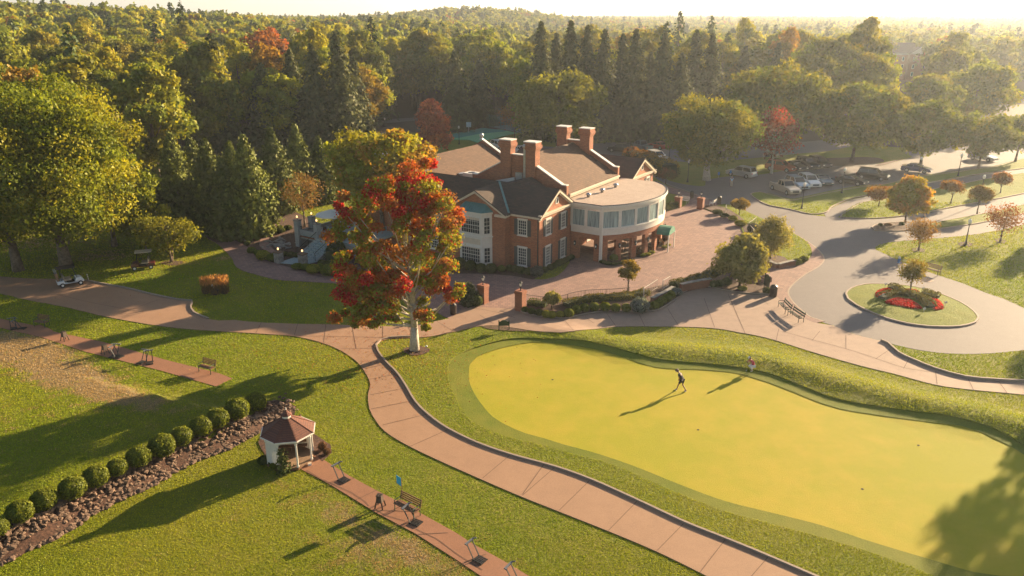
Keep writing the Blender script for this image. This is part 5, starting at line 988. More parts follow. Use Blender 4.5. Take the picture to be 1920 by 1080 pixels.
for k, x, y, w_, hs, lab in [('g', 472, 475, 17, .8, 'green mound left of the yellow mound beside the brick path'), ('g', 484, 479, 15, .8, 'small mound between green and yellow mounds by the brick path'), ('y', 494, 487, 25, .85, 'yellow mound beside the garden path mouth'), ('g', 512, 490, 22, .8, 'green mound touching the left lantern pillar'),
      ('g', 558, 505, 22, .6, 'left half of the low hedge by the landing'), ('g', 574, 506, 22, .6, 'right half of the low hedge by the landing'), ('y', 588, 512, 26, .75, 'yellow mound in front of the stairs landing'), ('g', 600, 505, 16, .8, 'small mound behind the yellow one by the landing'), ('g', 618, 516, 34, .75, 'large green mound half under the red maple'),
      ('d', 526, 437, 18, .7, 'dark mound beside the garden path, left one of two'), ('d', 540, 432, 16, .7, 'dark mound beside the garden path, right one of two'), ('d', 534, 481, 15, .7, 'left mound of the dark hedge below the terrace'), ('d', 546, 482, 16, .7, 'middle mound of the dark hedge below the terrace'), ('d', 557, 483, 15, .7, 'right mound of the dark hedge below the terrace'),
      ('d', 452, 455, 11, .8, 'tiny plant in the rocks by the brick path'), ('d', 464, 460, 13, .7, 'small plant beside the rocks by the brick path'), ('d', 604, 497, 16, .7, 'dark mound at the right side of the stairs foot'), ('d', 619, 499, 18, .7, 'dark mound behind the large green mound'),
      ('d', 495, 870, 24, .7, 'dark shrub at the shaded back of the gazebo'), ('d', 511, 872, 16, .7, 'shrub at the left wall of the gazebo'), ('g', 515, 880, 17, .8, 'small bright ball near the gazebo opening'), ('r', 605, 845, 16, 1.2, 'brown shrub beside the right post of the gazebo'), ('r', 613, 853, 14, 1.0, 'low brown shrub at the edge of the gazebo bed'),
      ('g', 1494, 496, 17, .8, 'left ball at the lower end of the lawn strip'), ('g', 1507, 491, 16, .8, 'right ball at the lower end of the lawn strip'), ('s', 1412, 437, 24, .9, 'blue grey bush behind the white curved rail'), ('y', 1388, 424, 22, .6, 'golden bush on the strip by the forecourt'), ('y', 1374, 414, 18, .6, 'golden low bush nearer the gate pillars'), ('d', 1345, 402, 20, .5, 'green low bush next to the right gate pillar'),
      ('d', 1358, 408, 18, .5, 'green low bush between the gate pillar and golden bushes'), ('d', 1400, 448, 18, .7, 'dark bush at the forecourt edge below the blue grey one'), ('g', 1404, 470, 20, .6, 'green bush left of the pale strip tree'), ('d', 1437, 551, 16, .9, 'green bush behind the trash bin'), ('y', 1392, 545, 18, .5, 'low golden plant under the pale bed tree'),
      ('d', 1650, 425, 9, .8, 'dark shrub at the tip of the mulch island'), ('d', 1690, 424, 10, .9, 'dark shrub at the foot of the round maple'), ('r', 1665, 425, 13, .5, 'low russet plant on the mulch island'), ('d', 893, 574, 24, 1.1, 'dark bush left of the first brick pillar')]:
    put_shrub(k, x, y, w_, lab, hs=hs)
for k, o in SP.items():
    if k not in used: bpy.data.objects.remove(o)
conifer('conifer_shrub', 'dark cone shaped conifer beside the first brick pillar', G3(881, 572), 500, Hpx(881, 572, 531), 1.0, .02, 30, 24, 4, ((.035, .05, .018),), 'column', leaf=.1, cat='shrub')
conifer('conifer_shrub', 'small cone shaped conifer at the gazebo opening', G3(532, 887), 501, Hpx(532, 887, 842), .42, .02, 26, 14, 4, ((.10, .11, .025), (.07, .09, .025)), 'spruce', leaf=.075, cat='shrub')
def hedge(name, lab, px, wd, ht, pal, leaf=.08, dens=260, cat='hedge', z=.05, topcol=None):
    P = catmull([GT(x, y) for x, y in px], False, .4); rs = np.random.RandomState(int(px[0][0])); L = np.linalg.norm(np.diff(P, axis=0), axis=1).sum(); n = int(L * dens * (wd + 2 * ht) / 2)
    cu = np.concatenate([[0], np.cumsum(np.linalg.norm(np.diff(P, axis=0), axis=1))]); s = rs.uniform(0, cu[-1], n); x = np.interp(s, cu, P[:, 0]); y = np.interp(s, cu, P[:, 1])
    tx = np.interp(s, cu, np.gradient(P[:, 0])); ty = np.interp(s, cu, np.gradient(P[:, 1])); tl = np.hypot(tx, ty); nx_, ny_ = -ty / tl, tx / tl
    a = rs.uniform(0, math.pi, n); lump = 1 + .12 * np.sin(s * 2.3) + .08 * np.sin(s * 5.1); off = np.sign(np.cos(a)) * np.abs(np.cos(a)) ** .6 * wd / 2 * lump; zz = np.sin(a) ** .6 * ht * lump
    C = np.stack([x + nx_ * off, y + ny_ * off, T(x + nx_ * off, y + ny_ * off) + z + zz], 1) + rs.normal(size=(n, 3)) * .04
    Nn = np.stack([nx_ * np.cos(a), ny_ * np.cos(a), np.sin(a)], 1) + rs.normal(size=(n, 3)) * .4; PP = np.array(pal); K = PP[rs.randint(0, len(PP), n)] * rs.uniform(.75, 1.25, (n, 1))
    if topcol is not None: t_ = (zz > .6 * ht) & (rs.rand(n) < .75); f = (s / cu[-1])[:, None]; K = np.where(t_[:, None], np.array(topcol[0]) * (1 - f) + np.array(topcol[1]) * f, K)
    me = leafmesh('leaves', C, Nn, leaf * rs.uniform(.6, 1.2, n), np.clip(K, 0, 1), M['leaf'], .8, rs=rs); t = thing(name, lab, cat, (0, 0, 0)); o = bpy.data.objects.new('leaves', me); col.objects.link(o); o.parent = t
    m = MB(); k = len(P); tn = np.gradient(P, axis=0); tn /= np.linalg.norm(tn, axis=1)[:, None]; nn = np.stack([-tn[:, 1], tn[:, 0]], 1) * wd * .42; zt = T(P[:, 0], P[:, 1]); vs = []
    for q, h in ((P + nn, 0), (P + nn * .8, ht * .85), (P - nn * .8, ht * .85), (P - nn, 0)): vs += [(a_[0], a_[1], b_ + h) for a_, b_ in zip(q, zt)]
    m.add(vs, [(r_ * k + i, r_ * k + i + 1, (r_ + 1) * k + i + 1, (r_ + 1) * k + i) for r_ in range(3) for i in range(k - 1)] + [(0, k, 2 * k, 3 * k), (k - 1, 4 * k - 1, 3 * k - 1, 2 * k - 1)]); m.build('branches', M['shrubcore'], t); return t
hedge('hedge', 'large hedge behind the rear wing, coral and yellow on its top', [(1180, 303), (1200, 309), (1222, 317), (1240, 324), (1256, 332)], 3.2, 2.3, ((.08, .085, .02), (.11, .10, .022)), .16, 90, topcol=((.30, .12, .045), (.36, .24, .02)))
hedge('hedge', 'low loose hedge behind the clipped balls of the curved bed', [(1062, 577), (1095, 567), (1130, 563), (1165, 561), (1195, 556), (1213, 552)], 1.2, .5, ((.16, .15, .022), (.2, .16, .025), (.10, .11, .02)), .07, 300)
hedge('hedge', 'low yellow green hedge along the forecourt edge, behind the wall', [(1262, 540), (1290, 532), (1312, 527), (1335, 517), (1350, 508)], 1.3, .6, ((.12, .12, .02), (.16, .14, .022)), .07, 260)
hedge('hedge', 'green hedge on the left of the gate walk beside the pillar', [(1240, 396), (1255, 392), (1265, 389)], 1.4, .8, ((.08, .10, .02), (.11, .12, .02)), .09, 200)
hedge('hedge', 'sparse low hedge between the pillar and the globe tree', [(990, 572), (1010, 574), (1024, 576)], .9, .5, ((.08, .10, .02),), .07, 260)
hedge('ivy_mass', 'ivy and shrubs hanging beside the right side of the stairs', [(640, 468), (633, 482), (622, 494)], 1.6, 1.6, ((.06, .085, .02), (.08, .10, .02)), .10, 200, cat='ivy')
# ---- rock bank
def rocks():
    rnd = random.Random(3); m = MB(); rs = np.random.RandomState(8); L = np.linalg.norm(np.diff(WALL0, axis=0), axis=1); cu = np.concatenate([[0], np.cumsum(L)])
    n = 2300
    for i in range(n):
        s = rs.uniform(0, cu[-1]); x = np.interp(s, cu, WALL0[:, 0]); y = np.interp(s, cu, WALL0[:, 1]); k = min(len(L) - 1, int(np.searchsorted(cu, s) - 1)); k = max(k, 0); d = (WALL0[k + 1] - WALL0[k]) / L[k]; nn = np.array([-d[1], d[0]])
        o = rs.uniform(-.12, 1.28) + .12 * math.sin(s * 1.3); p = np.array([x, y]) + nn * o; z = float(T(p[0], p[1])); big = rs.uniform(.06, .17) * (1.25 if rs.rand() < .12 else 1)
        m.rock((p[0], p[1], z + big * .25), (big * 1.35, big * .9, big * .62), rnd)
    for i in range(120):
        t_ = rs.uniform(0, 1); p = GT(520 + 35 * rs.normal() * .5, 770 + 12 * rs.normal()); big = rs.uniform(.06, .15); m.rock((p[0], p[1], float(T(*p)) + .12 + big * .2), (big * 1.3, big, big * .6), rnd)
    tag(m.build('rock_bank', M['stone']), 'long bank of piled brown stones below the row of round shrubs', 'stone bank')
rocks()
def rock_edge():
    rnd = random.Random(9); m = MB(); rs = np.random.RandomState(18)
    for px in [(395, 428), (410, 433), (425, 437), (440, 442), (452, 448), (462, 450)] * 7: p = GT(px[0] + rs.normal() * 5, px[1] + rs.normal() * 2.5); b = rs.uniform(.1, .28); m.rock((p[0], p[1], .05), (b * 1.3, b, b * .6), rnd)
    tag(m.build('rock_edging', M['stonegrey']), 'line of grey rocks edging the brick path under the conifers', 'rocks'); m = MB()
    for i in range(46): p = GT(522 + rs.normal() * 11, 458 + rs.normal() * 6); b = rs.uniform(.12, .34); m.rock((p[0], p[1], .06), (b * 1.5, b, b * .45), rnd)
    tag(m.build('rock_garden', M['stonegrey']), 'flat rocks piled between the garden path and the terrace', 'rocks')
rock_edge()
# ------------------------------------------------------------------ gazebo
def gazebo():
    px, py = 546, 861; p = G3(px, py, 0); t = thing('gazebo', 'white octagonal gazebo with brown shingle roof and cupola', 'gazebo', p, R(10)); n = 8; r = 1.75; H_ = 2.55; A = [2 * math.pi * k / n + math.pi / 8 for k in range(n)]
    V = [(r * math.cos(a), r * math.sin(a)) for a in A]
    m = MB(); m.prism([(x * 1.04, y * 1.04) for x, y in V], -.1, .22); m.build('floor', M['decking'], t)
    m = MB(); m.prism([(x * 1.06, y * 1.06) for x, y in V], .0, .16); m.build('skirt', M['wood'], t)
    for k, (x, y) in enumerate(V):
        m = MB(); m.box(x - .06, x + .06, y - .06, y + .06, .22, H_); m.box(x - .08, x + .08, y - .08, y + .08, .22, .34); m.box(x - .09, x + .09, y - .09, y + .09, H_ - .5, H_ - .42); m.build('post', M['white'], t)
    open_ = {5, 6, 7}
    for k in range(n):
        a, b = V[k], V[(k + 1) % n]; d = math.hypot(b[0] - a[0], b[1] - a[1]); ux, uy = (b[0] - a[0]) / d, (b[1] - a[1]) / d
        m = MB(); m.bar((a[0], a[1], H_ - .1), (b[0], b[1], H_ - .1), .07, .2)
        for i in range(9): q = (i + .5) / 9; cx, cy = a[0] + (b[0] - a[0]) * q, a[1] + (b[1] - a[1]) * q; m.lathe([(.07, -.03), (.07, .03)], 8, (cx, cy, H_ - .22))
        m.bar((a[0] + ux * .06, a[1] + uy * .06, H_ - .45), (a[0] + ux * .3, a[1] + uy * .3, H_ - .2), .05); m.bar((b[0] - ux * .06, b[1] - uy * .06, H_ - .45), (b[0] - ux * .3, b[1] - uy * .3, H_ - .2), .05); m.build('fretwork', M['white'], t)
        if k not in open_:
            m = MB(); w_ = 14
            for i in range(w_):
                q0, q1 = i / w_ + .004, (i + 1) / w_ - .004; off = .0 if i % 2 else .012
                m.bar((a[0] + (b[0] - a[0]) * (q0 + q1) / 2, a[1] + (b[1] - a[1]) * (q0 + q1) / 2, .2), (a[0] + (b[0] - a[0]) * (q0 + q1) / 2, a[1] + (b[1] - a[1]) * (q0 + q1) / 2, H_ - .1), (q1 - q0) * d, .04 + off, up=(uy, -ux, 0))
            m.build('board_wall', M['white'], t)
    rr = 2.12; ring = [(rr * math.cos(a), rr * math.sin(a), H_ - .05) for a in A]; top = [(.34 * math.cos(a), .34 * math.sin(a), H_ + 1.0) for a in A]; m = MB(); m.add(ring + top, [(k, (k + 1) % n, n + (k + 1) % n, n + k) for k in range(n)] + [tuple(range(n - 1, -1, -1))]); rf = m.build('roof', M['roofred'], t)
    m = MB()
    for k in range(n): m.bar(ring[k], top[k], .09, .05); 
    m.build('hip_cap', M['roofred'], rf); m = MB()
    for k in range(n): m.bar(tuple(c * 1.0 for c in ring[k][:2]) + (ring[k][2] - .03,), ring[(k + 1) % n][:2] + (ring[(k + 1) % n][2] - .03,), .05, .1)
    m.build('fascia', M['white'], rf)
    m = MB(); m.lathe([(.33, 0), (.33, .22), (.40, .24), (.40, .28)], 8, (0, 0, H_ + .95), rot=math.pi / 8); cu = m.build('cupola', M['white'], t); m = MB(); m.lathe([(.46, 0), (.22, .17), (.04, .38)], 8, (0, 0, H_ + 1.22), rot=math.pi / 8); m.build('cupola_roof', M['roofred'], cu)
    m = MB(); m.lathe([(.03, 0), (.05, .06), (.02, .1), (.035, .16), (.005, .24)], 8, (0, 0, H_ + 1.58)); m.build('finial', M['white'], cu)
    b = MB(); b.bar((-1.2, .9, .62), (1.2, .9, .62), .4, .05); b.bar((-1.2, 1.12, .95), (1.2, 1.12, .95), .05, .35)
    for xx in (-1.0, 0, 1.0): b.box(xx - .03, xx + .03, .8, 1.1, .22, .6)
    b.build('bench_seat', M['wood'], t); t.scale = (.77, .77, .8)
M['decking'] = brick('decking', (.30, .19, .11), (.24, .15, .09), (.08, .05, .03), False, 3.0, .14, ms=.01)
M['roofred'] = brick('roof_shingle_red', (.17, .06, .035), (.12, .045, .028), (.06, .025, .02), True, .3, .10, ms=.01)
gazebo()
# ------------------------------------------------------------------ benches
def dirpx(a, b): A, B = GT(*a), GT(*b); return math.atan2(B[1] - A[1], B[0] - A[0])
def bench(lab, px, py, rz, L=1.5, slat='wood', iron='benchiron', group=None, style=0, z=.03):
    t = thing('park_bench', lab, 'bench', G3(px, py, z), rz, group)      # sitter looks along -y
    m = MB()
    for i in range(5 if style == 0 else 3): y = -.22 + i * (.10 if style == 0 else .16); m.box(-L / 2, L / 2, y - .04, y + .04, .42, .45)
    m.build('seat', M[slat], t); m = MB()
    for i in range(4 if style == 0 else 2): z0 = .52 + i * (.11 if style == 0 else .2); y = .26 + (z0 - .5) * .25; m.box(-L / 2, L / 2, y - .015, y + .015, z0, z0 + (.08 if style == 0 else .14))
    m.build('backrest', M[slat], t)
    for s in (-1, 1):
        m = MB(); x = s * (L / 2 - .08); m.tube((x, -.24, 0), (x, -.22, .44), .025); m.tube((x, .26, 0), (x, .24, .44), .025); m.tube((x, .24, .44), (x, .36, .95), .022); m.tube((x, -.22, .42), (x, .26, .42), .022)
        m.tube((x, -.24, .44), (x, -.24, .64), .02); m.tube((x, -.26, .64), (x, .3, .66), .025); m.build('side_frame', M[iron], t)
    return t
M['benchiron'] = plain('bench_iron', (.03, .07, .04), .5)
bench('wooden bench with blue flag behind it on the lower tee strip', 764, 963, dirpx((745, 948), (781, 966)), 1.55)
bench('wooden bench at the right end of the upper tee strip', 389, 698, dirpx((375, 690), (402, 697)), 1.35)
bench('wooden bench with white paper on its seat on the upper strip', 79, 612, dirpx((70, 604), (90, 614)) + .35, 1.3)
bench('left one of two green benches facing the practice green', 1470, 583, dirpx((1460, 562), (1478, 580)) , 1.9, 'woodgreen', 'black', style=1)
bench('right one of two green benches facing the practice green', 1491, 599, dirpx((1478, 580), (1502, 596)), 1.9, 'woodgreen', 'black', style=1)
bench('dark bench on a concrete pad beyond the round island', 1746, 513, dirpx((1734, 507), (1756, 513)), 1.7, 'wood', 'black')
bench('pale bench on the grass by the left gate pillar', 1283, 381, dirpx((1276, 376), (1288, 383)) + .6, 1.3, 'white', 'white')
bench('pale bench between the right gate pillar and the dark bin', 1336, 386, dirpx((1330, 386), (1344, 378)) + 3.14, 1.3, 'white', 'white')
# ------------------------------------------------------------------ golf bag stands, caddies and flag
def bag_stand(lab, px, py, rz, group=None, z=.04, s=1.0):
    t = thing('bag_stand', lab, 'golf bag stand', G3(px, py, z), rz, group); m = MB()
    for i in range(5): x = -.2 + i * .1; m.box(x - .035, x + .035, -.26, .26, .05, .075)
    m.box(-.26, .26, -.28, -.22, 0, .05); m.box(-.26, .26, .22, .28, 0, .05); m.build('base', M['black'], t); m = MB()
    for x in (-.2, .2): m.bar((x, .22, .05), (x, .66, .80), .055, .03)
    m.build('upright', M['black'], t); m = MB(); m.bar((-.3, .66, .80), (.3, .66, .80), .10, .06); m.bar((-.28, .66, .82), (-.36, .50, .87), .05); m.bar((.28, .66, .82), (.36, .50, .87), .05); m.build('cradle', M['benchgrey'], t); t.scale = (s, s, s); return t
M['benchgrey'] = plain('stand_grey', (.10, .11, .13), .45)
def caddy(lab, px, py, rz, z=.04):
    t = thing('club_caddy', lab, 'golf club caddy', G3(px, py, z), rz); m = MB(); w0, w1 = .17, .13
    m.add([(-w0, -w0, .35), (w0, -w0, .35), (w0, w0, .35), (-w0, w0, .35), (-w1, -w1, .74), (w1, -w1, .74), (w1, w1, .74), (-w1, w1, .74)], [(0, 3, 2, 1), (4, 5, 6, 7), (0, 1, 5, 4), (1, 2, 6, 5), (2, 3, 7, 6), (3, 0, 4, 7)]); m.box(-.16, .16, -.16, .16, .74, .77); m.build('body', M['caddybrown'], t)
    m = MB(); m.box(-.12, -.03, -.11, .11, .771, .785); m.box(.03, .12, -.11, .11, .771, .785); m.build('slot', M['dark'], t)
    for a in (-1, 1):
        for b in (-1, 1): m = MB(); m.bar((a * .15, b * .15, .38), (a * .22, b * .22, 0), .06); m.build('leg', M['caddybrown'], t)
M['caddybrown'] = plain('caddy_brown', (.06, .038, .028), .6)
dn = dirpx((620, 900), (780, 1000))
bag_stand('dark bag stand nearest the gazebo on the lower tee strip', 645, 902, dn + 1.6); bag_stand('dark bag stand right in front of the bench with the flag', 780, 982, dn + 1.75); bag_stand('dark bag stand towards the lower end of the lower strip', 900, 1052, dn + 1.65); bag_stand('dark bag stand cut by the bottom edge of the picture', 975, 1098, dn + 1.7)
caddy('brown tapered club caddy with slotted top on the lower strip', 713, 952, dn + .5); caddy('dark club caddy right of the paper strewn bench, upper strip', 122, 639, dn + .3); caddy('dark club caddy beside two bag stands on the upper strip', 198, 664, dn + .2)
bag_stand('bag stand farthest left on the upper tee strip', 26, 617, dn + 1.3, s=.95); bag_stand('bag stand with white top next to the farthest left one', 42, 617, dn + 2.3, s=.95); bag_stand('upright bag stand just right of the caddy, upper strip', 213, 670, dn + .6, s=1.0); bag_stand('leaning bag stand right of the upright one, upper strip', 224, 670, dn + 1.9); bag_stand('bag stand leaning left, left one of a close pair', 266, 681, dn + .4, s=1.0); bag_stand('bag stand leaning right, right one of a close pair', 281, 682, dn + 1.1)
t = thing('marker_flag', 'bright blue square flag on a stick in front of the bench', 'flag', G3(757, 952, .04), dn); m = MB(); m.tube((0, 0, 0), (-.1, .0, 1.75), .014); m.build('stick', M['wood'], t); m = MB(); m.sheetx([(-.10, 0, 1.75), (-.52, .02, 1.78), (-.50, .02, 1.28), (-.07, 0, 1.25)], (0, .012, 0)); m.build('cloth', plain('flag_blue', (.02, .36, .62), .7), t)
t = thing('tee_marker', 'small white block on the lower strip by the gazebo', 'tee marker', G3(581, 873, .04), .4); m = MB(); m.box(-.1, .1, -.07, .07, 0, .12); m.build('block', M['white'], t); m = MB(); m.box(-.1, .1, -.075, .075, .12, .13); m.build('top_plate', M['cream'], t)
# ------------------------------------------------------------------ lamp posts, pillars, signs, bins
def lamp_post(lab, px, py, yt, lit=False, group=None, z=.05):
    h = Hpx(px, py, yt); t = thing('lamp_post', lab, 'lamp post', G3(px, py, z), 0, group); m = MB(); m.lathe([(.2, 0), (.2, .12), (.13, .2), (.11, .5), (.075, .62), (.055, h * .5), (.045, h - .75)], 10); m.lathe([(.05, 0), (.1, .04), (.13, .12), (.13, .16)], 10, (0, 0, h - .78)); m.build('pole', M['black'], t, smooth=False)
    m = MB(); m.lathe([(.11, 0), (.19, .2), (.2, .36), (.13, .52), (.04, .6)], 12, (0, 0, h - .62)); m.build('globe', M['lampoff'], t, smooth=True); m = MB(); m.lathe([(.05, 0), (.02, .05), (.02, .1)], 8, (0, 0, h - .03)); m.build('finial', M['black'], t)
for lab, px, py, yt in [('lamp post in front of the white pickup truck', 1503, 392, 342), ('lamp post between the dark teal and dark sedan cars', 1578, 363, 315), ('lamp post in front of the blue parked car', 1722, 332, 294), ('lamp post right of the blue parked car', 1796, 331, 288), ('lamp post on the lawn strip between the two right roads', 1835, 384, 328),
    ('tall lamp post nearest on the right lawn', 1810, 460, 411), ('lamp post beside the hedge near the white rear lot car', 1254, 306, 269), ('lamp post left of the oak with pale flared trunk', 1289, 342, 299), ('lamp post with lit looking globe by the green court', 861, 271, 236), ('small lamp post at the lawn by the forest road', 722, 236, 221)]: lamp_post(lab, px, py, yt)
def brick_pillar(lab, px, py, ytop, w_=.75):
    h = Hpx(px, py, ytop); t = thing('brick_pillar', lab, 'gate pillar', G3(px, py, .03), ANG); a = w_ / 2; m = MB(); m.box(-a, a, -a, a, -.1, h - .25); m.build('shaft', M['brickpil'], t); m = MB(); m.box(-a - .06, a + .06, -a - .06, a + .06, h - .25, h - .12); m.box(-a - .02, a + .02, -a - .02, a + .02, h - .12, h); m.build('cap', M['brickpil'], t)
    m = MB(); m.lathe([(.09, 0), (.05, .1), (.03, .3), (.11, .34), (.13, .4)], 6, (0, 0, h)); m.lathe([(.17, .68), (.03, .85), (.015, .95)], 6, (0, 0, h)); ln = m.build('lantern', M['black'], t); m = MB(); m.lathe([(.10, .4), (.15, .68)], 6, (0, 0, h)); m.build('lamp', M['lampoff'], ln)
M['brickpil'] = brick('brick_pillar', (.33, .11, .05), (.24, .07, .035), (.26, .17, .12))
brick_pillar('brick pillar with lantern at the left of the forecourt mouth', 906, 568, 534); brick_pillar('brick pillar with lantern at the head of the curved bed', 976, 582, 545); brick_pillar('left brick pillar of the far gate walk', 1271, 389, 369, .8); brick_pillar('right brick pillar of the far gate walk', 1313, 392, 371, .8)
def bin_(lab, px, py, h=1.0, r=.26, flared=False, z=.05):
    t = thing('litter_bin', lab, 'litter bin', G3(px, py, z)); m = MB()
    for k in range(16): a = 2 * math.pi * k / 16; m.bar((r * math.cos(a), r * math.sin(a), .05), (r * 1.05 * math.cos(a), r * 1.05 * math.sin(a), h * .8), .07, .03, up=(math.cos(a), math.sin(a), 0))
    m.lathe([(r * .9, .03), (r * .9, h * .75)], 12); m.build('body', M['caddybrown'], t); m = MB(); m.lathe([(r * 1.1, h * .8), (r * 1.1, h * .86), (r * .5, h * .98), (r * .2, h)], 14); m.build('lid', M['black'], t)
bin_('brown slatted litter bin under the red maple branch', 850, 590, 1.05); bin_('dark litter bin beside the far gate walk, left one', 1297, 372, 1.1); bin_('dark litter bin beside the far gate walk, right one', 1348, 383, 1.15); bin_('dark litter bin behind the left green bench', 1449, 557, 1.2, .32)
def board_sign(lab, px, py, rz, w_=.75, h=.85, z=.05, zb=.35):
    t = thing('sign_board', lab, 'sign', G3(px, py, z), rz); m = MB(); n = 10; pts = [(-w_ / 2, 0, zb), (w_ / 2, 0, zb), (w_ / 2, 0, h - .14)] + [(w_ * .3 * math.cos(math.pi * k / n), 0, h - .12 + .13 * math.sin(math.pi * k / n)) for k in range(n + 1)] + [(-w_ / 2, 0, h - .14)]
    m.sheetx(pts, (0, .04, 0)); m.build('panel', M['signgreen'], t); m = MB()
    for s in (-1, 1): m.box(s * w_ / 2 - .035, s * w_ / 2 + .035, -.02, .06, -.05, h - .02)
    m.build('post', M['signgreen'], t)
M['signgreen'] = plain('sign_green', (.012, .035, .022), .4)
board_sign('dark green sign board in the mulch at the top of the putting green', 945, 619, 0, .85, .85); board_sign('dark sign board beside the dark bin near the brick steps', 1436, 545, dirpx((1430, 538), (1443, 548)), 1.0, 1.6)
t = thing('fire_hydrant', 'blue and white fire hydrant on the right lawn corner', 'fire hydrant', G3(1685, 493)); m = MB(); m.lathe([(.17, 0), (.17, .05), (.11, .07), (.11, .45), (.15, .47), (.15, .52)], 12); m.tube((-.19, 0, .36), (.19, 0, .36), .05); m.tube((0, -.19, .34), (0, 0, .34), .07); m.build('barrel', plain('hydrant_blue', (.03, .16, .4), .4), t); m = MB(); m.lathe([(.14, .52), (.12, .62), (.06, .7), (.03, .76)], 12); m.build('bonnet', M['white'], t)
t = thing('flower_urn', 'dark urn with white flowers by the young tree', 'planter', G3(1714, 507)); m = MB(); m.lathe([(.2, 0), (.12, .1), (.3, .5), (.36, .6)], 12); m.build('urn', M['caddybrown'], t); m = MB(); rn = random.Random(2)
for k in range(24): a = rn.uniform(0, 6.28); r_ = rn.uniform(0, .34); m.rock((r_ * math.cos(a), r_ * math.sin(a), .68 + rn.uniform(0, .15)), (.07, .07, .06), rn)
m.build('flowers', M['white'], t)
t = thing('meter_post', 'short white post in front of the tall ornamental grass', 'post', G3(401, 552)); m = MB(); m.box(-.07, .07, -.06, .06, 0, .85); m.build('post', M['white'], t); m = MB(); m.box(-.1, .1, -.09, .09, .85, 1.0); m.build('cap', M['galv'], t)
t = thing('marker_stake', 'thin white stake at the path edge near the white cart', 'stake', G3(167, 527)); m = MB(); m.bar((0, 0, 0), (-.08, 0, .7), .09, .03); m.build('stake', M['cream'], t); m = MB(); m.box(-.14, .0, -.03, .03, .7, .73); m.build('cap', M['white'], t)
t = thing('ground_spotlight', 'small spotlight in the mulch beside the red maple trunk', 'spotlight', G3(799, 656)); m = MB(); m.tube((0, 0, 0), (0, 0, .22), .02); m.build('stem', M['galv'], t); m = MB(); m.tube((-.08, 0, .26), (.1, 0, .34), .06, .08); m.build('head', M['galv'], t)
# ornamental grass
def plume_grass(lab, px, py, yt, seed, r=.45):
    h = Hpx(px, py, yt); rs = np.random.RandomState(seed); n = 700; a = rs.uniform(0, 6.283, n); b = rs.rand(n) ** .5 * r; tt = rs.uniform(.05, 1, n); sp = 1 + .25 * tt
    C = np.stack([b * np.cos(a) * sp, b * np.sin(a) * sp, tt * h], 1); K = np.where((tt > .55)[:, None], np.array([.50, .26, .10]), np.array([.19, .12, .055])) * rs.uniform(.7, 1.2, (n, 1))
    Nn = np.stack([np.cos(a + rs.normal(size=n)), np.sin(a + rs.normal(size=n)), np.full(n, .05)], 1); me = leafmesh('plumes', C, Nn, np.full(n, .035), np.clip(K, 0, 1), M['leaf'], 5.0, droop=np.array([0., 0., 1.]), rs=rs)
    t = thing('plume_grass', lab, 'ornamental grass', G3(px, py, .0)); o = bpy.data.objects.new('plumes', me); col.objects.link(o); o.parent = t; m = MB(); m.lathe([(r * .6, 0), (r * .8, h * .2), (r * .4, h * .35)], 10); m.build('tuft', M['caddybrown'], t)
plume_grass('left clump of tall orange ornamental grass', 388, 550, 520, 1); plume_grass('middle and tallest clump of orange ornamental grass', 404, 552, 517, 2, .5); plume_grass('right clump of tall orange ornamental grass', 421, 550, 517, 3)
# fences, walls, rails
def rail_fence(lab, px, h, mat_='black', pick=.16, z=.1, name='railing', cat='fence'):
    P = catmull([GT(x, y) for x, y in px], False, pick); t = thing(name, lab, cat, (0, 0, 0)); m = MB(); q = [(p[0], p[1], float(T(*p)) + z) for p in P]
    for i in range(len(q) - 1):
        for zz, w_ in ((h, .05), (.12, .03)): m.bar((q[i][0], q[i][1], q[i][2] + zz), (q[i + 1][0], q[i + 1][1], q[i + 1][2] + zz), w_, .03)
    for i, p in enumerate(q): w_ = .06 if i % 12 == 0 else .018; m.bar(p, (p[0], p[1], p[2] + h), w_, w_)
    m.build('railing', M[mat_], t)
rail_fence('black iron railing along the lower edge of the brick forecourt', [(986, 569), (1003, 572), (1025, 574), (1052, 572), (1072, 566), (1100, 561), (1145, 559), (1180, 556)], .8)
def low_wall(lab, px, h, wd=.35, m_='brickdark', z=0, name='brick_wall'):
    t = thing(name, lab, 'wall', (0, 0, 0)); P = [GT(x, y) for x, y in px]; m = MB(); c = MB()
    for i in range(len(P) - 1):
        a, b = P[i], P[i + 1]; za = float(T(*a)) + z; m.bar((a[0], a[1], za + h / 2 - .05), (b[0], b[1], za + h / 2 - .05), wd, h + .1); c.bar((a[0], a[1], za + h + .03), (b[0], b[1], za + h + .03), wd + .08, .06)
    m.build('brickwork', M[m_], t); c.build('coping', M['stonegrey'], t)
low_wall('low brick retaining wall above the concrete plaza, left piece', [(1222, 572), (1245, 561), (1262, 551)], .7); low_wall('curved brick retaining wall behind the low blue grey shrub', [(1276, 549), (1292, 545), (1312, 541), (1332, 538)], .85)
low_wall('low brick wall around the mulch at the end of the lawn strip', [(1432, 492), (1446, 500), (1458, 504), (1476, 499), (1490, 497)], .5); low_wall('brick wall left of the brick steps', [(1402, 514), (1412, 520), (1424, 528)], .5)
rail_fence('sloping pale handrail above the retaining wall, left piece', [(1206, 560), (1220, 551), (1232, 543)], .95, 'railpale', .3); rail_fence('sloping pale handrail above the retaining wall, right piece', [(1242, 545), (1249, 541), (1255, 537)], .95, 'railpale', .3)

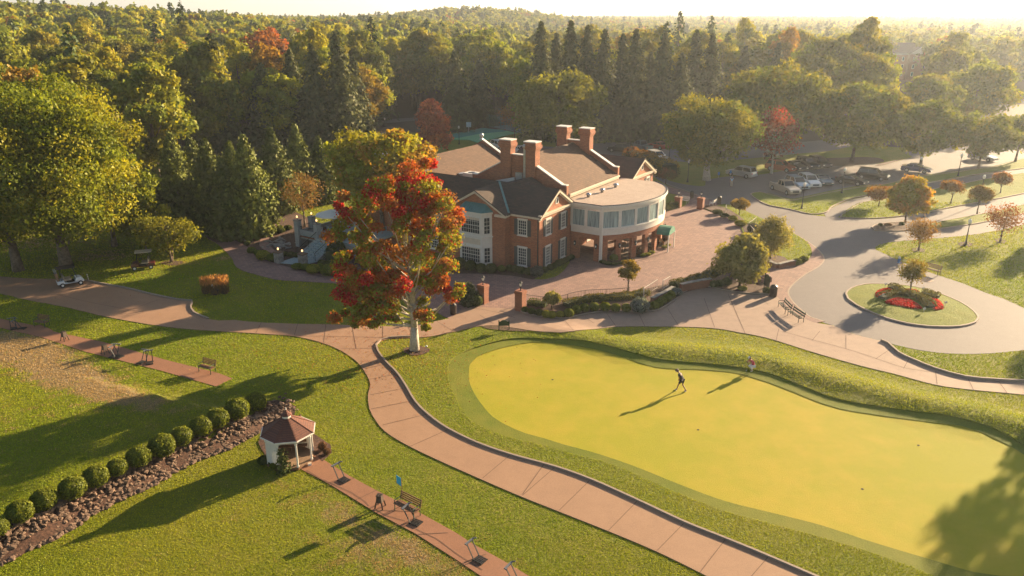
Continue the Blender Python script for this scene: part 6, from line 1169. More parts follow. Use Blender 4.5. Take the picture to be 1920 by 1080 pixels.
rail_fence('curved white handrail on the strip beside the forecourt', [(1404, 436), (1411, 444), (1416, 453), (1417, 470)], .9, 'railpale', .5); rail_fence('short straight white handrail behind the blue grey bush', [(1403, 432), (1410, 427), (1417, 421)], .9, 'railpale', .5); rail_fence('short curved white rail nearest the gate pillars', [(1361, 397), (1360, 402), (1364, 407), (1369, 409)], .9, 'railpale', .5)
def steps():
    t = thing('brick_steps', 'flight of brick steps from the walk up towards the lawn strip', 'steps', (0, 0, 0)); m = MB()
    a, b = GT(1398, 512), GT(1428, 532); d = b - a; L = np.linalg.norm(d); d /= L; nn = np.array([-d[1], d[0]]); 
    if nn[1] < 0: nn = -nn
    c = GT(1440, 516)
    for i in range(5):
        o = a + nn * (.38 * i) * -1 + np.array([.9, .3]); p, q = o, o + d * L; m.bar((p[0], p[1], .05 + .1 * (5 - i) / 2), (q[0], q[1], .05 + .1 * (5 - i) / 2), .4, .1 * (5 - i))
    m.build('tread', M['paver'], t)
steps()
# round island planting
def bedding():
    def patch(name, lab, px, pal, h, leaf=.07, dens=420, cat='flower bed', crown=0.06):
        poly = wpoly(px, True, .4); lo, hi = poly.min(0), poly.max(0); rs = np.random.RandomState(int(px[0][0])); n = int((hi - lo).prod() * dens); P = rs.uniform(lo, hi, (n, 2)); P = P[inside(P, poly)]; n = len(P); d, _, _ = line_dist(P, np.vstack([poly, poly[:1]]))
        Z = T(P[:, 0], P[:, 1]) + .10 + crown + h * (rs.uniform(.4, 1, n)) * ss(0, .35, d); PP = np.array(pal); K = PP[rs.randint(0, len(PP), n)] * rs.uniform(.75, 1.2, (n, 1))
        me = leafmesh('blossoms', np.column_stack([P, Z]), rs.normal(size=(n, 3)) * .6 + np.array([0, 0, 1.]), leaf * rs.uniform(.6, 1.2, n), np.clip(K, 0, 1), M['leaf'], .8, rs=rs); o = bpy.data.objects.new(name, me); col.objects.link(o); tag(o, lab, cat)
    RED = ((.62, .035, .03), (.7, .06, .04), (.5, .03, .03))
    patch('flower_bed', 'left lobe of red flowers on the round island', [(1641, 562), (1638, 554), (1646, 547), (1662, 544), (1678, 549), (1672, 557), (1655, 563)], RED, .22); patch('flower_bed', 'large front crescent of darker red flowers on the island', [(1655, 570), (1668, 564), (1692, 563), (1714, 569), (1732, 584), (1712, 585), (1685, 580), (1665, 576)], RED[2:], .22)
    patch('flower_bed', 'right lobe of red flowers on the round island', [(1732, 566), (1745, 563), (1760, 566), (1771, 578), (1768, 586), (1752, 588), (1742, 580)], RED, .22); patch('flower_bed', 'thin strip of red flowers at the back of the island bed', [(1693, 546), (1710, 546), (1726, 550), (1722, 553), (1705, 551), (1694, 549)], RED, .2)
    HG = ((.10, .10, .025), (.14, .13, .03))
    hedge('hedge', 'curved low hedge between red flowers, in front of young tree', [(1652, 565), (1670, 558), (1690, 556), (1712, 560), (1730, 568), (1745, 582)], 1.0, .5, HG, .08, 300, z=.2); hedge('hedge', 'short low hedge on the back left of the island bed', [(1668, 544), (1680, 548), (1690, 551)], .8, .5, HG, .08, 300, z=.2); hedge('hedge', 'short low hedge on the back right of the island bed', [(1728, 556), (1742, 559), (1758, 563)], .9, .5, HG, .08, 300, z=.2)
    for i, (x, y) in enumerate([(1659, 543), (1654, 563), (1729, 551), (1771, 578), (1731, 590)]): t = thing('spotlight', 'small pale spotlight at the edge of the island flower bed', 'spotlight', G3(x, y, .2), 0, 'spotlights of the round island'); m = MB(); m.tube((0, 0, 0), (0, 0, .3), .02); m.build('stem', M['galv'], t); m = MB(); m.tube((-.08, 0, .34), (.1, 0, .4), .08, .1); m.build('head', M['white'], t)
bedding()
for px, py, lab in [(1036, 712, 'golf hole at the left of the putting green'), (1309, 806, 'golf hole in the middle of the putting green'), (1617, 917, 'golf hole at the lower right of the putting green'), (1722, 835, 'golf hole at the upper right of the putting green')]:
    x, y = G(px, py, -.115); m = MB(); m.lathe([(.075, 0), (.075, .012)], 14, (float(x), float(y), -.113)); tag(m.build('golf_hole', M['dark']), lab, 'golf hole')
x, y = GT(879, 250); t = thing('notice_board', 'pale square notice board on a post by the green court', 'sign', (float(x), float(y), .1), 0); m = MB(); m.box(-.08, .08, -.05, .05, 0, 1.7); m.build('post', M['galv'], t); m = MB(); m.box(-.55, .55, -.08, -.02, 1.3, 2.4); m.build('panel', plain('board_blue', (.45, .55, .6), .5), t)
for i, (px, py, pt, lab) in enumerate([(1347, 334, 323, 'left one of three small blue parking signs'), (1369, 331, 320, 'middle one of three small blue parking signs'), (1389, 326, 315, 'right one of three small blue parking signs')]):
    h = Hpx(px, py, pt); t = thing('parking_sign', lab, 'sign', G3(px, py, .05), 0); m = MB(); m.tube((0, 0, 0), (0, 0, h), .025); m.build('post', M['galv'], t); m = MB(); m.box(-.16, .16, -.05, -.03, h - .5, h); m.build('plate', plain('sign_blue', (.04, .2, .55), .4), t)
def court_fence():
    t = thing('court_fence', 'tall green wire fence around the tennis court', 'fence', (0, 0, 0)); P = densify([GT(898, 238), GT(925, 243), GT(960, 246)], 3.0)[:-8]; m = MB(); k = MB()
    L = [GT(898, 237), GT(960, 244), GT(1080, 256)]
    for a, b in zip(L[:-1], L[1:]):
        n = max(1, int(np.linalg.norm(b - a) / 3)); 
        for i in range(n + 1): p = a + (b - a) * i / n; m.tube((p[0], p[1], 0), (p[0], p[1], 3), .04, n=6)
        for z in np.arange(.2, 3.01, .2): k.bar((a[0], a[1], z), (b[0], b[1], z), .03)
        for i in range(n * 12): p = a + (b - a) * i / (n * 12); k.bar((p[0], p[1], 0), (p[0], p[1], 3), .02)
    m.build('post', M['fencegreen'], t); k.build('mesh', M['fencegreen'], t)
M['fencegreen'] = plain('fence_green', (.03, .16, .15), .5)
court_fence()
# golf cord on the strip

# ------------------------------------------------------------------ turf blades in the rough
def blades():
    rs = np.random.RandomState(40); N_ = 620000; v = rs.rand(N_); py = 1115 - (1115 - 380) * v ** 1.0; px = rs.uniform(-20, 1940, N_)
    u = (px - 960) / FOC; w_ = (540 - py) / FOC; dy = math.cos(PITCH) + w_ * math.sin(PITCH); dz = -math.sin(PITCH) + w_ * math.cos(PITCH); t = -CAMH / dz; X = u * t; Y = dy * t
    keep = np.ones(N_, bool)
    P = np.column_stack([X, Y])
    for nm in HARD: keep &= ~inside(P, nm)
    P = P[keep]; n = len(P); Z = T(P[:, 0], P[:, 1])
    for q_, z_ in ISL: Z[inside(P, q_)] += z_
    d = np.hypot(P[:, 0], P[:, 1]); sz = .045 * np.clip(d / 45, .8, 2.3)
    h = sz * rs.uniform(.7, 1.5, n); a = rs.uniform(0, 6.283, n); tx, ty = np.cos(a) * sz * .5, np.sin(a) * sz * .5; lx, ly = rs.normal(size=n) * h * .45, rs.normal(size=n) * h * .45
    V = np.stack([np.column_stack([P[:, 0] - tx, P[:, 1] - ty, Z]), np.column_stack([P[:, 0] + tx, P[:, 1] + ty, Z]), np.column_stack([P[:, 0] + lx, P[:, 1] + ly, Z + h])], 1).reshape(-1, 3)
    big = .5 + .5 * np.sin(P[:, 0] * .21 + 1.3 * np.sin(P[:, 1] * .13)) * np.cos(P[:, 1] * .17 + .6 * np.sin(P[:, 0] * .3)); c0 = np.array([.19, .29, .010]); c1 = np.array([.42, .41, .022]); k = np.clip(big * .6 + rs.rand(n) * .5 - .15, 0, 1)[:, None]
    K = (c0 * (1 - k) + c1 * k) * rs.uniform(.6, 1.35, (n, 1))
    wr = wear_at(P); nz = .5 + .25 * np.sin(P[:, 0] * 2.1 + 2 * np.sin(P[:, 1] * 1.3)) + .25 * np.sin(P[:, 1] * 3.7 + 1.5 * np.sin(P[:, 0] * 1.9)); bare = wr * 1.0 + (nz - .5) * .5 + rs.normal(size=n) * .12 > .52
    K[bare] = np.array([.44, .31, .16]) * rs.uniform(.6, 1.3, (int(bare.sum()), 1))
    me = bpy.data.meshes.new('grass'); me.vertices.add(3 * n); me.vertices.foreach_set('co', V.ravel().astype(np.float32)); me.loops.add(3 * n); me.loops.foreach_set('vertex_index', np.arange(3 * n, dtype=np.int32)); me.polygons.add(n); me.polygons.foreach_set('loop_start', np.arange(0, 3 * n, 3, dtype=np.int32)); me.polygons.foreach_set('loop_total', np.full(n, 3, np.int32))
    at = me.attributes.new('col', 'FLOAT_COLOR', 'POINT'); c4 = np.ones((3 * n, 4), np.float32); c4[:, :3] = np.repeat(K, 3, 0); at.data.foreach_set('color', c4.ravel()); me.materials.append(M['leaf']); me.update(calc_edges=True)
    o = bpy.data.objects.new('grass', me); col.objects.link(o); tag(o, 'short grass growing over the lawns and the rough', 'grass', kind='stuff')
blades()

def litter():
    rs = np.random.RandomState(50); P = []
    for px, py, sx, sy, k in [(760, 680, 90, 35, 900), (640, 690, 120, 40, 700), (150, 480, 120, 30, 1200), (600, 650, 140, 30, 500), (300, 520, 120, 40, 400), (700, 570, 80, 30, 400), (800, 640, 60, 20, 300)]:
        for _ in range(k): P.append(GT_fast(px + rs.normal() * sx, py + rs.normal() * sy))
    P = np.array(P); n = len(P); Z = T(P[:, 0], P[:, 1]) + .075; pal = np.array([(.40, .14, .03), (.34, .06, .02), (.42, .26, .05), (.22, .10, .04)])
    me = leafmesh('fallen_leaves', np.column_stack([P, Z]), rs.normal(size=(n, 3)) * .35 + np.array([0, 0, 1.]), rs.uniform(.03, .06, n), pal[rs.randint(0, 4, n)] * rs.uniform(.7, 1.3, (n, 1)), M['leaf'], .8, rs=rs)
    o = bpy.data.objects.new('fallen_leaves', me); col.objects.link(o); tag(o, 'fallen autumn leaves scattered over grass and paths', 'fallen leaves', kind='stuff')
def GT_fast(px, py): return G(px, py)
litter()
# ------------------------------------------------------------------ cars
def paint(name, c, metal=.3): return plain('paint_' + name, c, .28, metal, var=.03, coat=.6)
def car(lab, rear, front, c, kind='suv', z=.03, L=None, group=None):
    A, B = GT(*rear), GT(*front); rz = math.atan2(B[1] - A[1], B[0] - A[0]); mid = (A + B) / 2; nm = {'suv': 'parked_suv', 'pickup': 'pickup_truck', 'sedan': 'parked_car'}[kind]; ct = {'suv': 'SUV', 'pickup': 'pickup truck', 'sedan': 'car'}[kind]
    t = thing(nm, lab, ct, (float(mid[0]), float(mid[1]), z), rz, group); W = .94
    S = {'suv': dict(L=4.85, belt=1.05, roof=1.78, hood=(1.0, 1.35), cab=(-2.25, 1.15), slope=(.25, .75), hoodz=1.05), 'pickup': dict(L=5.7, belt=1.12, roof=1.88, cab=(-.75, 1.25), slope=(.2, .65), hoodz=1.1), 'sedan': dict(L=4.6, belt=.92, roof=1.42, cab=(-1.75, 1.0), slope=(.8, .95), hoodz=.9)}[kind]
    Lh = S['L'] / 2; wr = .36; wx = (-Lh + .95, Lh - .95); hz = S['hoodz']; bl = S['belt']
    prof = [(-Lh, .35), (-Lh, .75), (-Lh + .06, bl - .05), (-Lh + .3, bl + (.03 if kind != 'pickup' else 0)), (S['cab'][1] , bl + .02), (Lh - .75, hz - .05), (Lh - .15, hz - .22), (Lh, hz - .42), (Lh, .38), (Lh - .15, .28)]
    bot = []
    for x in (wx[1], wx[0]):
        bot += [(x + wr + .07, .28)] + [(x + (wr + .07) * math.cos(a), .34 + (wr + .05) * math.sin(a)) for a in np.linspace(.15, math.pi - .15, 7)] + [(x - wr - .07, .28)]
    prof2 = prof + bot + [(-Lh + .12, .28)]; n = len(prof2); m = MB(); secs = []
    for y, k in ((-W, .0), (-W + .1, .06), (W - .1, .06), (W, .0)):
        cz = .7; secs.append([(x * (1 if k else .985), y, z_ + (k if z_ > bl - .3 else 0)) for x, z_ in prof2])
    vs = [p for s_ in secs for p in s_]; fs = [(j * n + i, (j + 1) * n + i, (j + 1) * n + (i + 1) % n, j * n + (i + 1) % n) for j in range(3) for i in range(n)] + [tuple(range(n)), tuple(range(4 * n - 1, 3 * n - 1, -1))]; m.add(vs, fs)
    x0, x1 = S['cab']; s0, s1 = S['slope']; rf = S['roof']; wt = W - .2
    m.box(x0 + s0, x1 - s1, -wt, wt, rf - .07, rf)
    for xx, xt in ((x0, x0 + s0 + .02), (x1, x1 - s1 - .02), ((x0 + x1 - .2) / 2, (x0 + x1 - .2) / 2)):
        for sy in (-1, 1): m.bar((xx, sy * (W - .07), bl + .03), (xt, sy * wt, rf - .04), .09, .06)
    P_ = c if not isinstance(c, tuple) else paint(lab[:6], c); body = m.build('body', P_, t)
    if kind == 'pickup':
        d = MB(); d.box(-Lh + .12, S['cab'][0] - .08, -W + .14, W - .14, bl - .02, bl + .065); d.build('cargo_bed', M['black'], t)
    g = MB(); a = [(x0 + .04, -W + .09, bl + .02), (x1 - .04, -W + .09, bl + .02), (x1 - .04, W - .09, bl + .02), (x0 + .04, W - .09, bl + .02), (x0 + s0, -wt + .02, rf - .06), (x1 - s1, -wt + .02, rf - .06), (x1 - s1, wt - .02, rf - .06), (x0 + s0, wt - .02, rf - .06)]
    g.add(a, [(0, 3, 2, 1), (4, 5, 6, 7), (0, 1, 5, 4), (1, 2, 6, 5), (2, 3, 7, 6), (3, 0, 4, 7)]); g.build('windows', M['carglass'], t)
    for x in wx:
        for sy in (-1, 1):
            w0 = MB(); w0.tube((x, sy * (W - .22), wr), (x, sy * (W + .01), wr), wr, n=16); wh = w0.build('wheel', M['tyre'], t); w0 = MB(); w0.tube((x, sy * (W - .1), wr), (x, sy * (W + .02), wr), wr * .62, n=12); w0.build('rim', M['galv'], wh)
    for sy in (-1, 1):
        h_ = MB(); h_.box(Lh - .1, Lh + .02, sy * .72 - .16, sy * .72 + .16, hz - .42, hz - .26); h_.build('headlight', M['lampoff'], t); h_ = MB(); h_.box(-Lh - .02, -Lh + .06, sy * .78 - .1, sy * .78 + .1, .75, 1.0); h_.build('tail_light', M['tail'], t)
        h_ = MB(); h_.box(x1 - .25, x1 - .1, sy * (W + .1) - .09, sy * (W + .1) + .09, bl + .02, bl + .18); h_.build('mirror', P_, t)
    gr_ = MB(); gr_.box(Lh - .03, Lh + .03, -.5, .5, .5, hz - .34); gr_.build('grille', M['black'], t)
    for q in (-1, 1): pass
    bmp = MB(); bmp.box(Lh - .04, Lh + .06, -W + .08, W - .08, .34, .5); bmp.box(-Lh - .06, -Lh + .04, -W + .08, W - .08, .36, .56); bmp.build('bumper', P_, t)
    return t
M['carglass'] = plain('car_glass', (.02, .025, .03), .06, var=.1); M['tyre'] = plain('tyre', (.02, .02, .02), .85); M['tail'] = plain('tail_light', (.35, .02, .02), .3)
WH = paint('white', (.72, .70, .66), 0); SV = paint('silver', (.42, .44, .46)); BK = paint('black', (.02, .02, .024)); TN = paint('tan', (.44, .37, .28)); TL = paint('teal', (.03, .07, .085)); BL = paint('blue', (.06, .07, .17)); OG = paint('orange', (.42, .06, .015)); GY = paint('grey', (.18, .23, .25)); RD_ = paint('red', (.38, .04, .03)); LB = paint('light_blue', (.33, .40, .46))
car('tan pickup truck, left end of the front parked row', (1447, 352), (1496, 370), TN, 'pickup'); car('light blue grey SUV between the tan pickup and the white SUV', (1474, 345), (1513, 361), LB); car('large white SUV in the front parked row', (1492, 338), (1541, 360), WH); car('dark teal car right of the large white SUV', (1525, 337), (1558, 354), TL, 'sedan')
car('black sedan under the lamp post right of the front row', (1573, 342), (1620, 349), BK, 'sedan'); car('black SUV parked right of the black sedan', (1614, 334), (1658, 339), BK); car('dark blue car behind the median oak trunk', (1697, 321), (1738, 325), BL, 'sedan'); car('silver coupe parked alone farthest right', (1820, 298), (1864, 304), SV, 'sedan')
car('silver SUV parked near the man in the blue shirt', (1411, 335), (1369, 328), SV); car('orange SUV behind the bare red tree', (1444, 318), (1482, 323), OG); car('black car right of the orange SUV in the shade', (1478, 314), (1505, 322), BK, 'sedan'); car('dark SUV in deep shade under the oak, left one', (1500, 311), (1526, 319), BK); car('dark SUV in deep shade under the oak, right one', (1522, 309), (1549, 317), BK)
car('black SUV in the rear lot left of the grey pickup', (1180, 287), (1147, 284), BK); car('grey blue pickup truck in the rear lot', (1222, 286), (1182, 277), GY, 'pickup'); car('red car partly behind the grey blue pickup', (1246, 281), (1218, 277), RD_, 'sedan'); car('white SUV beside the coral hedge', (1212, 296), (1252, 307), WH)
car('white SUV seen between the left roof and the chimney', (921, 276), (953, 285), WH); car('white sedan seen between the front chimneys', (962, 285), (996, 292), WH, 'sedan'); car('white car behind the yellow green maple', (700, 292), (728, 300), WH, 'sedan'); car('silver car behind the yellow green maple top', (698, 266), (724, 272), SV, 'sedan')
car('silver car behind the big oak in the rear lot', (1415, 274), (1445, 279), SV, 'sedan')
# ------------------------------------------------------------------ golf carts
def golf_cart(lab, rear, front, c, roof, z=.06, bag=True):
    A, B = GT(*rear), GT(*front); rz = math.atan2(B[1] - A[1], B[0] - A[0]); mid = (A + B) / 2; t = thing('golf_cart', lab, 'golf cart', (float(mid[0]), float(mid[1]), z), rz)
    m = MB(); s_ = [(-1.15, .3), (-1.15, .62), (-.55, .68), (-.5, .42), (.35, .38), (.5, .78), (.95, .72), (1.15, .5), (1.15, .3)]; m.sheetx([(x, -.55, z_) for x, z_ in s_], (0, 1.1, 0)); m.build('body', paint(lab[:5], c, .1), t, bevel=.04)
    m = MB(); m.box(-.55, .1, -.52, .52, .62, .76); m.box(-.62, -.5, -.52, .52, .76, 1.15); m.build('seat', M['cartseat'], t); m = MB(); m.box(-.3, .35, -.5, .5, .40, .44); m.build('floor', M['black'], t)
    for x, tx in ((-.75, -.72), (.62, .38)):
        for y in (-.5, .5): m = MB(); m.tube((x, y, .6), (tx, y * .95, 1.82), .022); m.build('roof_post', M['black'], t)
    m = MB(); m.box(-1.0, .62, -.58, .58, 1.82, 1.88); m.build('canopy', roof, t, bevel=.03)
    m = MB(); m.sheetx([(.62, -.5, .8), (.62, .5, .8), (.40, .5, 1.8), (.40, -.5, 1.8)], (.015, 0, 0)); m.build('windscreen', M['carglass'], t) if not bag else None
    m = MB(); m.tube((.42, -.25, .75), (.2, -.25, 1.02), .02); m.lathe([(.15, 0), (.15, .03)], 12, (.2, -.25, 1.0)); m.build('steering_wheel', M['black'], t)
    for x in (-.75, .82):
        for sy in (-1, 1): w0 = MB(); w0.tube((x, sy * .42, .22), (x, sy * .6, .22), .22, n=14); wh = w0.build('wheel', M['tyre'], t); w0 = MB(); w0.tube((x, sy * .5, .22), (x, sy * .61, .22), .12, n=10); w0.build('rim', M['white'], wh)
    return t, mid, rz
M['cartseat'] = plain('cart_seat', (.30, .24, .17), .7)
_, mc, rc = golf_cart('white golf cart with black roof parked on the path', (110, 539), (156, 531), (.66, .70, .72), M['black'])
for i, (dy, c, lab) in enumerate([(-.25, (.24, .14, .08), 'tan golf bag standing in the back of the white cart'), (.25, (.03, .03, .035), 'black golf bag standing in the back of the white cart')]):
    q = mc + np.array([math.cos(rc) * -1.0 - math.sin(rc) * dy, math.sin(rc) * -1.0 + math.cos(rc) * dy]); t = thing('golf_bag', lab, 'golf bag', (float(q[0]), float(q[1]), .62), rc); m = MB(); m.tube((0, 0, 0), (-.12, 0, .85), .13, .15, 12); m.build('bag', plain('bag%d' % i, c, .6), t); m = MB(); rn = random.Random(i)
    for k in range(7): a = rn.uniform(0, 6.28); m.tube((-.12 + .08 * math.cos(a), .08 * math.sin(a), .8), (-.16 + .12 * math.cos(a), .12 * math.sin(a), 1.15), .012, n=5); m.rock((-.16 + .12 * math.cos(a), .12 * math.sin(a), 1.17), (.045, .03, .03), rn)
    m.build('club', M['galv'], t)
golf_cart('dark red golf cart with beige roof parked on the lawn', (289, 501), (250, 505), (.10, .02, .02), M['cream'], z=.0, bag=False)
# ------------------------------------------------------------------ people
def skin_body(name, J, E, m, parent, sub=2):
    me = bpy.data.meshes.new(name); names = list(J); me.from_pydata([J[k][0] for k in names], [(names.index(a), names.index(b)) for a, b in E], []); o = bpy.data.objects.new(name, me); col.objects.link(o); o.parent = parent; me.materials.append(m)
    o.modifiers.new('skin', 'SKIN'); sv = me.skin_vertices[0].data if me.skin_vertices else None
    if sv is None: me.attributes; bpy.context.view_layer.objects.active = o
    for i, k in enumerate(names): r_ = J[k][1]; r_ = (r_, r_) if not isinstance(r_, tuple) else r_; me.skin_vertices[0].data[i].radius = r_; me.skin_vertices[0].data[i].use_root = (i == 0)
    s = o.modifiers.new('sub', 'SUBSURF'); s.levels = sub; s.render_levels = sub; return o
def person(lab, loc, rz, Pz, skin, top, bottom, shoes, hair=(.05, .03, .02), hat=None, skirt=False, sleeves=True, scale=1.0):
    """Pz: joint name -> xyz, figure facing +x, y to its left"""
    t = thing('person', lab, 'person', loc, rz); P = {k: Vector(v) for k, v in Pz.items()}; J = {'pelvis': (P['pelvis'], (.12, .09)), 'belly': (P['pelvis'].lerp(P['chest'], .5), (.115, .09)), 'chest': (P['chest'], (.145, .10)), 'neckb': (P['neck'], .052), 'neck': (P['neck'].lerp(P['head'], .45), .05), 'head': (P['head'], (.076, .09)), 'crown': (P['head'] + (P['head'] - P['neck']).normalized() * .09, .07)}
    E = [('pelvis', 'belly'), ('belly', 'chest'), ('chest', 'neckb'), ('neckb', 'neck'), ('neck', 'head'), ('head', 'crown')]
    f = Vector(Pz.get('face', (1, 0, 0))).normalized(); J['nose'] = (P['head'] + f * .105 + Vector((0, 0, .005)), .014); J['chin'] = (P['head'] + f * .06 - Vector((0, 0, .075)), .032); E += [('head', 'nose'), ('head', 'chin')]
    for s in 'LR':
        J['sh' + s] = (P['sh' + s], .055); J['el' + s] = (P['el' + s], .038); J['wr' + s] = (P['wr' + s], .026); d = (P['wr' + s] - P['el' + s]).normalized(); hd = P['wr' + s] + d * .06; J['pm' + s] = (hd, (.034, .02)); E += [('chest', 'sh' + s), ('sh' + s, 'el' + s), ('el' + s, 'wr' + s), ('wr' + s, 'pm' + s)]
        side = d.cross(Vector((0, 1, .2))).normalized()
        for i, L in enumerate((.062, .075, .078, .07)[:4]):
            o_ = side * (.027 - i * .018); b = hd + d * .03 + o_; c = b + d * L * .5 + Vector((.006, 0, 0)); e = c + (d + f * .35).normalized() * L * .5; J[f'fa{s}{i}'] = (b, .0095); J[f'fb{s}{i}'] = (c, .0085); J[f'fc{s}{i}'] = (e, .0075); E += [('pm' + s, f'fa{s}{i}'), (f'fa{s}{i}', f'fb{s}{i}'), (f'fb{s}{i}', f'fc{s}{i}')]
        tb = P['wr' + s] + d * .03 + side * .035; J['ta' + s] = (tb, .011); J['tb' + s] = (tb + (d + side * .6).normalized() * .05, .009); E += [('pm' + s, 'ta' + s), ('ta' + s, 'tb' + s)]
        J['hp' + s] = (P['hp' + s], .085); J['kn' + s] = (P['kn' + s], .055); J['an' + s] = (P['an' + s], .036); to = Vector(Pz.get('toe' + s, P['an' + s] + Vector((.16, 0, -.06)))); J['he' + s] = (P['an' + s] - Vector((.03, 0, .045)), .036); J['to' + s] = (to, .03); E += [('pelvis', 'hp' + s), ('hp' + s, 'kn' + s), ('kn' + s, 'an' + s), ('an' + s, 'he' + s), ('an' + s, 'to' + s)]
    body = skin_body('body', J, E, skin, t, 2)
    def cloth(name, jj, ee, m, g=1.16):
        JJ = {k: (J[k][0], tuple(q * g for q in J[k][1]) if isinstance(J[k][1], tuple) else J[k][1] * g) if not isinstance(k, tuple) else None for k in jj}; return JJ, ee
    TJ = {'belly': (J['belly'][0], (.145, .115)), 'pel': (P['pelvis'] + Vector((0, 0, .02)), (.145, .12)), 'chest': (J['chest'][0], (.17, .13)), 'nk': (P['neck'] - (P['neck'] - P['chest']) * .15, .065)}; TE = [('belly', 'pel'), ('belly', 'chest'), ('chest', 'nk')]
    for s in 'LR': TJ['s' + s] = (P['sh' + s], .07); TJ['e' + s] = (P['sh' + s].lerp(P['el' + s], .98 if sleeves == 2 else .6), .052); TE += [('chest', 's' + s), ('s' + s, 'e' + s)]
    if sleeves == 2:
        for s in 'LR': TJ['w' + s] = (P['el' + s].lerp(P['wr' + s], .85), .038); TE += [('e' + s, 'w' + s)]
    skin_body('top', TJ, TE, top, t, 2)
    BJ = {'p': (P['pelvis'], (.145, .12))}; BE = []
    for s in 'LR':
        BJ['h' + s] = (P['hp' + s], .10); k_ = P['hp' + s].lerp(P['kn' + s], .75 if skirt else 1.0); BJ['k' + s] = (k_, .098 if skirt else .072); BE += [('p', 'h' + s), ('h' + s, 'k' + s)]
        if not skirt: BJ['a' + s] = (P['kn' + s].lerp(P['an' + s], .88), .055); BE += [('k' + s, 'a' + s)]
    skin_body('skirt' if skirt else 'trousers', BJ, BE, bottom, t, 2)
    for s in 'LR': skin_body('shoe', {'a': (J['he' + s][0], .047), 'b': (J['he' + s][0].lerp(J['to' + s][0], .5), .046), 'c': (J['to' + s][0], .04), 'u': (P['an' + s] + Vector((0, 0, 0.0)), .042)}, [('a', 'b'), ('b', 'c'), ('a', 'u')], shoes, t, 1)
    up = (P['head'] - P['neck']).normalized(); hm = plain('hair', hair, .7)
    skin_body('hair', {'a': (P['head'] + up * .06 - f * .02, (.088, .088)), 'b': (P['head'] - f * .055 - up * .03, .06), 'c': (P['head'] + up * .10 - f * .01, .06)}, [('a', 'b'), ('a', 'c')], hm, t, 2)
    if hat: skin_body('cap', {'a': (P['head'] + up * .085, (.098, .098)), 'b': (P['head'] + up * .07 + f * .11, (.07, .016)), 'c': (P['head'] + up * .13, .06)}, [('a', 'b'), ('a', 'c')], hat, t, 2)
    for s in (-1, 1): m = MB(); e = P['head'] + f * .083 + Vector((-f.y, f.x, 0)) * s * .03 + Vector((0, 0, .022)); m.lathe([(.004, -.008), (.01, 0), (.004, .008)], 6, tuple(e)); m.build('eye', M['dark'], body)
    t.scale = (scale,) * 3; return t
SK = plain('skin', (.42, .22, .14), .55, var=.05); SK2 = plain('skin_tan', (.30, .15, .09), .55, var=.05)
CB = plain('cloth_dark', (.025, .024, .026), .8); CW = plain('cloth_white', (.68, .68, .70), .8); CP = plain('cloth_pink', (.62, .10, .16), .8); CBL = plain('cloth_blue', (.40, .62, .78), .8); CK = plain('cloth_khaki', (.46, .40, .30), .8)
def upright(): return dict(pelvis=(0, 0, .93), chest=(0, 0, 1.30), neck=(0.0, 0, 1.46), head=(.02, 0, 1.60), shL=(0, .18, 1.38), shR=(0, -.18, 1.38), elL=(-.02, .25, 1.12), elR=(-.02, -.25, 1.12), wrL=(.06, .26, .88), wrR=(.06, -.26, .88), hpL=(0, .09, .88), hpR=(0, -.09, .88), knL=(.02, .1, .48), knR=(.02, -.1, .48), anL=(0, .11, .08), anR=(0, -.11, .08))
p = upright(); p.update(pelvis=(0, 0, .88), chest=(.16, 0, 1.2), neck=(.25, 0, 1.34), head=(.36, 0, 1.44), face=(.8, 0, -.55), shL=(.2, .17, 1.28), shR=(.2, -.17, 1.28), elL=(.13, .2, 1.02), elR=(.10, -.2, 1.02), wrL=(.2, .1, .86), wrR=(.2, -.08, .84), knL=(.2, .09, .47), knR=(-.04, -.1, .46), anL=(.30, .1, .08), anR=(-.34, -.1, .10), hpL=(.02, .09, .84), hpR=(-.02, -.09, .84))
rw = dirpx((1290, 737), (1265, 729)); gx_, gy_ = G(1277, 733, -.115)
wk = person('person in a dark dress and cap walking across the putting green', (float(gx_), float(gy_), -.115), rw, p, SK2, CB, CB, CW, hat=CB, skirt=True)
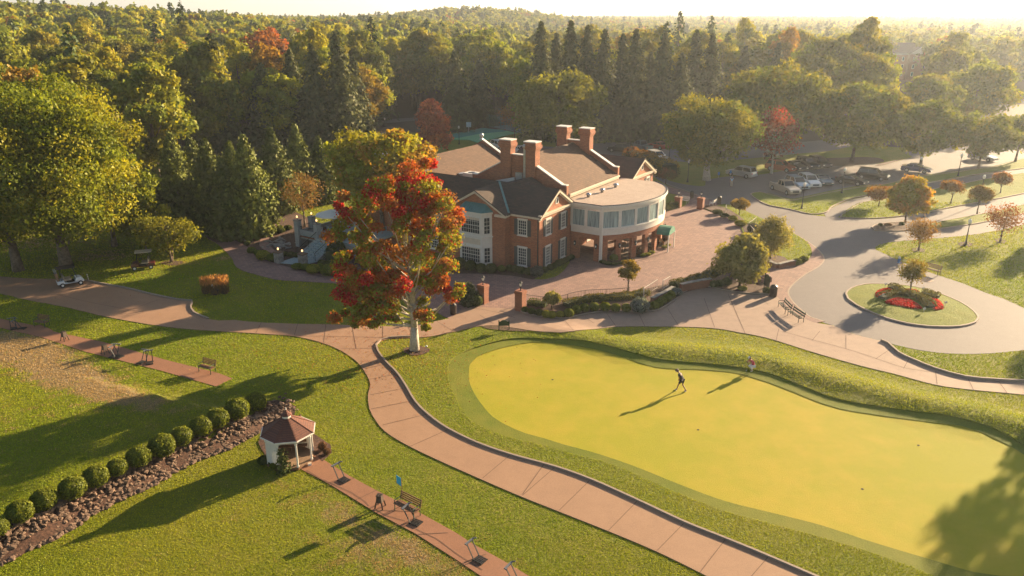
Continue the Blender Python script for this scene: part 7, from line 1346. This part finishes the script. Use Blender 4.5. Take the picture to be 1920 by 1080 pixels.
gx_, gy_ = GT(1410, 694); p = upright(); p.update(pelvis=(-.08, 0, .38), chest=(.10, 0, .72), neck=(.2, 0, .86), head=(.27, 0, .98), face=(.95, 0, -.3), shL=(.12, .18, .8), shR=(.12, -.18, .8), elL=(.30, .2, .62), elR=(.32, -.16, .60), wrL=(.42, .06, .74), wrR=(.42, -.06, .72), hpL=(-.05, .1, .36), hpR=(-.05, -.1, .36), knL=(.32, .16, .42), knR=(.25, -.14, .30), anL=(.08, .16, .08), anR=(-.12, -.14, .09))
rq = dirpx((1415, 692), (1395, 696)); person('crouching person in pink top, white trousers and hat lining up a putt', (float(gx_), float(gy_), float(T(gx_, gy_))), rq, p, SK, CP, CW, CW, hair=(.25, .15, .08), hat=CW, sleeves=True)
q = np.array([gx_, gy_]) + np.array([math.cos(rq), math.sin(rq)]) * .46; t = thing('putter', 'putter held upright by the crouching golfer', 'golf club', (float(q[0]), float(q[1]), float(T(*q)) + .02), rq); m = MB(); m.tube((0, 0, .02), (0, 0, .86), .008, n=6); m.build('shaft', M['galv'], t); m = MB(); m.tube((0, 0, .6), (0, 0, .86), .014, n=6); m.build('grip', M['black'], t); m = MB(); m.box(-.02, .02, -.06, .05, 0, .025); m.build('head', M['galv'], t)
gx_, gy_ = GT(1371, 351); p = upright(); p.update(knL=(.08, .1, .48), anL=(.12, .1, .08), anR=(-.1, -.1, .09), wrL=(-.04, .27, .88), wrR=(.14, -.27, .9)); person('man in light blue shirt and khaki trousers crossing the asphalt', (float(gx_), float(gy_), .03), dirpx((1371, 351), (1385, 330)), p, SK, CBL, CK, M['black'], hair=(.3, .28, .25))
# ------------------------------------------------------------------ haze
def haze():
    mb = MB(); mb.box(-5600, 5600, -400, 6600, -8, 150); o = mb.build('haze', M['lawn']); o.data.materials.clear()
    m = bpy.data.materials.new('haze'); m.use_nodes = True; nt = m.node_tree; nt.nodes.clear(); out = nt.nodes.new('ShaderNodeOutputMaterial'); pv = nt.nodes.new('ShaderNodeVolumePrincipled')
    pv.inputs['Color'].default_value = (.82, .90, 1.0, 1); pv.inputs['Density'].default_value = .00028; pv.inputs['Anisotropy'].default_value = .56
    nt.links.new(pv.outputs[0], out.inputs['Volume']); o.data.materials.append(m); o.display_type = 'WIRE'; tag(o, 'warm evening haze in the air over the whole place', 'haze', kind='stuff')
haze()
